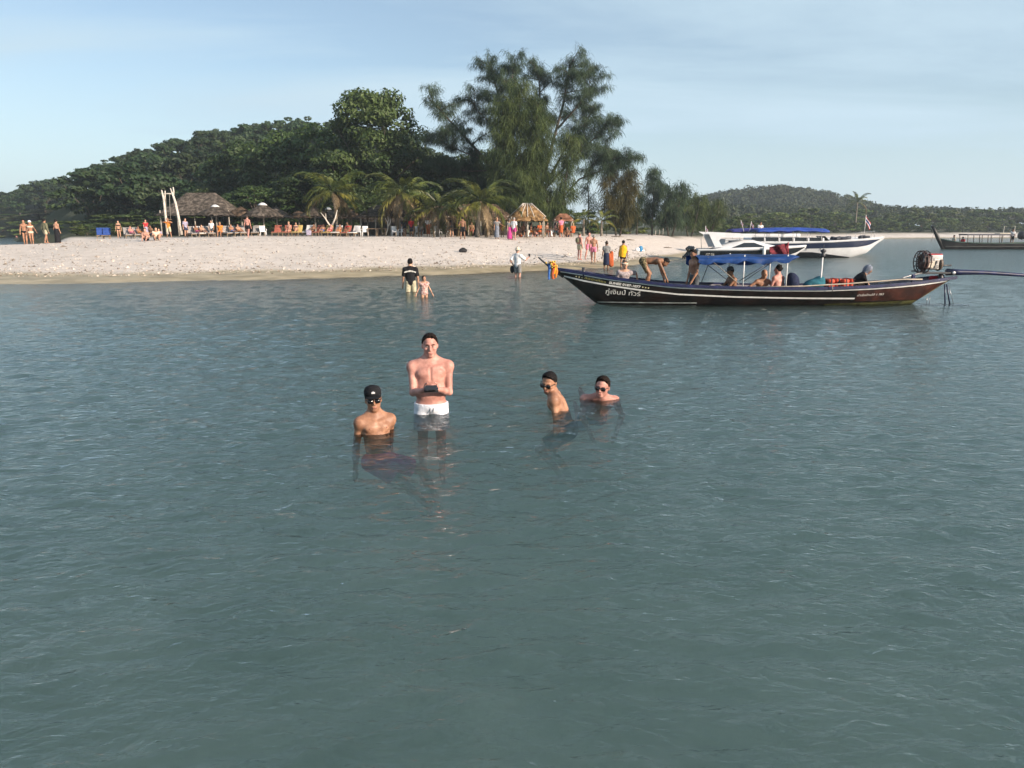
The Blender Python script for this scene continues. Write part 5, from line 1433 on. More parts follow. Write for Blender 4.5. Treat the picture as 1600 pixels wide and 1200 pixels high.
for (a, b_, m_, dy) in (((1106, 402), (1155, 444), ropeM, -0.76), ((1094, 405), (1137, 438), ropedM, -0.2), ((1212, 404), (1155, 439), ropedM, -0.76), ((1206, 410), (1160, 441), ropedM, -0.5), ((1106, 415), (1096, 441), ropedM, 0.3)):
    MB().tube([at(*a, BY + dy) - O, at(*b_, BY + dy) - O], 0.011, 6).build('rope', m_, boat, True)
# dark red cloth at the awning post
V, Fs = [], []
for i in range(13):
    for j in range(9):
        f, h = i / 12, j / 8
        u = 1231.5 - 29 * f; v = (379.5 + 6.5 * f) + (397.5 - 379.5 - 7 * f) * h
        p = at(u, v, BY - 0.76 + 0.05 * math.sin(f * 9 + h * 3)) - O; V.append(tuple(p))
for i in range(12):
    for j in range(8): a = i * 9 + j; Fs.append((a, a + 9, a + 10, a + 1))
fl_ = mesh_np('red_cloth', V, Fs, mat('cloth_dark_red', (0.16, 0.014, 0.03), 0.85, 0.5, 16, var_hue=(0.30, 0.04, 0.06), transl=0.15), boat, True)
sol = fl_.modifiers.new('thickness', 'SOLIDIFY'); sol.thickness = 0.008
MB().tube([at(1231.5, 398, BY - 0.76) - O, at(1231.5, 378, BY - 0.76) - O], 0.014, 6).build('flag_staff', mat('red_staff', (0.35, 0.03, 0.04), 0.6), boat, True)
# boat pole, rope coil, small gear at the stern
MB().tube([at(1178, 448.5, BY - 0.8) - O, at(1255, 447.2, BY - 0.8) - O, at(1330, 443, BY - 0.75) - O, at(1412, 436.5, BY - 0.7) - O, at(1441, 436.5, BY - 0.65) - O], [0.016, 0.02, 0.022, 0.022, 0.02], 7).build('punt_pole', mat('bamboo_pole', (0.40, 0.34, 0.27), 0.6, 0.2, 6), boat, True)
MB().tube([at(1299, 446, BY - 0.86) - O, at(1301, 450, BY - 0.88) - O, at(1300.5, 455, BY - 0.88) - O], 0.013, 6).build('mooring_loop', ropeM, boat, True)
MB().tube([at(1380 + 14 * math.cos(math.pi * i / 10), 446 - 7 * math.sin(math.pi * i / 10), BY - 0.2) - O for i in range(11)], 0.012, 6).build('hose', ropedM, boat, True)
MB().box(at(1426.5, 437.5, BY - 0.45) - O, (0.09, 0.09, 0.34), None, 0.01).build('bollard', navyM, boat)
MB().box(at(1405, 437, BY + 0.1) - O, (0.55, 0.05, 0.05), Euler((0, R(-4), 0)), 0.01).build('tiller_rest', darkM, boat)
MB().lathe([(0.05, -0.1), (0.12, -0.09), (0.14, 0), (0.12, 0.09), (0.04, 0.1)], 12, at(1459, 436, BY + 0.2) - O).build('fuel_can', CL['red'], boat, True)
# stern frame down to the water and the board lying along it
for (a, b_, r_) in (((1476, 444), (1476.5, 475), 0.022), ((1479, 444), (1484, 475.5), 0.022), ((1482, 445), (1490, 476), 0.008), ((1449, 464), (1447.5, 475), 0.008), ((1453, 463), (1452, 475), 0.008)):
    MB().tube([at(*a, BY - 0.25) - O, at(*b_, BY - 0.25) - O], r_, 6).build('stern_strut', navyM if r_ > 0.01 else metalM, boat, True)
MB().box(at(1474, 476.5, BY - 0.25) - O, (1.48, 0.22, 0.055), Euler((0, R(0.5), 0)), 0.012).build('stern_board', woodbM, boat)
# engine on its pivot with the long propeller shaft
eng = empty('longtail_engine', at(1466, 436, BY), 0, 'red and grey boat engine with long blue propeller shaft on the stern', 'engine')
EO = eng.location
def ep(u, v, dy=0.0): return at(u, v, BY + dy) - EO
MB().tube([ep(1470, 440), ep(1470, 428)], [0.09, 0.06], 10).build('pivot', darkM, eng, True)
MB().box(ep(1462, 426.5), (0.95, 0.20, 0.06), None, 0.01).build('engine_bed', darkM, eng)
blk = MB().box(ep(1452, 412), (0.42, 0.36, 0.34), None, 0.03).build('engine_block', mat('engine_grey', (0.30, 0.28, 0.27), 0.5, 0.5, 12, metal=0.3, var_hue=(0.50, 0.47, 0.44)), eng, True)
MB().box(ep(1460, 402, -0.02), (0.36, 0.30, 0.17), None, 0.03).build('fuel_tank', mat('tank_pale', (0.62, 0.60, 0.58), 0.4, 0.1, 8), eng, True)
MB().box(ep(1459, 397.2, -0.02), (0.38, 0.30, 0.03), None, 0.01).build('tank_cap_band', CL['red'], eng, True)
MB().box(ep(1455, 413.5, -0.19), (0.20, 0.02, 0.22), None, 0.006).build('side_plate', mat('plate_tan', (0.60, 0.52, 0.42), 0.5), eng)
MB().box(ep(1448, 409, -0.20), (0.08, 0.03, 0.10), None, 0.01).build('badge_panel', CL['red'], eng)
Mx = Matrix.Rotation(math.pi / 2, 3, 'Y')
gdM = mat('guard_dark', (0.045, 0.035, 0.032), 0.5, 0.5, 15, var_hue=(0.14, 0.06, 0.05))
fc_ = ep(1443, 409)
MB().lathe([(0.05, -0.05), (0.26, -0.05), (0.28, 0.0), (0.26, 0.05), (0.05, 0.05)], 20, fc_, Mx).build('flywheel', gdM, eng, True)
for dx in (-0.13, -0.04, 0.06):
    MB().tube([fc_ + Vector((dx, 0.33 * math.cos(a), 0.33 * math.sin(a))) for a in [2 * math.pi * i / 24 for i in range(24)]], 0.016, 5, closed=True).build('guard_ring', gdM, eng, True)
for i in range(12):
    a = 2 * math.pi * i / 12
    MB().tube([fc_ + Vector((-0.13, 0.08 * math.cos(a), 0.08 * math.sin(a))), fc_ + Vector((-0.14, 0.33 * math.cos(a), 0.33 * math.sin(a))), fc_ + Vector((0.10, 0.33 * math.cos(a), 0.33 * math.sin(a)))], 0.012, 5).build('guard_bar', gdM, eng, True)
for i in range(5): MB().box(ep(1444 + 3 * i, 405, -0.195), (0.012, 0.05, 0.20)).build('cooling_fin', metalM, eng)
MB().tube([ep(1447, 416, -0.2), ep(1452, 420, -0.24), ep(1460, 419, -0.22), ep(1464, 408, -0.19)], 0.014, 6).build('fuel_hose', darkM, eng, True)
MB().lathe([(0.02, -0.06), (0.07, -0.05), (0.075, 0.05), (0.02, 0.06)], 12, ep(1446, 400, -0.12)).build('air_filter', darkM, eng, True)
MB().lathe([(0.05, -0.05), (0.20, -0.05), (0.22, 0.0), (0.20, 0.05), (0.05, 0.05)], 18, ep(1466, 412), Mx).build('pulley', mat('pulley_brown', (0.10, 0.07, 0.05), 0.5), eng, True)
MB().tube([ep(1468, 414.5), ep(1473, 414.8), ep(1486, 414.5)], [0.025, 0.03, 0.028], 8).build('exhaust', darkM, eng, True)
MB().tube([ep(1479, 424), ep(1497, 425.2), ep(1540, 426), ep(1600, 430), ep(1690, 441)], [0.085, 0.085, 0.065, 0.052, 0.045], 10).build('propeller_shaft', navyM, eng, True)
MB().tube([ep(1478, 428), ep(1500, 427.5), ep(1513, 427.5)], [0.05, 0.05, 0.03], 8).build('shaft_bracket', navyM, eng, True)
MB().lathe([(0.01, -0.02), (0.06, -0.02), (0.06, 0.02), (0.01, 0.02)], 12, ep(1490, 426.5, -0.1), Matrix.Rotation(math.pi / 2, 3, 'X')).build('hub_cap', metalM, eng, True)
MB().tube([ep(1440, 426.5, -0.1), ep(1425, 430, -0.2), ep(1400, 437, -0.25), ep(1372, 443, -0.3)], [0.03, 0.026, 0.022, 0.02], 8).build('tiller', metalM, eng, True)
MB().box(ep(1430, 423.5), (0.24, 0.06, 0.04), None, 0.01).build('throttle', darkM, eng)
for k in range(3):
    a = 2 * math.pi * k / 3
    MB().box(ep(1690, 441) + Vector((0.02, 0.09 * math.cos(a), 0.09 * math.sin(a))), (0.02, 0.07, 0.13), Euler((a, R(25), 0)), 0.005).build('propeller_blade', metalM, eng)

# ---- the second long-tail, far right
B2 = 90.0
o2 = at(1471, 388, B2); boat2 = empty('longtail_boat', (o2.x, B2, 0), 0, 'dark longtail boat with tall raked prow moored off the far beach', 'boat')
def q2(u, v, dy=0.0): p = at(u, v, B2 + dy) - boat2.location; return p
g2 = [(-0.45, 1.25), (-0.3, 1.2), (-0.1, 1.12), (1.2, 0.85), (3.5, 0.72), (7.5, 0.68), (11, 0.78), (13.5, 1.0), (15, 1.35)]
h2 = Hull([p[0] for p in g2] , [p[1] for p in g2], [1.0, 0.7, 0.05, -0.2, -0.25, -0.25, -0.2, 0.0, 0.9], [0.07, 0.12, 0.3, 0.72, 0.95, 1.0, 0.9, 0.7, 0.4], 0.42)
hm2 = mat('hull_dark', (0.012, 0.012, 0.012), 0.5, 0.4, 1, var_hue=(0.028, 0.024, 0.022))
h2.shell('hull', hm2, boat2, 0.1, m_in=mat('boat2_inside', (0.06, 0.06, 0.07), 0.8))
MB().tube([(0.25, 0, -0.1), (-0.55, 0, 1.25), (-1.0, 0, 2.05), (-1.42, 0, 2.72)], [0.20, 0.24, 0.20, 0.16], 8).build('prow', hm2, boat2, True)
for sd in (-1, 1): h2.rail('gunwale', mat('rail_green', (0.02, 0.06, 0.045), 0.5, 0.3, 4), boat2, sd, 0.06, 0.09)
Xs = np.linspace(0.3, 14, 30); h2.strip('side_line', Xs, np.full(30, 0.30), np.full(30, 0.34), mat('line_grey', (0.22, 0.22, 0.2), 0.6), boat2, -1, 0.01)
zr = q2(1530, 366).z
MB().box((5.2, 0, zr), (5.6, 1.7, 0.07), None, 0.02).box((5.2, -0.86, zr - 0.06), (5.6, 0.04, 0.14)).box((5.2, 0.86, zr - 0.06), (5.6, 0.04, 0.14)).build('roof', mat('roof_slate', (0.05, 0.05, 0.07), 0.6, 0.3, 3), boat2)
MB().box((7.0, -0.2, zr + 0.07), (1.3, 1.0, 0.08), None, 0.02).build('roof_bundle', CL['cream'], boat2, True)
for x in (2.6, 4.3, 5.0, 6.4, 7.7):
    for sd in (-1, 1): MB().tube([(x, sd * 0.8, 0.4), (x - 0.1, sd * 0.82, zr)], 0.045, 6).build('roof_post', mat('post_brown', (0.10, 0.07, 0.05), 0.8), boat2, True)
xg0, xg1 = q2(1567, 370).x, q2(1584, 370).x; zgp = q2(1567, 354).z
MB().tube([(xg0, 0, 0.4), (xg0, 0, zgp), (xg1, 0, zgp + 0.05), (xg1, 0, 0.4)], 0.035, 6).build('gantry', mat('pipe_pale', (0.55, 0.53, 0.45), 0.6), boat2, True)
MB().tube([q2(1459, 365), q2(1455, 378)], 0.02, 5).build('prow_rope', ropeM, boat2, True)
e2 = MB().lathe([(0.15, -0.35), (0.42, -0.3), (0.5, 0), (0.42, 0.3), (0.15, 0.35)], 14, q2(1597, 368), Matrix.Rotation(math.pi / 2, 3, 'Y')).build('engine', darkM, boat2, True)

# ---- speedboats
def speedboat(label, u0, u1, vs, vb, y, hullc, bandc, sup, name='speedboat', yaw=0.0, canopy=None, vw=404):
    """stern at pixel u0, bow tip at u1; sheer height at stern vs and bow vb"""
    a, b = at(u0, vs, y), at(u1, vb, y)
    L = b.x - a.x; o = empty(name, (a.x, y, 0), yaw, label, 'boat', 'speedboats moored at the beach')
    zs, zb = a.z, b.z
    xs = [0, 0.12 * L, 0.35 * L, 0.6 * L, 0.78 * L, 0.9 * L, L]
    zg = [zs, zs + 0.01, zs + 0.06 * (zb - zs), zs + 0.3 * (zb - zs), zs + 0.6 * (zb - zs), zs + 0.82 * (zb - zs), zb]
    zk = [-0.25, -0.3, -0.3, -0.3, -0.12, 0.30, zb - 0.18]
    bb = [1.15, 1.25, 1.35, 1.3, 1.0, 0.62, 0.08]
    h = Hull(xs, zg, zk, bb, 0.36)
    h.shell('hull', whiteB, o, 0.25, m_in=whiteB)
    X = np.linspace(0.02 * L, 0.985 * L, 40)
    for sd in (-1, 1):
        z1 = h.zg(X) - 0.10; z0 = h.zg(X) - (h.zg(X) - np.maximum(h.zk(X), 0)) * (0.42 if hullc is blackB else 0.62 if hullc else 0.5)
        h.strip('dark_band', X, np.minimum(z0, z1 - 0.02), z1, bandc, o, sd, 0.012)
        if hullc:
            Xb = np.linspace(0.01 * L, 0.8 * L, 30); zz_ = np.maximum(h.zk(Xb), -0.05)
            h.strip('bottom_paint', Xb, zz_, zz_ + np.interp(Xb, [0, 0.5 * L, 0.8 * L], [0.50, 0.50, 0.05]), hullc, o, sd, 0.010)
        h.rail('rub_rail', whiteB, o, sd, 0.06, 0.09)
    # foredeck
    V, Fs = [], []
    Xd = np.linspace(0.5 * L, 0.99 * L, 20)
    for x in Xd:
        z = float(h.zg(x)) - 0.01; w_ = float(h.hw(x, z)) - 0.03
        V += [(x, -w_, z), (x, 0, z + 0.10 * min(1, w_)), (x, w_, z)]
    for i in range(19): Fs += [(3 * i, 3 * i + 3, 3 * i + 4, 3 * i + 1), (3 * i + 1, 3 * i + 4, 3 * i + 5, 3 * i + 2)]
    mesh_np('foredeck', V, Fs, whiteB, o, True)
    return o, h, L
whiteB = mat('gelcoat_white', (0.62, 0.63, 0.65), 0.25, 0.06, 2, spec=0.5)
blackB = mat('gelcoat_black', (0.012, 0.014, 0.018), 0.2, spec=0.5)
blueB = mat('gelcoat_blue', (0.01, 0.10, 0.42), 0.3, spec=0.5)
navyB = mat('gelcoat_navy', (0.015, 0.022, 0.05), 0.25, spec=0.5)
winM = mat('window_dark', (0.012, 0.014, 0.017), 0.08, spec=0.7)
padM = mat('seat_pad', (0.03, 0.035, 0.05), 0.6, 0.3, 5)
canB = mat('canopy_blue', (0.015, 0.06, 0.34), 0.6, 0.3, 1.2, bump=0.3, bscale=3); canP = mat('canopy_purple', (0.03, 0.03, 0.20), 0.6, 0.3, 1.2, bump=0.3, bscale=3)
def canopy(o, x0, x1, z, w_, m, posts=4, droop=0.1):
    V, Fs = [], []; n1, n2 = 24, 8
    for i in range(n1 + 1):
        f = i / n1
        for j in range(n2 + 1):
            g_ = j / n2
            V.append((x0 + (x1 - x0) * f, -w_ + 2 * w_ * g_, z + 0.22 * math.sin(math.pi * g_) + 0.035 * math.sin(f * 26) * abs(2 * g_ - 1) - droop * (2 * f - 1) ** 2))
    for i in range(n1):
        for j in range(n2): a = i * (n2 + 1) + j; Fs.append((a, a + n2 + 1, a + n2 + 2, a + 1))
    c = mesh_np('canopy', V, Fs, m, o, True); s_ = c.modifiers.new('thickness', 'SOLIDIFY'); s_.thickness = 0.12
    for i in range(posts):
        x = x0 + (x1 - x0) * (i + 0.5) / posts
        for sd in (-1, 1): MB().tube([(x, sd * w_ * 0.92, 0.6), (x, sd * w_ * 0.92, z)], 0.022, 6).build('canopy_post', metalM, o, True)
def outboard(o, x, y, z):
    m = MB().box((x - 0.32, y, z + 0.25), (0.40, 0.36, 0.42), Euler((0, R(-38), 0)), 0.09)
    m.box((x - 0.5, y, z - 0.1), (0.16, 0.14, 0.7), Euler((0, R(38), 0)), 0.04)
    m.lathe([(0.02, -0.05), (0.12, -0.03), (0.12, 0.03), (0.02, 0.05)], 10, (x - 0.75, y, z - 0.35), Matrix.Rotation(math.pi / 2, 3, 'Y'))
    return m.build('outboard', blackB, o, True)
# back boat, canopy seen above the others
sC, hC, L = speedboat('white speedboat farthest back, under the purple blue canopy', 1128, 1381, 374, 370.5, 70, None, navyB, whiteB)
canopy(sC, L * 0.04, L * 0.40, at(1160, 360, 70).z, 1.2, canP, 4)
MB().box((L * 0.25, 0, at(1160, 368, 70).z), (L * 0.42, 2.0, 0.35), None, 0.1).build('cabin', whiteB, sC, True)
# middle boat
sB, hB, L = speedboat('white speedboat with navy band and long bow, blue canopy over its deck', 1148, 1377, 379, 371.5, 62, blackB, navyB, whiteB)
canopy(sB, L * 0.12, L * 0.60, at(1220, 359.5, 62).z, 1.25, canB, 5)
cb = MB(); zc = at(1200, 378, 62).z
cb.box((L * 0.33, 0, zc + 0.1), (L * 0.50, 2.0, 0.5), None, 0.12)
cb.build('cabin', whiteB, sB, True)
for sd in (-1, 1):
    for i in range(5): MB().box((L * (0.13 + 0.098 * i), sd * 1.0, zc + 0.22), (L * 0.088, 0.03, 0.28), Euler((0, 0, 0)), 0.01).build('window', winM, sB)
MB().box((L * 0.60, 0, zc + 0.28), (0.05, 1.8, 0.55), Euler((0, R(-48), 0)), 0.01).build('windscreen', winM, sB)
gr = random.Random(8)
for i in range(16):
    x = L * gr.uniform(0.66, 0.88); z = float(hB.zg(x)) + 0.16
    MB().box((x, gr.uniform(-0.6, 0.35), z), (gr.uniform(0.35, 0.6), 0.4, gr.uniform(0.14, 0.26)), Euler((0, gr.uniform(-0.3, 0.3), gr.uniform(-0.4, 0.4))), 0.05).build('deck_cushion', padM, sB, True)
for x, y_ in ((0.74, -0.62), (0.84, -0.5), (0.94, -0.28), (0.94, 0.28), (0.84, 0.5)):
    z = float(hB.zg(L * x)); MB().tube([(L * x, y_, z), (L * x, y_, z + 0.55)], 0.016, 6).build('stanchion', metalM, sB, True)
MB().tube([(L * 0.74, -0.62, float(hB.zg(L * .74)) + 0.55), (L * 0.84, -0.5, float(hB.zg(L * .84)) + 0.55), (L * 0.94, -0.28, float(hB.zg(L * .94)) + 0.55), (L * 0.94, 0.28, float(hB.zg(L * .94)) + 0.55), (L * 0.84, 0.5, float(hB.zg(L * .84)) + 0.55)], 0.016, 6).build('bow_rail', metalM, sB, True)
def thai_flag(o, x, y, z0, z1, w_, drop, lean=0.0):
    MB().tube([(x, y, z0), (x + lean, y, z1)], 0.018, 6).build('flag_staff', whiteM, o, True)
    fm = [mat('flag_red', (0.45, 0.02, 0.04), 0.8, transl=0.2), mat('flag_white', (0.75, 0.75, 0.75), 0.8, transl=0.2), mat('flag_blue', (0.02, 0.025, 0.16), 0.8, transl=0.2)]
    V, Fs, mi = [], [], []; n1, n2 = 12, 6
    for i in range(n2 + 1):                       # six bands: red white blue blue white red, flag hangs limp
        for j in range(n1 + 1):
            f, h_ = i / n2, j / n1
            V.append((x + lean + w_ * h_ * 0.9, y + 0.06 * math.sin(6 * h_ + 2 * f), z1 - 0.05 - drop * 0.55 * f - drop * 0.65 * h_))
    for i in range(n2):
        for j in range(n1): a = i * (n1 + 1) + j; Fs.append((a, a + 1, a + n1 + 2, a + n1 + 1)); mi.append((0, 1, 2, 2, 1, 0)[i])
    mesh_np('flag', V, Fs, None, o, True, mats=fm, fmat=mi)
xf = at(1351, 360, 62).x - sB.location.x
thai_flag(sB, xf, 0.0, float(hB.zg(xf)), at(1350, 335.5, 62).z, 0.50, 1.0)
for (u, v0, v1, ln) in ((1160, 362, 344, -0.3), (1169, 360, 346, 0.1)):
    x = at(u, v0, 62).x - sB.location.x; thai_flag(sB, x, -0.4, at(u, v0, 62).z, at(u, v1, 62).z, 0.22, 0.45, ln)
# near boat, stern to the left
sA, hA, L = speedboat('near speedboat with black and blue hull, white arch and outboards at its stern', 1085, 1259, 389.5, 383.5, 56, blueB, blackB, whiteB)
zA = float(hA.zg(L * 0.4))
cab = MB(); prof = [(0.16, 0.02), (0.30, 0.42), (0.42, 0.60), (0.52, 0.58), (0.64, 0.30), (0.80, 0.04)]
V, Fs = [], []
for (f, dz) in prof:
    x = L * f; wv = 1.0 * (1 - 0.35 * max(0, f - 0.4))
    V += [(x, -wv, zA - 0.05), (x, -wv * 0.82, zA + dz), (x, 0, zA + dz + 0.08), (x, wv * 0.82, zA + dz), (x, wv, zA - 0.05)]
for i in range(len(prof) - 1):
    for j in range(4): a = 5 * i + j; Fs.append((a, a + 5, a + 6, a + 1))
mesh_np('cabin', V, Fs, whiteB, sA, True)
for sd in (-1, 1):
    V = [(L * 0.30, sd * 0.985, zA + 0.10), (L * 0.41, sd * 0.90, zA + 0.46), (L * 0.50, sd * 0.89, zA + 0.47), (L * 0.60, sd * 0.93, zA + 0.18)]
    mesh_np('window', V, [(0, 1, 2, 3) if sd > 0 else (3, 2, 1, 0)], winM, sA, False)
    # raked arch
    P = [at(1098, 386, 56) - sA.location, at(1106, 372, 56) - sA.location, at(1100, 361, 56) - sA.location]
    V = []
    pr = [(1096, 362), (1103, 366), (1112, 386), (1124, 386), (1118, 376), (1122, 371), (1168, 371), (1172, 368), (1150, 364.5), (1110, 362.5)]
    vs = [tuple(Vector(((at(u, v, 56) - sA.location).x, sd * 0.95, (at(u, v, 56)).z))) for u, v in pr]
    vs2 = [(x, y - sd * 0.09, z) for x, y, z in vs]
    n = len(pr); fs = [tuple(range(n)), tuple(range(2 * n - 1, n - 1, -1))] + [(j, (j + 1) % n, n + (j + 1) % n, n + j) for j in range(n)]
    mesh_np('arch', vs + vs2, fs, whiteB, sA, False)
zr_ = at(1140, 366, 56).z
MB().box(((at(1140, 366, 56).x - sA.location.x), 0, zr_), (3.2, 1.74, 0.08), None, 0.03).build('hard_top', whiteB, sA, True)
for i in range(3): outboard(sA, 0.05, -0.6 + 0.6 * i, 0.55)
for (u, v) in ((1184, 392),):
    p = at(u, v, 56) - sA.location; MB().lathe([(0.03, -0.42), (0.11, -0.38), (0.12, 0), (0.11, 0.38), (0.03, 0.42)], 10, (p.x, -1.42, p.z)).build('fender', whiteM, sA, True)
hull_text(hA, 'OT SIA', at(1097, 399, 56).x - sA.location.x, at(1110, 399, 56).x - sA.location.x, lambda x: at(1097, 400.2, 55).z, 0.30, letM, sA, off=0.03)
thai_flag(sA, at(1097, 370, 56).x - sA.location.x, -0.9, at(1097, 364, 56).z, at(1096, 353, 56).z, 0.2, 0.4)
MB().tube([Vector((at(1091, 386, 56).x - sA.location.x, -1.0, zA)), Vector((at(1090, 372, 56).x - sA.location.x, -1.0, at(1090, 372, 56).z)), Vector((at(1097, 366, 56).x - sA.location.x, -0.95, at(1097, 366, 56).z))], 0.02, 6).build('stern_rail', metalM, sA, True)
# ------------------------------------------------------------------ huts, parasols and beach gear
thD = mat('thatch_grey', (0.085, 0.072, 0.06), 0.95, 0.5, 3, spec=0.05, var_hue=(0.18, 0.15, 0.125))  # grey and brown thatch darkened, the trees' shade put into the colour
thB = mat('thatch_brown', (0.10, 0.068, 0.046), 0.95, 0.5, 3, spec=0.05, var_hue=(0.21, 0.145, 0.10))
thS = mat('thatch_straw', (0.26, 0.15, 0.068), 0.95, 0.4, 3, spec=0.05, var_hue=(0.46, 0.29, 0.14))
thR = mat('thatch_red', (0.26, 0.12, 0.07), 0.95, 0.4, 3, spec=0.05, var_hue=(0.42, 0.21, 0.13))
poleM = mat('pole_grey', (0.36, 0.32, 0.27), 0.85, 0.3, 5, bump=0.3); driftM = mat('driftwood', (0.55, 0.50, 0.44), 0.85, 0.25, 5, bump=0.4)
capM = mat('cap_pale', (0.62, 0.62, 0.62), 0.7, 0.15, 8)
def thatch(name, m, parent, W, D, rl, ztop, zeave, courses=6, sag=0.0, seed=0, dens=1.0, kick=0.0):
    """roof over a W x D plan with a ridge rl long: overlapping courses of straw strips"""
    g = np.random.default_rng(seed)
    def pt(a, t):
        # a in 0..1 round the eave (superellipse), t 0 ridge .. 1 eave
        th = 2 * math.pi * a; c, s = math.cos(th), math.sin(th); e = 0.55 if rl > 0.05 else 1.0
        ex, ey = W / 2 * math.copysign(abs(c) ** e, c), D / 2 * math.copysign(abs(s) ** e, s)
        tx = max(-rl / 2, min(rl / 2, ex))
        f = t
        z = ztop + (zeave - ztop) * (f ** (1.0 + sag) if not kick else (f * (1 + kick) if f < 0.6 else 0.6 * (1 + kick) + (f - 0.6) / 0.4 * (1 - 0.6 * (1 + kick))))
        return np.array([tx + (ex - tx) * f, ey * f, z])
    V, Fs = [], []
    n = 40
    for i in range(n):                            # solid under-layer
        b = len(V); V += [pt(i / n, 0.0), pt((i + 1) / n, 0.0), pt((i + 1) / n, 0.97) - [0, 0, 0.03], pt(i / n, 0.97) - [0, 0, 0.03]]; Fs.append((b, b + 1, b + 2, b + 3))
    for c in range(courses):
        t0, t1 = max(0.0, c / courses - 0.04), (c + 1) / courses + 0.05
        k = int((26 + 58 * (c + 1) / courses) * dens * max(1.0, (W + D) / 7))
        for j in range(k):
            a = (j + g.uniform(-0.4, 0.4)) / k; wd = 0.62 / k * g.uniform(0.7, 1.3)
            up = 0.05 + 0.03 * g.uniform(); e = t1 + g.uniform(-0.03, 0.05)
            p0, p1 = pt(a - wd, t0), pt(a + wd, t0); q0, q1 = pt(a - wd + g.uniform(-.3, .3) / k, min(e, 1.03)), pt(a + wd + g.uniform(-.3, .3) / k, min(e, 1.03))
            dz = np.array([0, 0, up]); dr = np.array([0, 0, -0.10 * g.uniform(0.3, 1.4) if c == courses - 1 else 0.0])
            b = len(V); V += [p0 + dz * 0.3, p1 + dz * 0.3, q1 + dz + dr, q0 + dz + dr]; Fs.append((b, b + 1, b + 2, b + 3))
    o = mesh_np(name, V, Fs, m, parent, False)
    o['kind'] = 'stuff'
    return o
def parasol(label, u, vt, vb, wpx, y, m, cap_=False, ground_v=None):
    t = at(u, vt, y); z0 = gzf(t.x, y); zt_ = t.z - z0; ze = at(u, vb, y).z - z0; w = wpx / 1150 * y
    e = empty('straw_parasol', (t.x, y, z0), 0, label, 'parasol', 'straw parasols over the loungers')
    thatch('thatch', m, e, w, w, 0.0, zt_, ze, 5, 0.0, int(u))
    MB().tube([(0, 0, -0.1), (0.03, 0, ze), (0, 0, zt_ - 0.1)], [0.08, 0.07, 0.05], 8).build('pole', poleM, e, True)
    for i in range(6):
        a = i * math.pi / 3; MB().tube([(0, 0, ze * 0.9), (0.42 * w * math.cos(a), 0.42 * w * math.sin(a), ze + 0.05)], 0.022, 5).build('strut', poleM, e, True)
    if cap_: MB().lathe([(w * 0.12, zt_ - 0.16), (w * 0.09, zt_ - 0.05), (w * 0.05, zt_ + 0.05), (0.01, zt_ + 0.09)], 14).build('ridge_cap', capM, e, True)
    return e
def hut(label, u, vt, vb, wpx, y, m, ridge=0.35, depth=None, kick=0.0, posts=6, courses=7, rafters=False):
    t = at(u, vt, y); z0 = gzf(t.x, y); zt_ = t.z - z0; ze = at(u, vb, y).z - z0; w = wpx / 1150 * y; d = depth or w * 0.8
    e = empty('thatched_hut', (t.x, y, z0), 0, label, 'hut', 'thatched huts under the trees')
    thatch('thatch', m, e, w, d, ridge * w, zt_, ze, courses, 0.0, int(u), 1.0, kick)
    for i in range(posts):
        f = (i % (posts // 2)) / max(1, posts // 2 - 1) - 0.5; sd = -1 if i < posts // 2 else 1
        MB().tube([(f * w * 0.78, sd * d * 0.36, -0.1), (f * w * 0.78, sd * d * 0.36, ze + (zt_ - ze) * 0.2)], 0.07, 7).build('post', poleM, e, True)
    MB().box((0, 0, ze + 0.04), (w * 0.8, 0.09, 0.09)).box((0, -d * 0.36, ze + 0.02), (w * 0.82, 0.09, 0.09)).build('beam', poleM, e)
    if rafters:
        for i in range(9):
            a = math.pi + math.pi * (i + 0.5) / 9; top_ = (ridge * w / 2 * math.cos(a), 0, zt_ + 0.08); MB().tube([top_, (w * 0.44 * math.cos(a) * 1.05, d * 0.44 * math.sin(a), ze + 0.28)], 0.035, 5).build('roof_batten', driftM, e, True)
    return e
hut('big two tier thatched hall behind the loungers', 314, 301.5, 336.5, 130, 82, thD, 0.34, 6.0, 0.35, 10, 9)
parasol('straw parasol with pale cap in front of the thatched hall', 336, 321, 336, 58, 70, thD, True)
parasol('brown straw parasol left of the big pale capped one', 376, 323, 337, 48, 74, thB)
parasol('largest straw parasol with pale pointed cap', 410, 318, 337.5, 62, 69, thD, True)
parasol('grey straw parasol half hidden by the largest one', 431, 323, 339, 48, 73, thD)
parasol('low brown straw parasol in deep shade', 466, 329, 340, 40, 76, thB)
parasol('dark straw parasol left of the leaning palm', 491, 322, 337, 44, 71, thD)
parasol('small straw parasol with white cap beside the leaning palm', 513, 325, 341, 46, 74, capM if False else thD, True)
parasol('shaded straw parasol right of the leaning palm', 548, 327, 341, 40, 75, thB)
hut('dim thatched bar hut beside the tall shaggy palm', 602, 321, 338, 84, 72, thD, 0.4, 4.5, 0, 8)
hut('low brown thatched hut behind the short palm', 682, 322, 342, 66, 74, thB, 0.4, 4, 0, 6)
hut('wide brown thatched hut behind the sunlit palm', 748, 319, 343, 112, 72, thB, 0.45, 5, 0, 8)
hut('bright straw roofed hut with pale battens', 824, 319, 344, 62, 66, thS, 0.2, 3.4, 0, 6, 6, True)
hut('little reddish straw shelter on thin posts', 880, 334, 344.5, 34, 69, thR, 0.3, 1.8, 0, 4, 5)
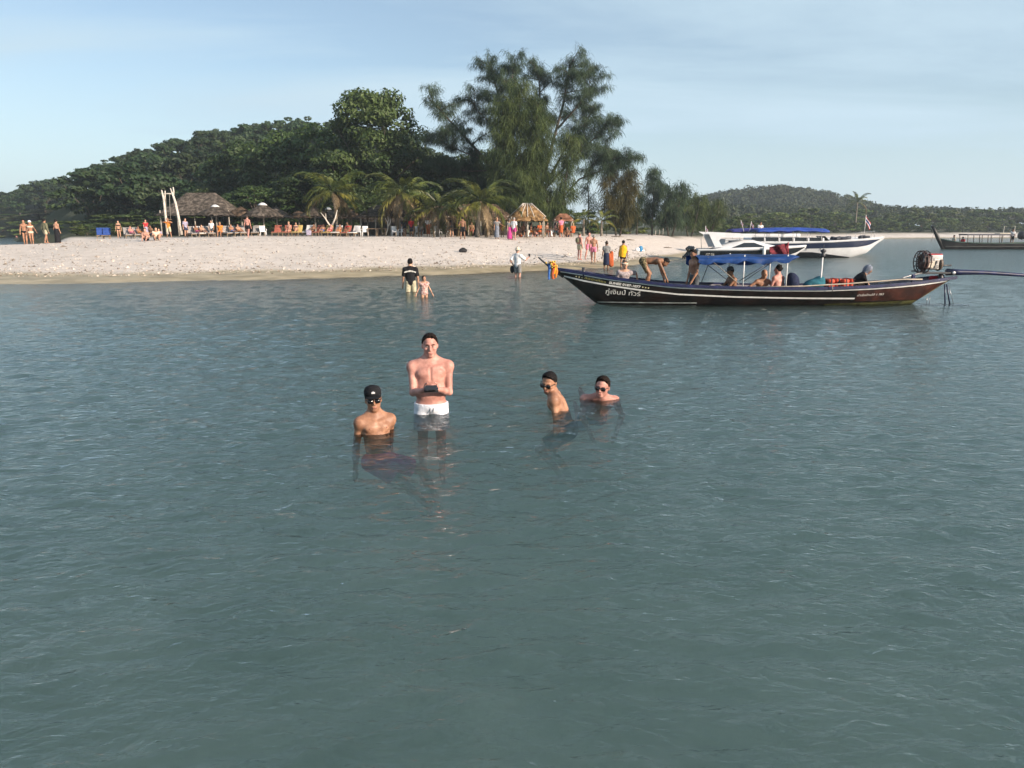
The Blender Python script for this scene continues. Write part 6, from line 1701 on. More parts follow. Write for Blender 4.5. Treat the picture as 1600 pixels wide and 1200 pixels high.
# dark back screens of the bar
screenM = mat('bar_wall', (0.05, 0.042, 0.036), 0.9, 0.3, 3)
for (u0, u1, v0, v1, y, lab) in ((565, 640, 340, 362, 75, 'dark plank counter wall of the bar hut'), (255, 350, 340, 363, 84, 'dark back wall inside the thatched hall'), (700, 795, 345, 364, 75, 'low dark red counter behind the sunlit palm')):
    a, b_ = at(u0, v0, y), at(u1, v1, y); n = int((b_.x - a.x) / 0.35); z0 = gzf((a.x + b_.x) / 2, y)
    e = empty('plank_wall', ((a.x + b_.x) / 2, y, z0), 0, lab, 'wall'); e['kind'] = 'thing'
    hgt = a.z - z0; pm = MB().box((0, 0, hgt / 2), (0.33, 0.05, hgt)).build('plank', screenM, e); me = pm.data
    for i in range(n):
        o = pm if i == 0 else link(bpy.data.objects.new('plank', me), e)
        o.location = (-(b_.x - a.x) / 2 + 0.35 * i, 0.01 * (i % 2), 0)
# driftwood swing frame
e = empty('driftwood_swing', on_ground(268, 364), 0, 'pale driftwood swing frame with two ropes standing on the sand', 'swing')
y = e.location.y
def dp(u, v, dy=0.0): return at(u, v, y + dy) - e.location
MB().tube([dp(262, 366), dp(258.5, 335), dp(256, 312), dp(252.5, 297)], [0.12, 0.11, 0.10, 0.06], 8).tube([dp(256.5, 316), dp(258, 306), dp(258, 298)], [0.07, 0.06, 0.04], 7).build('left_pole', driftM, e, True)
MB().tube([dp(284, 367), dp(280, 345), dp(274.5, 318), dp(270, 304), dp(266, 294)], [0.13, 0.12, 0.11, 0.09, 0.05], 8).tube([dp(271, 307), dp(271.5, 299), dp(270.5, 292.5)], [0.07, 0.06, 0.05], 7).build('right_pole', driftM, e, True)
MB().tube([dp(254, 303), dp(262, 302.5), dp(270.5, 303)], 0.05, 6).build('crossbar', driftM, e, True)
for u in (258.5, 264.5): MB().tube([dp(u, 302), dp(u + 1, 325), dp(u + 2, 342)], 0.025, 5).build('rope', ropeM, e, True)
MB().box(dp(263, 343), (0.5, 0.2, 0.05)).build('swing_seat', plankM, e)
# bare driftwood branches stuck in the sand
def branch(label, u, v, spec, y=None):
    b = on_ground(u, v); e = empty('driftwood_branch', b, 0, label, 'driftwood', None); m = MB()
    for pts, r in spec: m.tube([at(a, c, b.y) - b for a, c in pts], list(np.linspace(r, r * 0.35, len(pts))), 6)
    m.build('wood', driftM, e, True); return e
branch('bare forked driftwood branch standing beside the white chairs', 604, 366, [([(603, 367), (606, 357), (606, 348), (602, 341)], 0.07), ([(606, 355), (610, 347), (611, 341)], 0.05), ([(606, 350), (607, 343), (606, 338)], 0.04)])
branch('two pale driftwood poles crossing in a wide V by the leaning palm', 516, 362, [([(515, 352), (508, 341), (501, 332)], 0.08), ([(519, 352), (524, 340), (527, 328)], 0.09), ([(510, 346), (509, 338), (509, 333)], 0.05)])
branch('leaning white driftwood post beside the thick palm trunk', 750, 367, [([(752, 368), (751, 356), (751, 345)], 0.10)])
# ---- loungers
def lounger(u, v, m, label, rz=0.0, s=1.0, base=None):
    b = on_ground(u, v); e = empty('sun_lounger', b, rz, label, 'sun lounger', 'sun loungers under the parasols')
    fr = MB()
    for sx in (-0.3, 0.3): fr.box((sx, -0.2, 0.30), (0.06, 1.5, 0.06))
    for i in range(3): fr.box((0, -0.85 + 0.55 * i, 0.30), (0.6, 0.06, 0.05))
    fr.build('frame', base or plankM, e)
    for sx in (-0.28, 0.28):
        for sy in (-0.8, 0.4): MB().box((sx, sy, 0.14), (0.06, 0.06, 0.30)).build('leg', base or plankM, e)
    MB().box((0, -0.35, 0.37), (0.62, 1.15, 0.08), None, 0.03).build('seat_pad', m, e, True)
    MB().box((0, 0.52, 0.66), (0.62, 0.08, 0.80), Euler((R(-38), 0, 0)), 0.03).build('back_pad', m, e, True)
    return e
lr = mat('pad_red', (0.33, 0.10, 0.07), 0.85, 0.3, 4); lw = mat('pad_white', (0.66, 0.63, 0.60), 0.85, 0.15, 4); lb = mat('pad_blue', (0.10, 0.13, 0.28), 0.85, 0.25, 4); lg = mat('pad_grey', (0.30, 0.28, 0.27), 0.85, 0.25, 4); ly = mat('pad_ochre', (0.45, 0.33, 0.12), 0.85, 0.25, 4); lbl = mat('pad_deep_blue', (0.02, 0.06, 0.25), 0.8, 0.2, 4)
for (u, v, m_, lab, rz) in ((157, 365, lbl, 'deep blue sun lounger left of the squatting woman', 0.5), (166, 365, lbl, 'deep blue sun lounger nearest the squatting woman', 0.4), (200, 365.5, lg, 'grey sun lounger behind the sitting pair', 0.6), (214, 365.5, lg, 'grey sun lounger behind the girl in red', 0.6),
                            (300, 365, lg, 'grey sun lounger right of the swing pole', 0.7), (312, 365, lw, 'pale sun lounger under the hall eave', 0.7), (326, 365, lg, 'grey sun lounger left of the seated orange figure', 0.7), (355, 365, lg, 'grey sun lounger right of the seated orange figure', 0.7), (367, 365, lg, 'grey sun lounger below the brown parasol', 0.7), (379, 365.3, lg, 'grey sun lounger behind the man in black shorts', 0.5), (400, 364.5, lg, 'grey sun lounger behind the single white chair', 0.2),
                            (433, 366, lr, 'red brown sun lounger left of the pale seated figure', 0.1), (449, 366, lr, 'red brown sun lounger carrying the pale seated figure', 0.1), (465, 366, ly, 'ochre sun lounger right of the pale seated figure', 0.0), (482, 366, lw, 'white sun lounger with a blue towel', 0.0), (498, 366, lr, 'red brown sun lounger right of the blue towel', -0.1), (512, 366, ly, 'ochre sun lounger under the white capped parasol', -0.1), (527, 366, lw, 'pale sun lounger at the palm foot', -0.1), (541, 366, lr, 'red sun lounger of the dark haired woman', -0.1), (554, 366, lw, 'white sun lounger next to the white chairs', -0.2)):
    lounger(u, v, m_, lab, rz)
tw = on_ground(486, 366.5)
twl = MB().box((0, 0, 0), (0.5, 0.5, 0.04), Euler((0.2, 0.15, 0.4)), 0.015).box((0.1, -0.3, -0.2), (0.42, 0.04, 0.4), Euler((0.2, 0, 0.3)), 0.012).build('beach_towel', CL['lilac'], None, True)
twl.location = tw + Vector((0, -0.8, 0.5)); tag(twl, 'blue lilac towel hanging off the white sun lounger', 'towel')
# ---- white plastic chairs and tables
plM = mat('plastic_white', (0.78, 0.78, 0.78), 0.4, 0.05, 5)
def chair(u, v, rz, label):
    b = on_ground(u, v); e = empty('plastic_chair', b, rz, label, 'chair', 'white plastic chairs on the sand')
    MB().box((0, 0, 0.42), (0.50, 0.48, 0.04), None, 0.015).build('seat', plM, e, True)
    MB().box((0, 0.25, 0.68), (0.48, 0.035, 0.52), Euler((R(-12), 0, 0)), 0.015).build('backrest', plM, e, True)
    for sx in (-1, 1):
        for sy in (-0.22, 0.24): MB().tube([(sx * 0.24, sy, 0.42), (sx * 0.28, sy * 1.15, 0.0)], [0.03, 0.022], 6).build('leg', plM, e, True)
        MB().tube([(sx * 0.26, -0.24, 0.42), (sx * 0.28, -0.24, 0.64), (sx * 0.27, 0.26, 0.66)], 0.025, 6).build('armrest', plM, e, True)
    return e
for (u, v, rz, lab) in ((411, 366.5, 0.5, 'single white plastic chair in front of the largest parasol'), (562, 366, 2.8, 'white plastic chair, left one of the pair by the bar'), (571, 366, 3.3, 'white plastic chair, right one of the pair by the bar'), (617, 366, 0.4, 'white plastic chair right of the bare branch'), (627, 366.5, -0.6, 'white plastic chair in front of the shaggy palm'), (655, 366, 0.8, 'white plastic chair right of the red shirted figure'), (678, 367, -1.0, 'white plastic chair tipped back by the short palm'), (685, 367, 1.2, 'white plastic chair right of the short palm'), (702, 366, 0.2, 'white plastic chair left of the man in black shorts near the palm')):
    chair(u, v, rz, lab)
def table(u, v, label, m=None):
    b = on_ground(u, v); e = empty('beach_table', b, 0, label, 'table', 'low tables in front of the bar')
    MB().box((0, 0, 0.70), (1.0, 0.7, 0.05), None, 0.01).build('table_top', m or plankM, e)
    for sx in (-0.42, 0.42):
        for sy in (-0.28, 0.28): MB().box((sx, sy, 0.34), (0.06, 0.06, 0.68)).build('leg', m or plankM, e)
for (u, v, lab) in ((583, 366, 'wooden table in front of the bar hut'), (596, 366, 'wooden table left of the bare branch'), (640, 365.5, 'wooden table behind the red shirted figure'), (712, 366, 'wooden table by the short palm'), (765, 367, 'wooden table behind the grey dressed figure'), (842, 367.5, 'wooden table under the bright straw hut'), (860, 367.5, 'wooden table right of the bright straw hut')):
    table(u, v, lab)
# ---- bags and litter on the sand
bagM = mat('bag_black', (0.014, 0.014, 0.016), 0.7, 0.3, 8)
b = on_ground(723.5, 394.5)
e = empty('black_bag', b, 0.2, 'black rucksack lying alone on the open sand', 'bag')
V, Q = sdf_mesh([ell((0, 0, 0.14), (0.26, 0.15, 0.15), None, 0.05), ell((0.16, -0.03, 0.12), (0.12, 0.12, 0.11), None, 0.05), ell((-0.18, 0, 0.10), (0.10, 0.12, 0.09), None, 0.05)], 0.02); mesh_np('sack', V, Q, bagM, e)
MB().tube([(-0.18, -0.1, 0.2), (-0.1, -0.16, 0.3), (0.06, -0.16, 0.3), (0.16, -0.12, 0.2)], 0.02, 6).build('strap', bagM, e, True)
b = on_ground(999, 393)
e = empty('carrier_bag', b, 0.2, 'blue and white carrier bag slumped on the sand near the waterline', 'bag')
V, Q = sdf_mesh([ell((0.12, 0, 0.22), (0.18, 0.14, 0.24), None, 0.06)], 0.025); mesh_np('blue_side', V, Q, mat('bag_blue', (0.02, 0.20, 0.42), 0.5, 0.2, 6), e)
V, Q = sdf_mesh([ell((-0.16, 0.02, 0.16), (0.22, 0.16, 0.18), None, 0.06), ell((0.3, 0, 0.06), (0.16, 0.12, 0.07), None, 0.04)], 0.025); mesh_np('white_side', V, Q, plM, e)
for i, (u, v, l, rz, lab) in enumerate(((1043, 388, 0.9, 0.2, 'dark stick lying left of the speedboat outboards'), (965, 371, 1.3, -0.1, 'weathered stick lying in the middle of the right beach'), (985, 376, 0.9, 0.4, 'short weathered stick on the sand right of the standing trio'), (1033, 362.5, 1.2, 0.1, 'driftwood heap piece below the pointed pines'), (1018, 362.5, 1.0, -0.5, 'driftwood piece left below the pointed pines'))):
    b = on_ground(u, v, y1=104.0); o = MB().tube([(-l / 2, 0, 0.04), (-l * 0.1, 0.05, 0.09), (l / 2, -0.04, 0.05)], [0.05, 0.045, 0.02], 6).tube([(0, 0.02, 0.08), (l * 0.2, 0.15, 0.16)], [0.03, 0.012], 5).build('driftwood_stick', mat('stick', (0.14, 0.11, 0.08), 0.9, 0.3, 6), None, True)
    o.location = b; o.rotation_euler = (0, 0, rz); tag(o, lab, 'driftwood', 'sticks on the sand')
for i, (u, v, h_) in enumerate(((1035.5, 363, 1.0), (1030, 363, 0.7), (1024, 363, 0.6))):
    b = on_ground(u, v, y1=104.0); o = MB().tube([(0, 0, -0.05), (0.05, 0, h_ * 0.6), (0.02, 0.02, h_)], [0.06, 0.05, 0.03], 6).build('stump', driftM, None, True); o.location = b
    tag(o, ['tall pale stump below the pointed pines', 'middle pale stump below the pointed pines', 'short pale stump below the pointed pines'][i], 'stump', 'pale stumps at the edge of the pines')
# ---- coral rubble and trodden hollows of the upper beach: too many to count
g = np.random.default_rng(12)
N_ = 7000
xs = g.uniform(-46, 12, N_); t = np.abs(g.normal(0, 1, N_)) * 5.0 + 2.6; t = np.where(g.uniform(size=N_) < 0.45, g.uniform(3, 26, N_), t)
ys = shore_y(xs) + t; zs = gz(xs, ys); keepm = (zs > 0.12)
xs, ys, zs = xs[keepm], ys[keepm], zs[keepm]
sz = 0.031 * np.exp(g.normal(0, 0.45, len(xs)))
base = np.array([(1, 0, 0), (-0.5, 0.87, 0), (-0.5, -0.87, 0), (0.1, 0.1, 0.75), (0, 0, -0.5)])
fc = np.array([(0, 1, 3), (1, 2, 3), (2, 0, 3), (1, 0, 4), (2, 1, 4), (0, 2, 4)])
an = g.uniform(0, 6.28, len(xs)); ca, sa = np.cos(an), np.sin(an)
bb = base[None] * (1 + 0.35 * g.normal(size=(len(xs), 5, 3)))
bx_ = bb[..., 0] * ca[:, None] - bb[..., 1] * sa[:, None]; by_ = bb[..., 0] * sa[:, None] + bb[..., 1] * ca[:, None]
V = np.stack([xs[:, None] + bx_ * sz[:, None] * 1.3, ys[:, None] + by_ * sz[:, None] * 1.3, zs[:, None] + 0.01 + bb[..., 2] * sz[:, None]], -1).reshape(-1, 3)
Fq = (fc[None] + 5 * np.arange(len(xs))[:, None, None]).reshape(-1, 3)
rub = mesh_np('coral_rubble', V, Fq, mat('rubble', (0.27, 0.215, 0.165), 0.9, 0.4, 1.7, var_hue=(0.74, 0.66, 0.58)), None, False)
tag(rub, 'scattered coral rubble and shell bits on the pale sand', 'rubble', kind='stuff')
# ------------------------------------------------------------------ people on the beach and in the boats
def P_stand(H, **k): return Fig(H, **k)
def P_walk(H, **k): return Fig(H, fl=(0.05 * H, -0.10 * H, 0.045 * H), fr=(-0.05 * H, 0.11 * H, 0.05 * H), **k)
def P_sit(H, **k):                                 # on the ground, knees up, arms round them
    return Fig(H, pel=(0, 0.10 * H, 0.075 * H), lean=R(16), hl=(0.10 * H, -0.15 * H, 0.20 * H), hr=(-0.10 * H, -0.15 * H, 0.20 * H), fl=(0.07 * H, -0.24 * H, 0.045 * H), fr=(-0.07 * H, -0.24 * H, 0.045 * H), kl=(0.2, -0.3, 1), kr=(-0.2, -0.3, 1), **k)
def P_chair(H, seat=0.40, **k):
    kw = dict(hl=(0.09 * H, -0.22, seat + 0.16), hr=(-0.09 * H, -0.22, seat + 0.16)); kw.update(k)
    return Fig(H, pel=(0, 0.06, seat + 0.085), lean=R(6), fl=(0.08 * H, -0.44, 0.05), fr=(-0.08 * H, -0.42, 0.05), kl=(0.1, -1, 0.6), kr=(-0.1, -1, 0.6), **kw)
def P_lie(H, **k):                                 # reclined on a lounger
    return Fig(H, pel=(0, 0.05, 0.50), lean=R(-48), hl=(0.25, -0.25, 0.52), hr=(-0.25, -0.25, 0.52), fl=(0.08, -0.85, 0.47), fr=(-0.08, -0.82, 0.47), kl=(0, 0, 1), kr=(0, 0, 1), **k)
def P_squat(H, **k):
    return Fig(H, pel=(0, 0.08 * H, 0.17 * H), lean=R(20), hl=(0.08 * H, -0.16 * H, 0.18 * H), hr=(-0.08 * H, -0.16 * H, 0.18 * H), fl=(0.08 * H, -0.02 * H, 0.045 * H), fr=(-0.08 * H, -0.02 * H, 0.045 * H), kl=(0.3, -1, 0.3), kr=(-0.3, -1, 0.3), **k)
def put(u, v, fig, rz, label, skin, wear, hair='short', hcol='black', h=0.03, group='people on the beach', loc=None, hat=None, dz=0.0):
    p = loc if loc is not None else (on_ground(u, v, y1=54.0) if u < 120 else on_ground(u, v))
    e = fig_obj(fig, (p[0], p[1], p[2] + dz), R(rz), label, skin, wear, hair, hcol, h, group)
    if hat: fig_hat(fig, e, hat[0], **(hat[1] if len(hat) > 1 else {}))
    return e
sh, br, bra, shirt, skirt = 'shorts', 'briefs', 'bra', 'shirt', 'skirt'
# left end of the beach
f = P_walk(1.78); f2 = Fig(1.78, hl=(0.30, -0.10, 1.30), fl=(0.07, -0.08, 0.08), fr=(-0.1, 0.1, 0.08))
put(40, 375.3, f2, 25, 'tanned man in black trunks with his arm round a woman', 'tan', [(br, 'black')])
f = Fig(1.66, fem=True, hl=(0.42, -0.2, 0.85), fl=(0.10, -0.10, 0.07), fr=(-0.06, 0.06, 0.07)); put(49.5, 375.3, f, 20, 'woman in white sun hat and pale bikini beside the man in trunks', 'tan', [(br, 'cream'), (bra, 'cream')], 'long', 'blond', hat=('white', dict(brim=0.05)))
put(72, 373.5, P_walk(1.72, w=1.05), 160, 'man in open grey green shirt and shorts walking alone', 'tan', [(shirt, 'olive', dict(sleeve=1.2)), (sh, 'khaki')])
put(90, 372.3, P_stand(1.64, fem=True), 170, 'woman with bare back and long black skirt', 'fair', [(skirt, 'black', dict(hem=0.03, r=0.2))], 'bun', 'black')
p = on_z(26, 371.5); put(0, 0, P_stand(1.7), 180, 'distant pink bather wading in the lagoon', 'pink', [(br, 'navy')], loc=(p.x, p.y, -0.75))
put(186, 366.3, Fig(1.62, fem=True, lean=R(8)), 30, 'woman in black swimsuit standing by the grey loungers', 'fair', [(br, 'black'), (bra, 'black')], 'long', 'brown')
put(229, 367.5, Fig(1.66, fem=True, hl=(0.18, -0.25, 0.85), hr=(-0.2, -0.25, 0.85)), 40, 'girl in red top and pale wrap standing behind the sitting pair', 'fair', [(shirt, 'red', dict(sleeve=0.25, length=0.02)), (skirt, 'lilac', dict(hem=0.25, r=0.2))], 'bun', 'brown')
put(228, 377.0, P_sit(1.70), 10, 'person sitting on the sand with knees up, left of the pair', 'pale', [(sh, 'black')], 'short', 'brown')
put(245, 376.0, P_sit(1.74), 30, 'person sitting on the sand in dark shorts, right of the pair', 'fair', [(sh, 'slate'), (shirt, 'cream', dict(sleeve=0.1))], 'short', 'black')
put(236, 366.2, P_chair(1.7, 0.3), -30, 'shaded bather sitting behind the pair', 'brown', [(sh, 'navy')])
put(248.5, 366.2, P_sit(1.6), 20, 'child in pale top sitting left of the swing', 'fair', [(shirt, 'lilac', dict(sleeve=0.6))])
put(264, 366.0, Fig(1.76, hl=(0.16, -0.28, 1.40), hr=(-0.16, -0.28, 1.42), el=(1, 0.2, -0.2), er=(-1, 0.2, -0.2), fl=(0.22, -0.1, 0.07), fr=(-0.18, 0.06, 0.07)), 10, 'person in orange top and loose tan trousers with both hands raised at the swing', 'tan', [(shirt, 'orange', dict(sleeve=0.5)), (sh, 'khaki', dict(f=0.95))], 'short', 'brown')
put(290.5, 363.4, P_stand(1.72), 60, 'person in pale shirt standing under the hall eave', 'fair', [(shirt, 'lilac', dict(sleeve=0.6)), (sh, 'navy')], 'short', 'black')
put(331, 364.6, P_stand(1.5), 0, 'white shirted figure in the shade under the pale capped parasol', 'fair', [(shirt, 'white', dict(sleeve=0.6)), (sh, 'slate')])
put(344.5, 366.2, P_chair(1.74, 0.42), 5, 'sunlit person in orange sitting upright on a lounger', 'tan', [(shirt, 'orange', dict(sleeve=0.3)), (sh, 'orange')], 'short', 'blond')
for (u, rz, sk, cl, lab) in ((309, 40, 'brown', 'magenta', 'bather in magenta lying on the pale lounger'), (318, 40, 'fair', 'black', 'bather in black lying left of the orange figure'), (364, 40, 'tan', 'blue', 'tanned bather lying on the lounger below the brown parasol'), (375, 40, 'fair', 'orange', 'bather in orange lying behind the man in black shorts'), (206, 40, 'pink', 'magenta', 'pink bather lying on the grey lounger'), (219, 40, 'tan', 'orange', 'tanned bather lying behind the girl in red')):
    put(u, 366.0, P_lie(1.7), rz, lab, sk, [(sh, cl)], 'short', 'brown')
put(388, 371.8, P_walk(1.74), 175, 'bare chested man in black shorts walking up the sand in front of the parasols', 'pink', [(sh, 'black', dict(f=0.5))], 'short', 'brown')
put(452, 366.4, P_chair(1.68, 0.42, fem=True), -15, 'pale woman sitting on the red brown lounger with an orange towel', 'pale', [(br, 'orange')], 'bun', 'blond')
put(463, 366.0, P_chair(1.62, 0.40, fem=True), 20, 'woman in dark swimsuit sitting on the ochre lounger', 'fair', [(br, 'navy'), (bra, 'navy')], 'long', 'black')
for (u, sk, cl, lab) in ((489, 'brown', 'black', 'dark tanned bather lying next to the blue towel'), (504, 'tan', 'blue', 'bather with a blue wrap lying under the white capped parasol'), (516, 'pink', 'red', 'pink bather lying left of the palm foot'), (530, 'tan', 'orange', 'tanned bather lying at the palm foot')):
    put(u, 366.2, P_lie(1.68), 0, lab, sk, [(sh, cl)], 'short', 'black')
put(543.5, 366.2, P_chair(1.68, 0.45, fem=True), -30, 'dark haired woman sitting up on the red lounger', 'brown', [(br, 'red'), (bra, 'red')], 'long', 'black')
put(643, 366.0, P_stand(1.70), 0, 'person in bright red shirt and dark trousers holding a white paper', 'brown', [(shirt, 'red', dict(sleeve=0.7)), (sh, 'navy', dict(f=1.0))], 'short', 'black')
put(632, 364.5, P_stand(1.68), 20, 'person in dark clothes left of the red shirted figure', 'brown', [(shirt, 'black', dict(sleeve=0.7)), (sh, 'black')])
put(657, 366.0, P_chair(1.7, 0.42), 0, 'person in grey shirt on the white chair', 'brown', [(shirt, 'grey', dict(sleeve=0.6)), (sh, 'navy')])
put(669.5, 365.6, P_stand(1.78), 0, 'figure in white top and red wrap beside the short palm', 'brown', [(shirt, 'white', dict(sleeve=0.6)), (skirt, 'rust', dict(hem=0.15, r=0.17))], 'short', 'black')
put(703, 366.2, P_chair(1.7, 0.42), 30, 'person in grey sitting on the white chair by the short palm', 'fair', [(shirt, 'grey', dict(sleeve=0.4)), (sh, 'khaki')])
put(723, 374.2, Fig(1.74, fl=(0.16, 0, 0.07), fr=(-0.16, 0, 0.07), hl=(0.25, -0.2, 1.0)), 180, 'man with bare brown back and black shorts left of the sunlit palm', 'brown', [(sh, 'black', dict(f=0.7))], 'short', 'black')
put(737, 367, P_chair(1.7, 0.42), 0, 'bather sitting in the shade left of the thick palm trunk', 'tan', [(sh, 'red')])
put(776.5, 373.6, Fig(1.74, fem=True, hl=(0.55, -0.2, 1.05), el=(0.2, 0.3, -1)), 20, 'woman in long pale grey dress stretching one arm out', 'tan', [(shirt, 'grey', dict(sleeve=0.4)), (skirt, 'patterned', dict(hem=0.08, r=0.19))], 'bun', 'blond')
put(785, 370.5, P_stand(1.62), 200, 'tanned person standing just behind the grey dress', 'brown', [(sh, 'rust')])
put(796.5, 374.6, P_stand(1.68, fem=True), 40, 'woman in long magenta skirt and grey top', 'fair', [(shirt, 'grey', dict(sleeve=0.5)), (skirt, 'magenta', dict(hem=0.05, r=0.22))], 'bun', 'grey')
put(803, 375.2, P_stand(1.80), 150, 'tall man in white shirt and plum shorts beside the magenta skirt', 'pink', [(shirt, 'white', dict(sleeve=0.7)), (sh, 'magenta')], 'short', 'grey')
cr = [(812, 'tan', 'rust'), (818, 'brown', 'black'), (824, 'fair', 'white'), (830, 'tan', 'orange'), (836, 'pink', 'navy'), (843, 'tan', 'rust'), (849, 'fair', 'khaki'), (855, 'brown', 'red'), (861, 'tan', 'white'), (868, 'pink', 'teal'), (886, 'brown', 'navy'), (895, 'tan', 'rust')]
nm = ['leftmost seated guest under the bright straw hut', 'dark clad guest seated second under the straw hut', 'white clad guest seated third under the straw hut', 'orange clad guest seated mid under the straw hut', 'navy clad guest seated at the middle of the straw hut', 'rust clad guest seated at the right post of the straw hut', 'khaki clad guest seated right of the straw hut', 'red clad guest seated between the two huts', 'pale clad guest seated between the two huts', 'teal clad guest left of the little shelter', 'navy clad guest inside the little shelter', 'last seated guest right of the little shelter']
for i, (u, sk, cl) in enumerate(cr):
    put(u, 368.4 + (i % 3) * 0.8, P_chair(1.68, 0.42) if i % 2 else P_sit(1.7), (-40, 30, 160, 80, -20, 200)[i % 6], nm[i], sk, [(sh, cl)] + ([(shirt, cl, dict(sleeve=0.5))] if i % 3 == 2 else []), ('short', 'long')[i % 2], ('black', 'brown', 'blond')[i % 3], group='guests around the straw hut')
put(876.5, 370.8, P_walk(1.74), 200, 'figure in pink and orange wrap standing before the little shelter', 'tan', [(shirt, 'pink', dict(sleeve=0.2)), (skirt, 'rust', dict(hem=0.25, r=0.17))], 'short', 'black')
# the trio and the two at the water's edge
e = put(905, 406.3, Fig(1.78, lean=R(-3), hl=(0.20, -0.2, 0.95)), 130, 'bare chested man in cap and khaki shorts with dark bag on his back', 'pink', [(sh, 'khaki', dict(f=0.6))], 'short', 'brown', 0.022, hat=('olive', dict(peak=True)))
MB().box((0.02, 0.20, 1.28), (0.22, 0.16, 0.30), None, 0.06).build('rucksack', CL['olive'], e, True)
put(919.5, 405.8, Fig(1.80, fl=(0.20, -0.05, 0.07), fr=(-0.22, 0.05, 0.07)), 20, 'bare chested man in pink shorts, legs apart, middle of the trio', 'pink', [(sh, 'pink', dict(f=0.6))], 'short', 'brown', 0.022)
put(927, 411.0, P_walk(1.76), 175, 'man in pink shorts with tanned back nearest the water', 'tan', [(sh, 'pink', dict(f=0.55))], 'short', 'grey', 0.022)
p = on_z(947, 420.5); e = put(0, 0, P_stand(1.70, fem=True), 185, 'woman in grey top and navy skirt holding a rust coloured sarong', 'brown', [(shirt, 'grey', dict(sleeve=0.4)), (skirt, 'navy', dict(hem=0.22, r=0.18))], 'bun', 'brown', 0.022, loc=(p.x, p.y, -0.12))
V, Q = sdf_mesh([cap((-0.30, 0.0, 1.05), 0.10, (-0.30, -0.05, 0.38), 0.15, 0.05), cap((-0.16, 0.05, 0.95), 0.08, (-0.22, 0, 0.4), 0.1, 0.05)], 0.03); mesh_np('sarong', V, Q, CL['rust'], e)
p = on_z(973, 417.0); e = put(0, 0, P_stand(1.74), 175, 'person wrapped in a bright yellow towel standing in the shallows', 'tan', [(sh, 'black')], 'short', 'black', 0.022, loc=(p.x, p.y, -0.15))
V, Q = sdf_mesh([ell((0.0, 0.06, 1.17), (0.23, 0.17, 0.30), None, 0.05), cap((0.03, 0.08, 1.0), 0.2, (0.06, 0.06, 0.76), 0.2, 0.05, True)], 0.025); mesh_np('towel', V, Q, CL['yellow'], e)
# waders
p = on_z(808.5, 433.0)
f = Fig(1.74, hl=(0.26, -0.02, 0.95), hr=(-0.38, -0.38, 1.28), er=(-0.4, 0.6, -1), w=1.05); f_h = 0.018
e = put(0, 0, f, 150, 'person in white shirt and white sun hat wading ashore, holding up a phone', 'pale', [(shirt, 'white', dict(sleeve=0.85, length=-0.10)), (sh, 'grey', dict(f=0.8))], 'short', 'grey', 0.018, loc=(p.x, p.y, -0.36), hat=('cream', dict(brim=0.055)))
MB().box((f.wri[-1][0] - 0.02, f.wri[-1][1] - 0.06, f.wri[-1][2] + 0.10), (0.09, 0.02, 0.17), None, 0.005).build('phone', darkM, e)
V, Q = sdf_mesh([ell((0.30, -0.02, 0.72), (0.12, 0.06, 0.18), None, 0.03)], 0.02); mesh_np('flip_flops', V, Q, CL['black'], e)
p = on_z(642, 457.0)
f = Fig(1.76, hl=(0.30, -0.08, 0.72), fl=(0.14, 0.05, 0.08), fr=(-0.12, -0.12, 0.08), w=1.08, bulk=1.04)
e = put(0, 0, f, 185, 'man in black T-shirt with a white back print wading ashore beside a girl', 'fair', [(shirt, 'black', dict(sleeve=0.75, length=-0.11)), (sh, 'khaki', dict(f=0.8))], 'short', 'black', 0.015, loc=(p.x, p.y, -0.56), group='waders near the shore')
# arched pale print across the shoulders, too blurred in the photograph to read
bpm = MB(); gr = random.Random(9)
for i in range(11):
    s_ = -0.19 + 0.038 * i; bpm.box((s_, 0.156 - 0.45 * s_ * s_, 1.33 - 1.1 * s_ * s_), (0.026, 0.012, gr.uniform(0.035, 0.06)), Euler((0, 2.0 * s_, 0)))
for i in range(3): bpm.box((-0.03 + 0.03 * i, 0.158, 1.35), (0.018, 0.010, 0.03))
bpm.build('back_print', letM, e)
p = on_z(663, 464.5)
f = Fig(1.22, hl=(0.30, -0.12, 0.52), hr=(-0.34, -0.05, 0.46), head=(R(10), 0, 0), w=0.95, fem=True)
e = put(0, 0, f, 15, 'little girl in a floral swimsuit wading towards the camera', 'fair', [(br, 'floral'), (shirt, 'floral', dict(sleeve=0.05, length=-0.02))], 'long', 'black', 0.013, loc=(p.x, p.y, -0.50), group='waders near the shore')
# ---- in the long-tail boat
def bq(u, v, dy): return at(u, v, BY + dy)
def seat_in(u, dy, fig, rz, label, skin, wear, hair='short', hcol='black', z=0.0, hat=None, h=0.017):
    x = at(u, 440, BY + dy).x
    return put(0, 0, fig, rz, label, skin, wear, hair, hcol, h, 'people aboard the longtail boat', (x, BY + dy, z), hat)
f = Fig(1.64, pel=(0, 0, 0.40), lean=R(8), hl=(0.42, -0.1, 0.58), hr=(-0.15, -0.25, 0.5), el=(0.8, 0.2, -0.2), fl=(0.1, -0.12, 0.12), fr=(-0.1, -0.12, 0.12), kl=(0, -1, .5), kr=(0, -1, .5), fem=True, head=(R(6), R(-4), 0))
e = seat_in(974, 0.05, f, 8, 'woman in striped grey shirt and headband sitting near the bow', 'fair', [(shirt, 'stripe', dict(sleeve=0.75)), (sh, 'slate')], 'bun', 'brown', 0.12)
MB().tube([Vector(f.hc) + Matrix(f.Hm.tolist()) @ Vector((0.088 * math.cos(a), 0.108 * math.sin(a), 0.052 + 0.03 * math.sin(a))) for a in [2 * math.pi * i / 16 for i in range(16)]], 0.018, 6, closed=True).build('headband', CL['cream'], e, True)
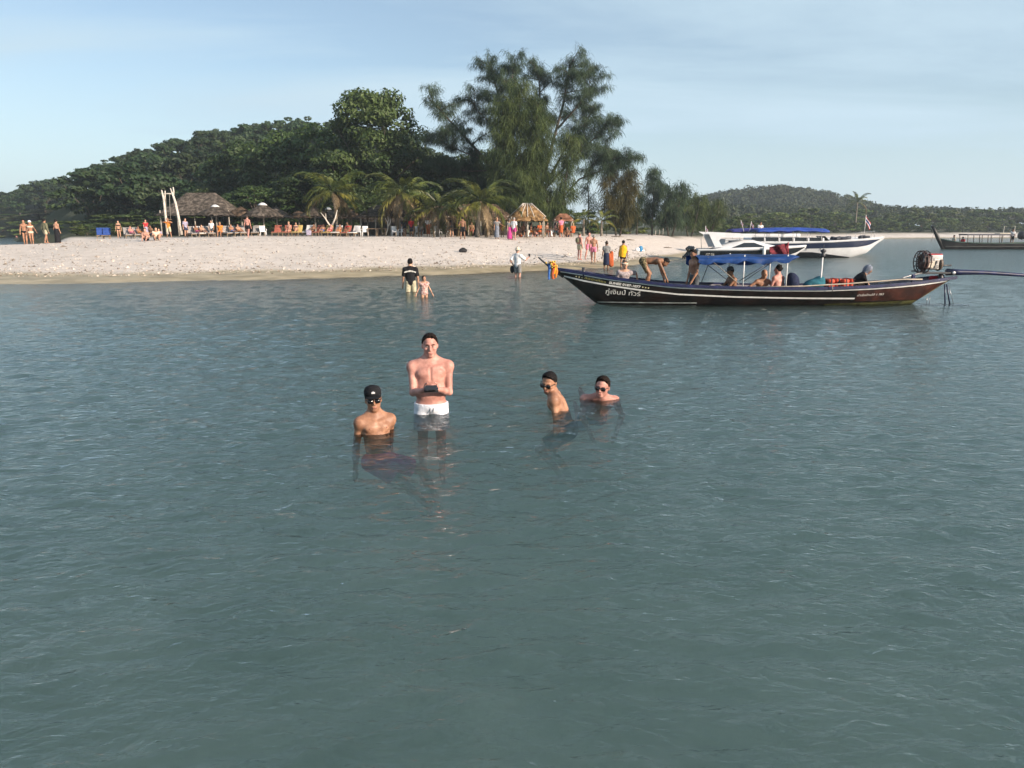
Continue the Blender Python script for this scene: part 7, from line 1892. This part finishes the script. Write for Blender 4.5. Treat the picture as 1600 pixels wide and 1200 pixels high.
f = Fig(1.78, pel=(0, 0.16, 0.88), lean=R(88), hl=(0.14, -0.50, 0.32), hr=(-0.16, -0.56, 0.34), el=(0.3, 0.2, 0.5), er=(-0.3, 0.2, 0.5), fl=(0.13, 0.02, 0.08), fr=(-0.13, 0.10, 0.08), kl=(0.1, -1, 0), kr=(-0.1, -1, 0), head=(0, R(60), 0), w=1.05)
f.hc = f.neck + np.array([0, -0.13, -0.05])
f.Hm = rotm('X', R(62))
seat_in(1012, -0.05, f, 82, 'bare backed man in camouflage shorts bending deep over the gunwale', 'brown', [(sh, 'camo', dict(f=0.85))], 'buzz', 'black', 0.40)
f = Fig(1.76, hl=(0.16, -0.18, 0.85), hr=(-0.20, -0.12, 0.82), head=(R(10), R(14), 0), lean=R(4), w=1.02)
seat_in(1085, -0.2, f, -70, 'slim bare chested man in dark shorts standing by the awning', 'tan', [(sh, 'slate', dict(f=0.7))], 'short', 'black', -0.12)
f = Fig(1.74, pel=(0, 0.05, 0.42), lean=R(14), hl=(0.16, -0.45, 0.46), hr=(-0.16, -0.45, 0.46), fl=(0.12, -0.45, 0.12), fr=(-0.12, -0.45, 0.12), kl=(0, -1, .6), kr=(0, -1, .6), head=(0, R(10), 0))
seat_in(1146, -0.1, f, -78, 'bare backed man in dark cap sitting under the awning', 'brown', [(sh, 'slate')], 'buzz', 'black', -0.12, ('slate', dict(peak=True)))
f = Fig(1.76, pel=(0, 0.05, 0.36), lean=R(20), hl=(0.30, -0.30, 0.42), hr=(-0.40, -0.15, 0.36), el=(1, 0.2, 0.2), er=(-1, 0.3, 0.2), fl=(0.14, -0.40, 0.12), fr=(-0.14, -0.40, 0.12), kl=(0.2, -1, .8), kr=(-0.2, -1, .8), head=(0, R(6), 0), w=1.08, bulk=1.08)
seat_in(1189, 0.05, f, 10, 'bald sunburnt man leaning forward under the awning', 'tan', [(sh, 'khaki')], None, 'black', -0.12)
f = Fig(1.78, pel=(0, 0.05, 0.42), lean=R(4), hl=(0.2, -0.25, 0.48), hr=(-0.2, -0.25, 0.48), fl=(0.12, -0.45, 0.12), fr=(-0.12, -0.45, 0.12), kl=(0, -1, .6), kr=(0, -1, .6), head=(R(16), 0, 0))
seat_in(1215, -0.15, f, -150, 'curly haired man with bare pale back sitting by the awning post', 'pink', [(sh, 'navy')], 'curly', 'black', -0.10)
f = Fig(1.72, pel=(0, 0.10, 0.46), lean=R(42), hl=(0.20, -0.42, 0.36), hr=(-0.10, -0.52, 0.34), fl=(0.14, -0.30, 0.10), fr=(-0.14, -0.30, 0.10), kl=(0, -1, .6), kr=(0, -1, .6), head=(0, R(30), 0), w=1.08, bulk=1.1)
e = seat_in(1336, -0.1, f, 72, 'crouching boatman in black long sleeves and patterned hood', 'brown', [(shirt, 'black', dict(sleeve=1.5)), (sh, 'black', dict(f=1.0))], None, 'black', 0.06)
V, Q = sdf_mesh([ell(f.hc + f.Hm @ np.array([0, 0.02, 0.02]), (0.105, 0.125, 0.125), f.Hm, 0.04), cap(f.hc + f.Hm @ np.array([0, 0.05, -0.05]), 0.09, f.neck, 0.10, 0.05)], 0.017, 0.0, [(f.hc + f.Hm @ np.array([0, -0.075, 0]), f.Hm @ np.array([0, -1, -0.2]))]); mesh_np('hood', V, Q, CL['patterned'], e)
# gear lying in the boat
def lump(name, u, v, dy, prims, m, label, cat):
    p = at(u, v, BY + dy); V, Q = sdf_mesh(prims, 0.025); o = mesh_np(name, V, Q, m); o.location = p; return tag(o, label, cat)
lump('duffel_bag', 1238, 441, -0.25, [ell((0, 0, 0), (0.20, 0.22, 0.27), None, 0.05), ell((-0.04, 0, 0.17), (0.11, 0.14, 0.12), None, 0.06)], CL['navy'], 'navy duffel bag propped by the awning post', 'bag')
lump('rucksack', 1274, 443, -0.2, [ell((0, 0, 0), (0.30, 0.2, 0.15), None, 0.05), ell((0.12, 0, 0.11), (0.16, 0.16, 0.12), None, 0.06), ell((-0.22, 0, -0.04), (0.14, 0.16, 0.10), None, 0.05)], CL['teal'], 'blue grey rucksack lying amidships by the lamp post', 'bag')
ljM = mat('life_jacket', (0.55, 0.075, 0.035), 0.8, 0.25, 6, bump=0.3)
for i in range(4):
    p = at(1295 + 10.5 * i, 442.5 - (i % 2), BY - 0.15 + 0.1 * (i % 2))
    e = empty('life_jacket', p, 0.1 * i, ['orange life jacket leftmost in the pile', 'orange life jacket second from the left in the pile', 'orange life jacket third from the left in the pile', 'orange life jacket rightmost in the pile beside the boatman'][i], 'life jacket', 'life jackets piled in the boat')
    for k in range(2): MB().box((0, 0, -0.06 + 0.13 * k), (0.20, 0.42, 0.12), Euler((0, 0.05 * k, 0)), 0.04).build('foam_panel', ljM, e, True)
    MB().box((0, 0, 0.0), (0.035, 0.44, 0.27), None, 0.008).build('strap', darkM, e)
# ---- aboard the other boats
def far(u, v, y, dz, fig, rz, label, skin, wear, hair='short', hcol='black'):
    x = at(u, v, y).x; return put(0, 0, fig, rz, label, skin, wear, hair, hcol, 0.035, 'people aboard the other boats', (x, y, dz))
far(1582, 370, B2, 0.62, P_stand(1.72), -30, 'boatman in white shirt and black trousers on the far longtail', 'brown', [(shirt, 'white', dict(sleeve=0.6)), (sh, 'black', dict(f=1.0))])
far(1491, 370, B2, 0.25, P_chair(1.7, 0.5), -80, 'passenger in pale shirt near the prow of the far longtail', 'brown', [(shirt, 'cream', dict(sleeve=0.6)), (sh, 'black')])
far(1505, 370, B2, 0.05, P_chair(1.7, 0.5), -60, 'passenger in red shirt under the roof of the far longtail', 'brown', [(shirt, 'red', dict(sleeve=0.6)), (sh, 'black')])
far(1188, 360, 68, 2.0, P_chair(1.6, 0.1), 0, 'crewman in white sitting up on the canopy of the speedboats', 'tan', [(shirt, 'white', dict(sleeve=0.6)), (sh, 'black')])
# ------------------------------------------------------------------ sea haze
def haze():
    o = MB().box((0, 1150, 19.0), (3520, 2640, 54.0)).build('haze', None)
    m = bpy.data.materials.new('haze_air'); m.use_nodes = True
    nt = m.node_tree; nt.nodes.remove(nt.nodes['Principled BSDF'])
    pv = nt.nodes.new('ShaderNodeVolumePrincipled')
    pv.inputs['Color'].default_value = (0.80, 0.90, 1.0, 1)
    pv.inputs['Density'].default_value = 0.00032
    pv.inputs['Anisotropy'].default_value = 0.2
    nt.links.new(pv.outputs[0], nt.nodes['Material Output'].inputs['Volume'])
    o.data.materials.append(m)
    tag(o, 'thin pale sea haze lying over the bay', kind='stuff')
haze()
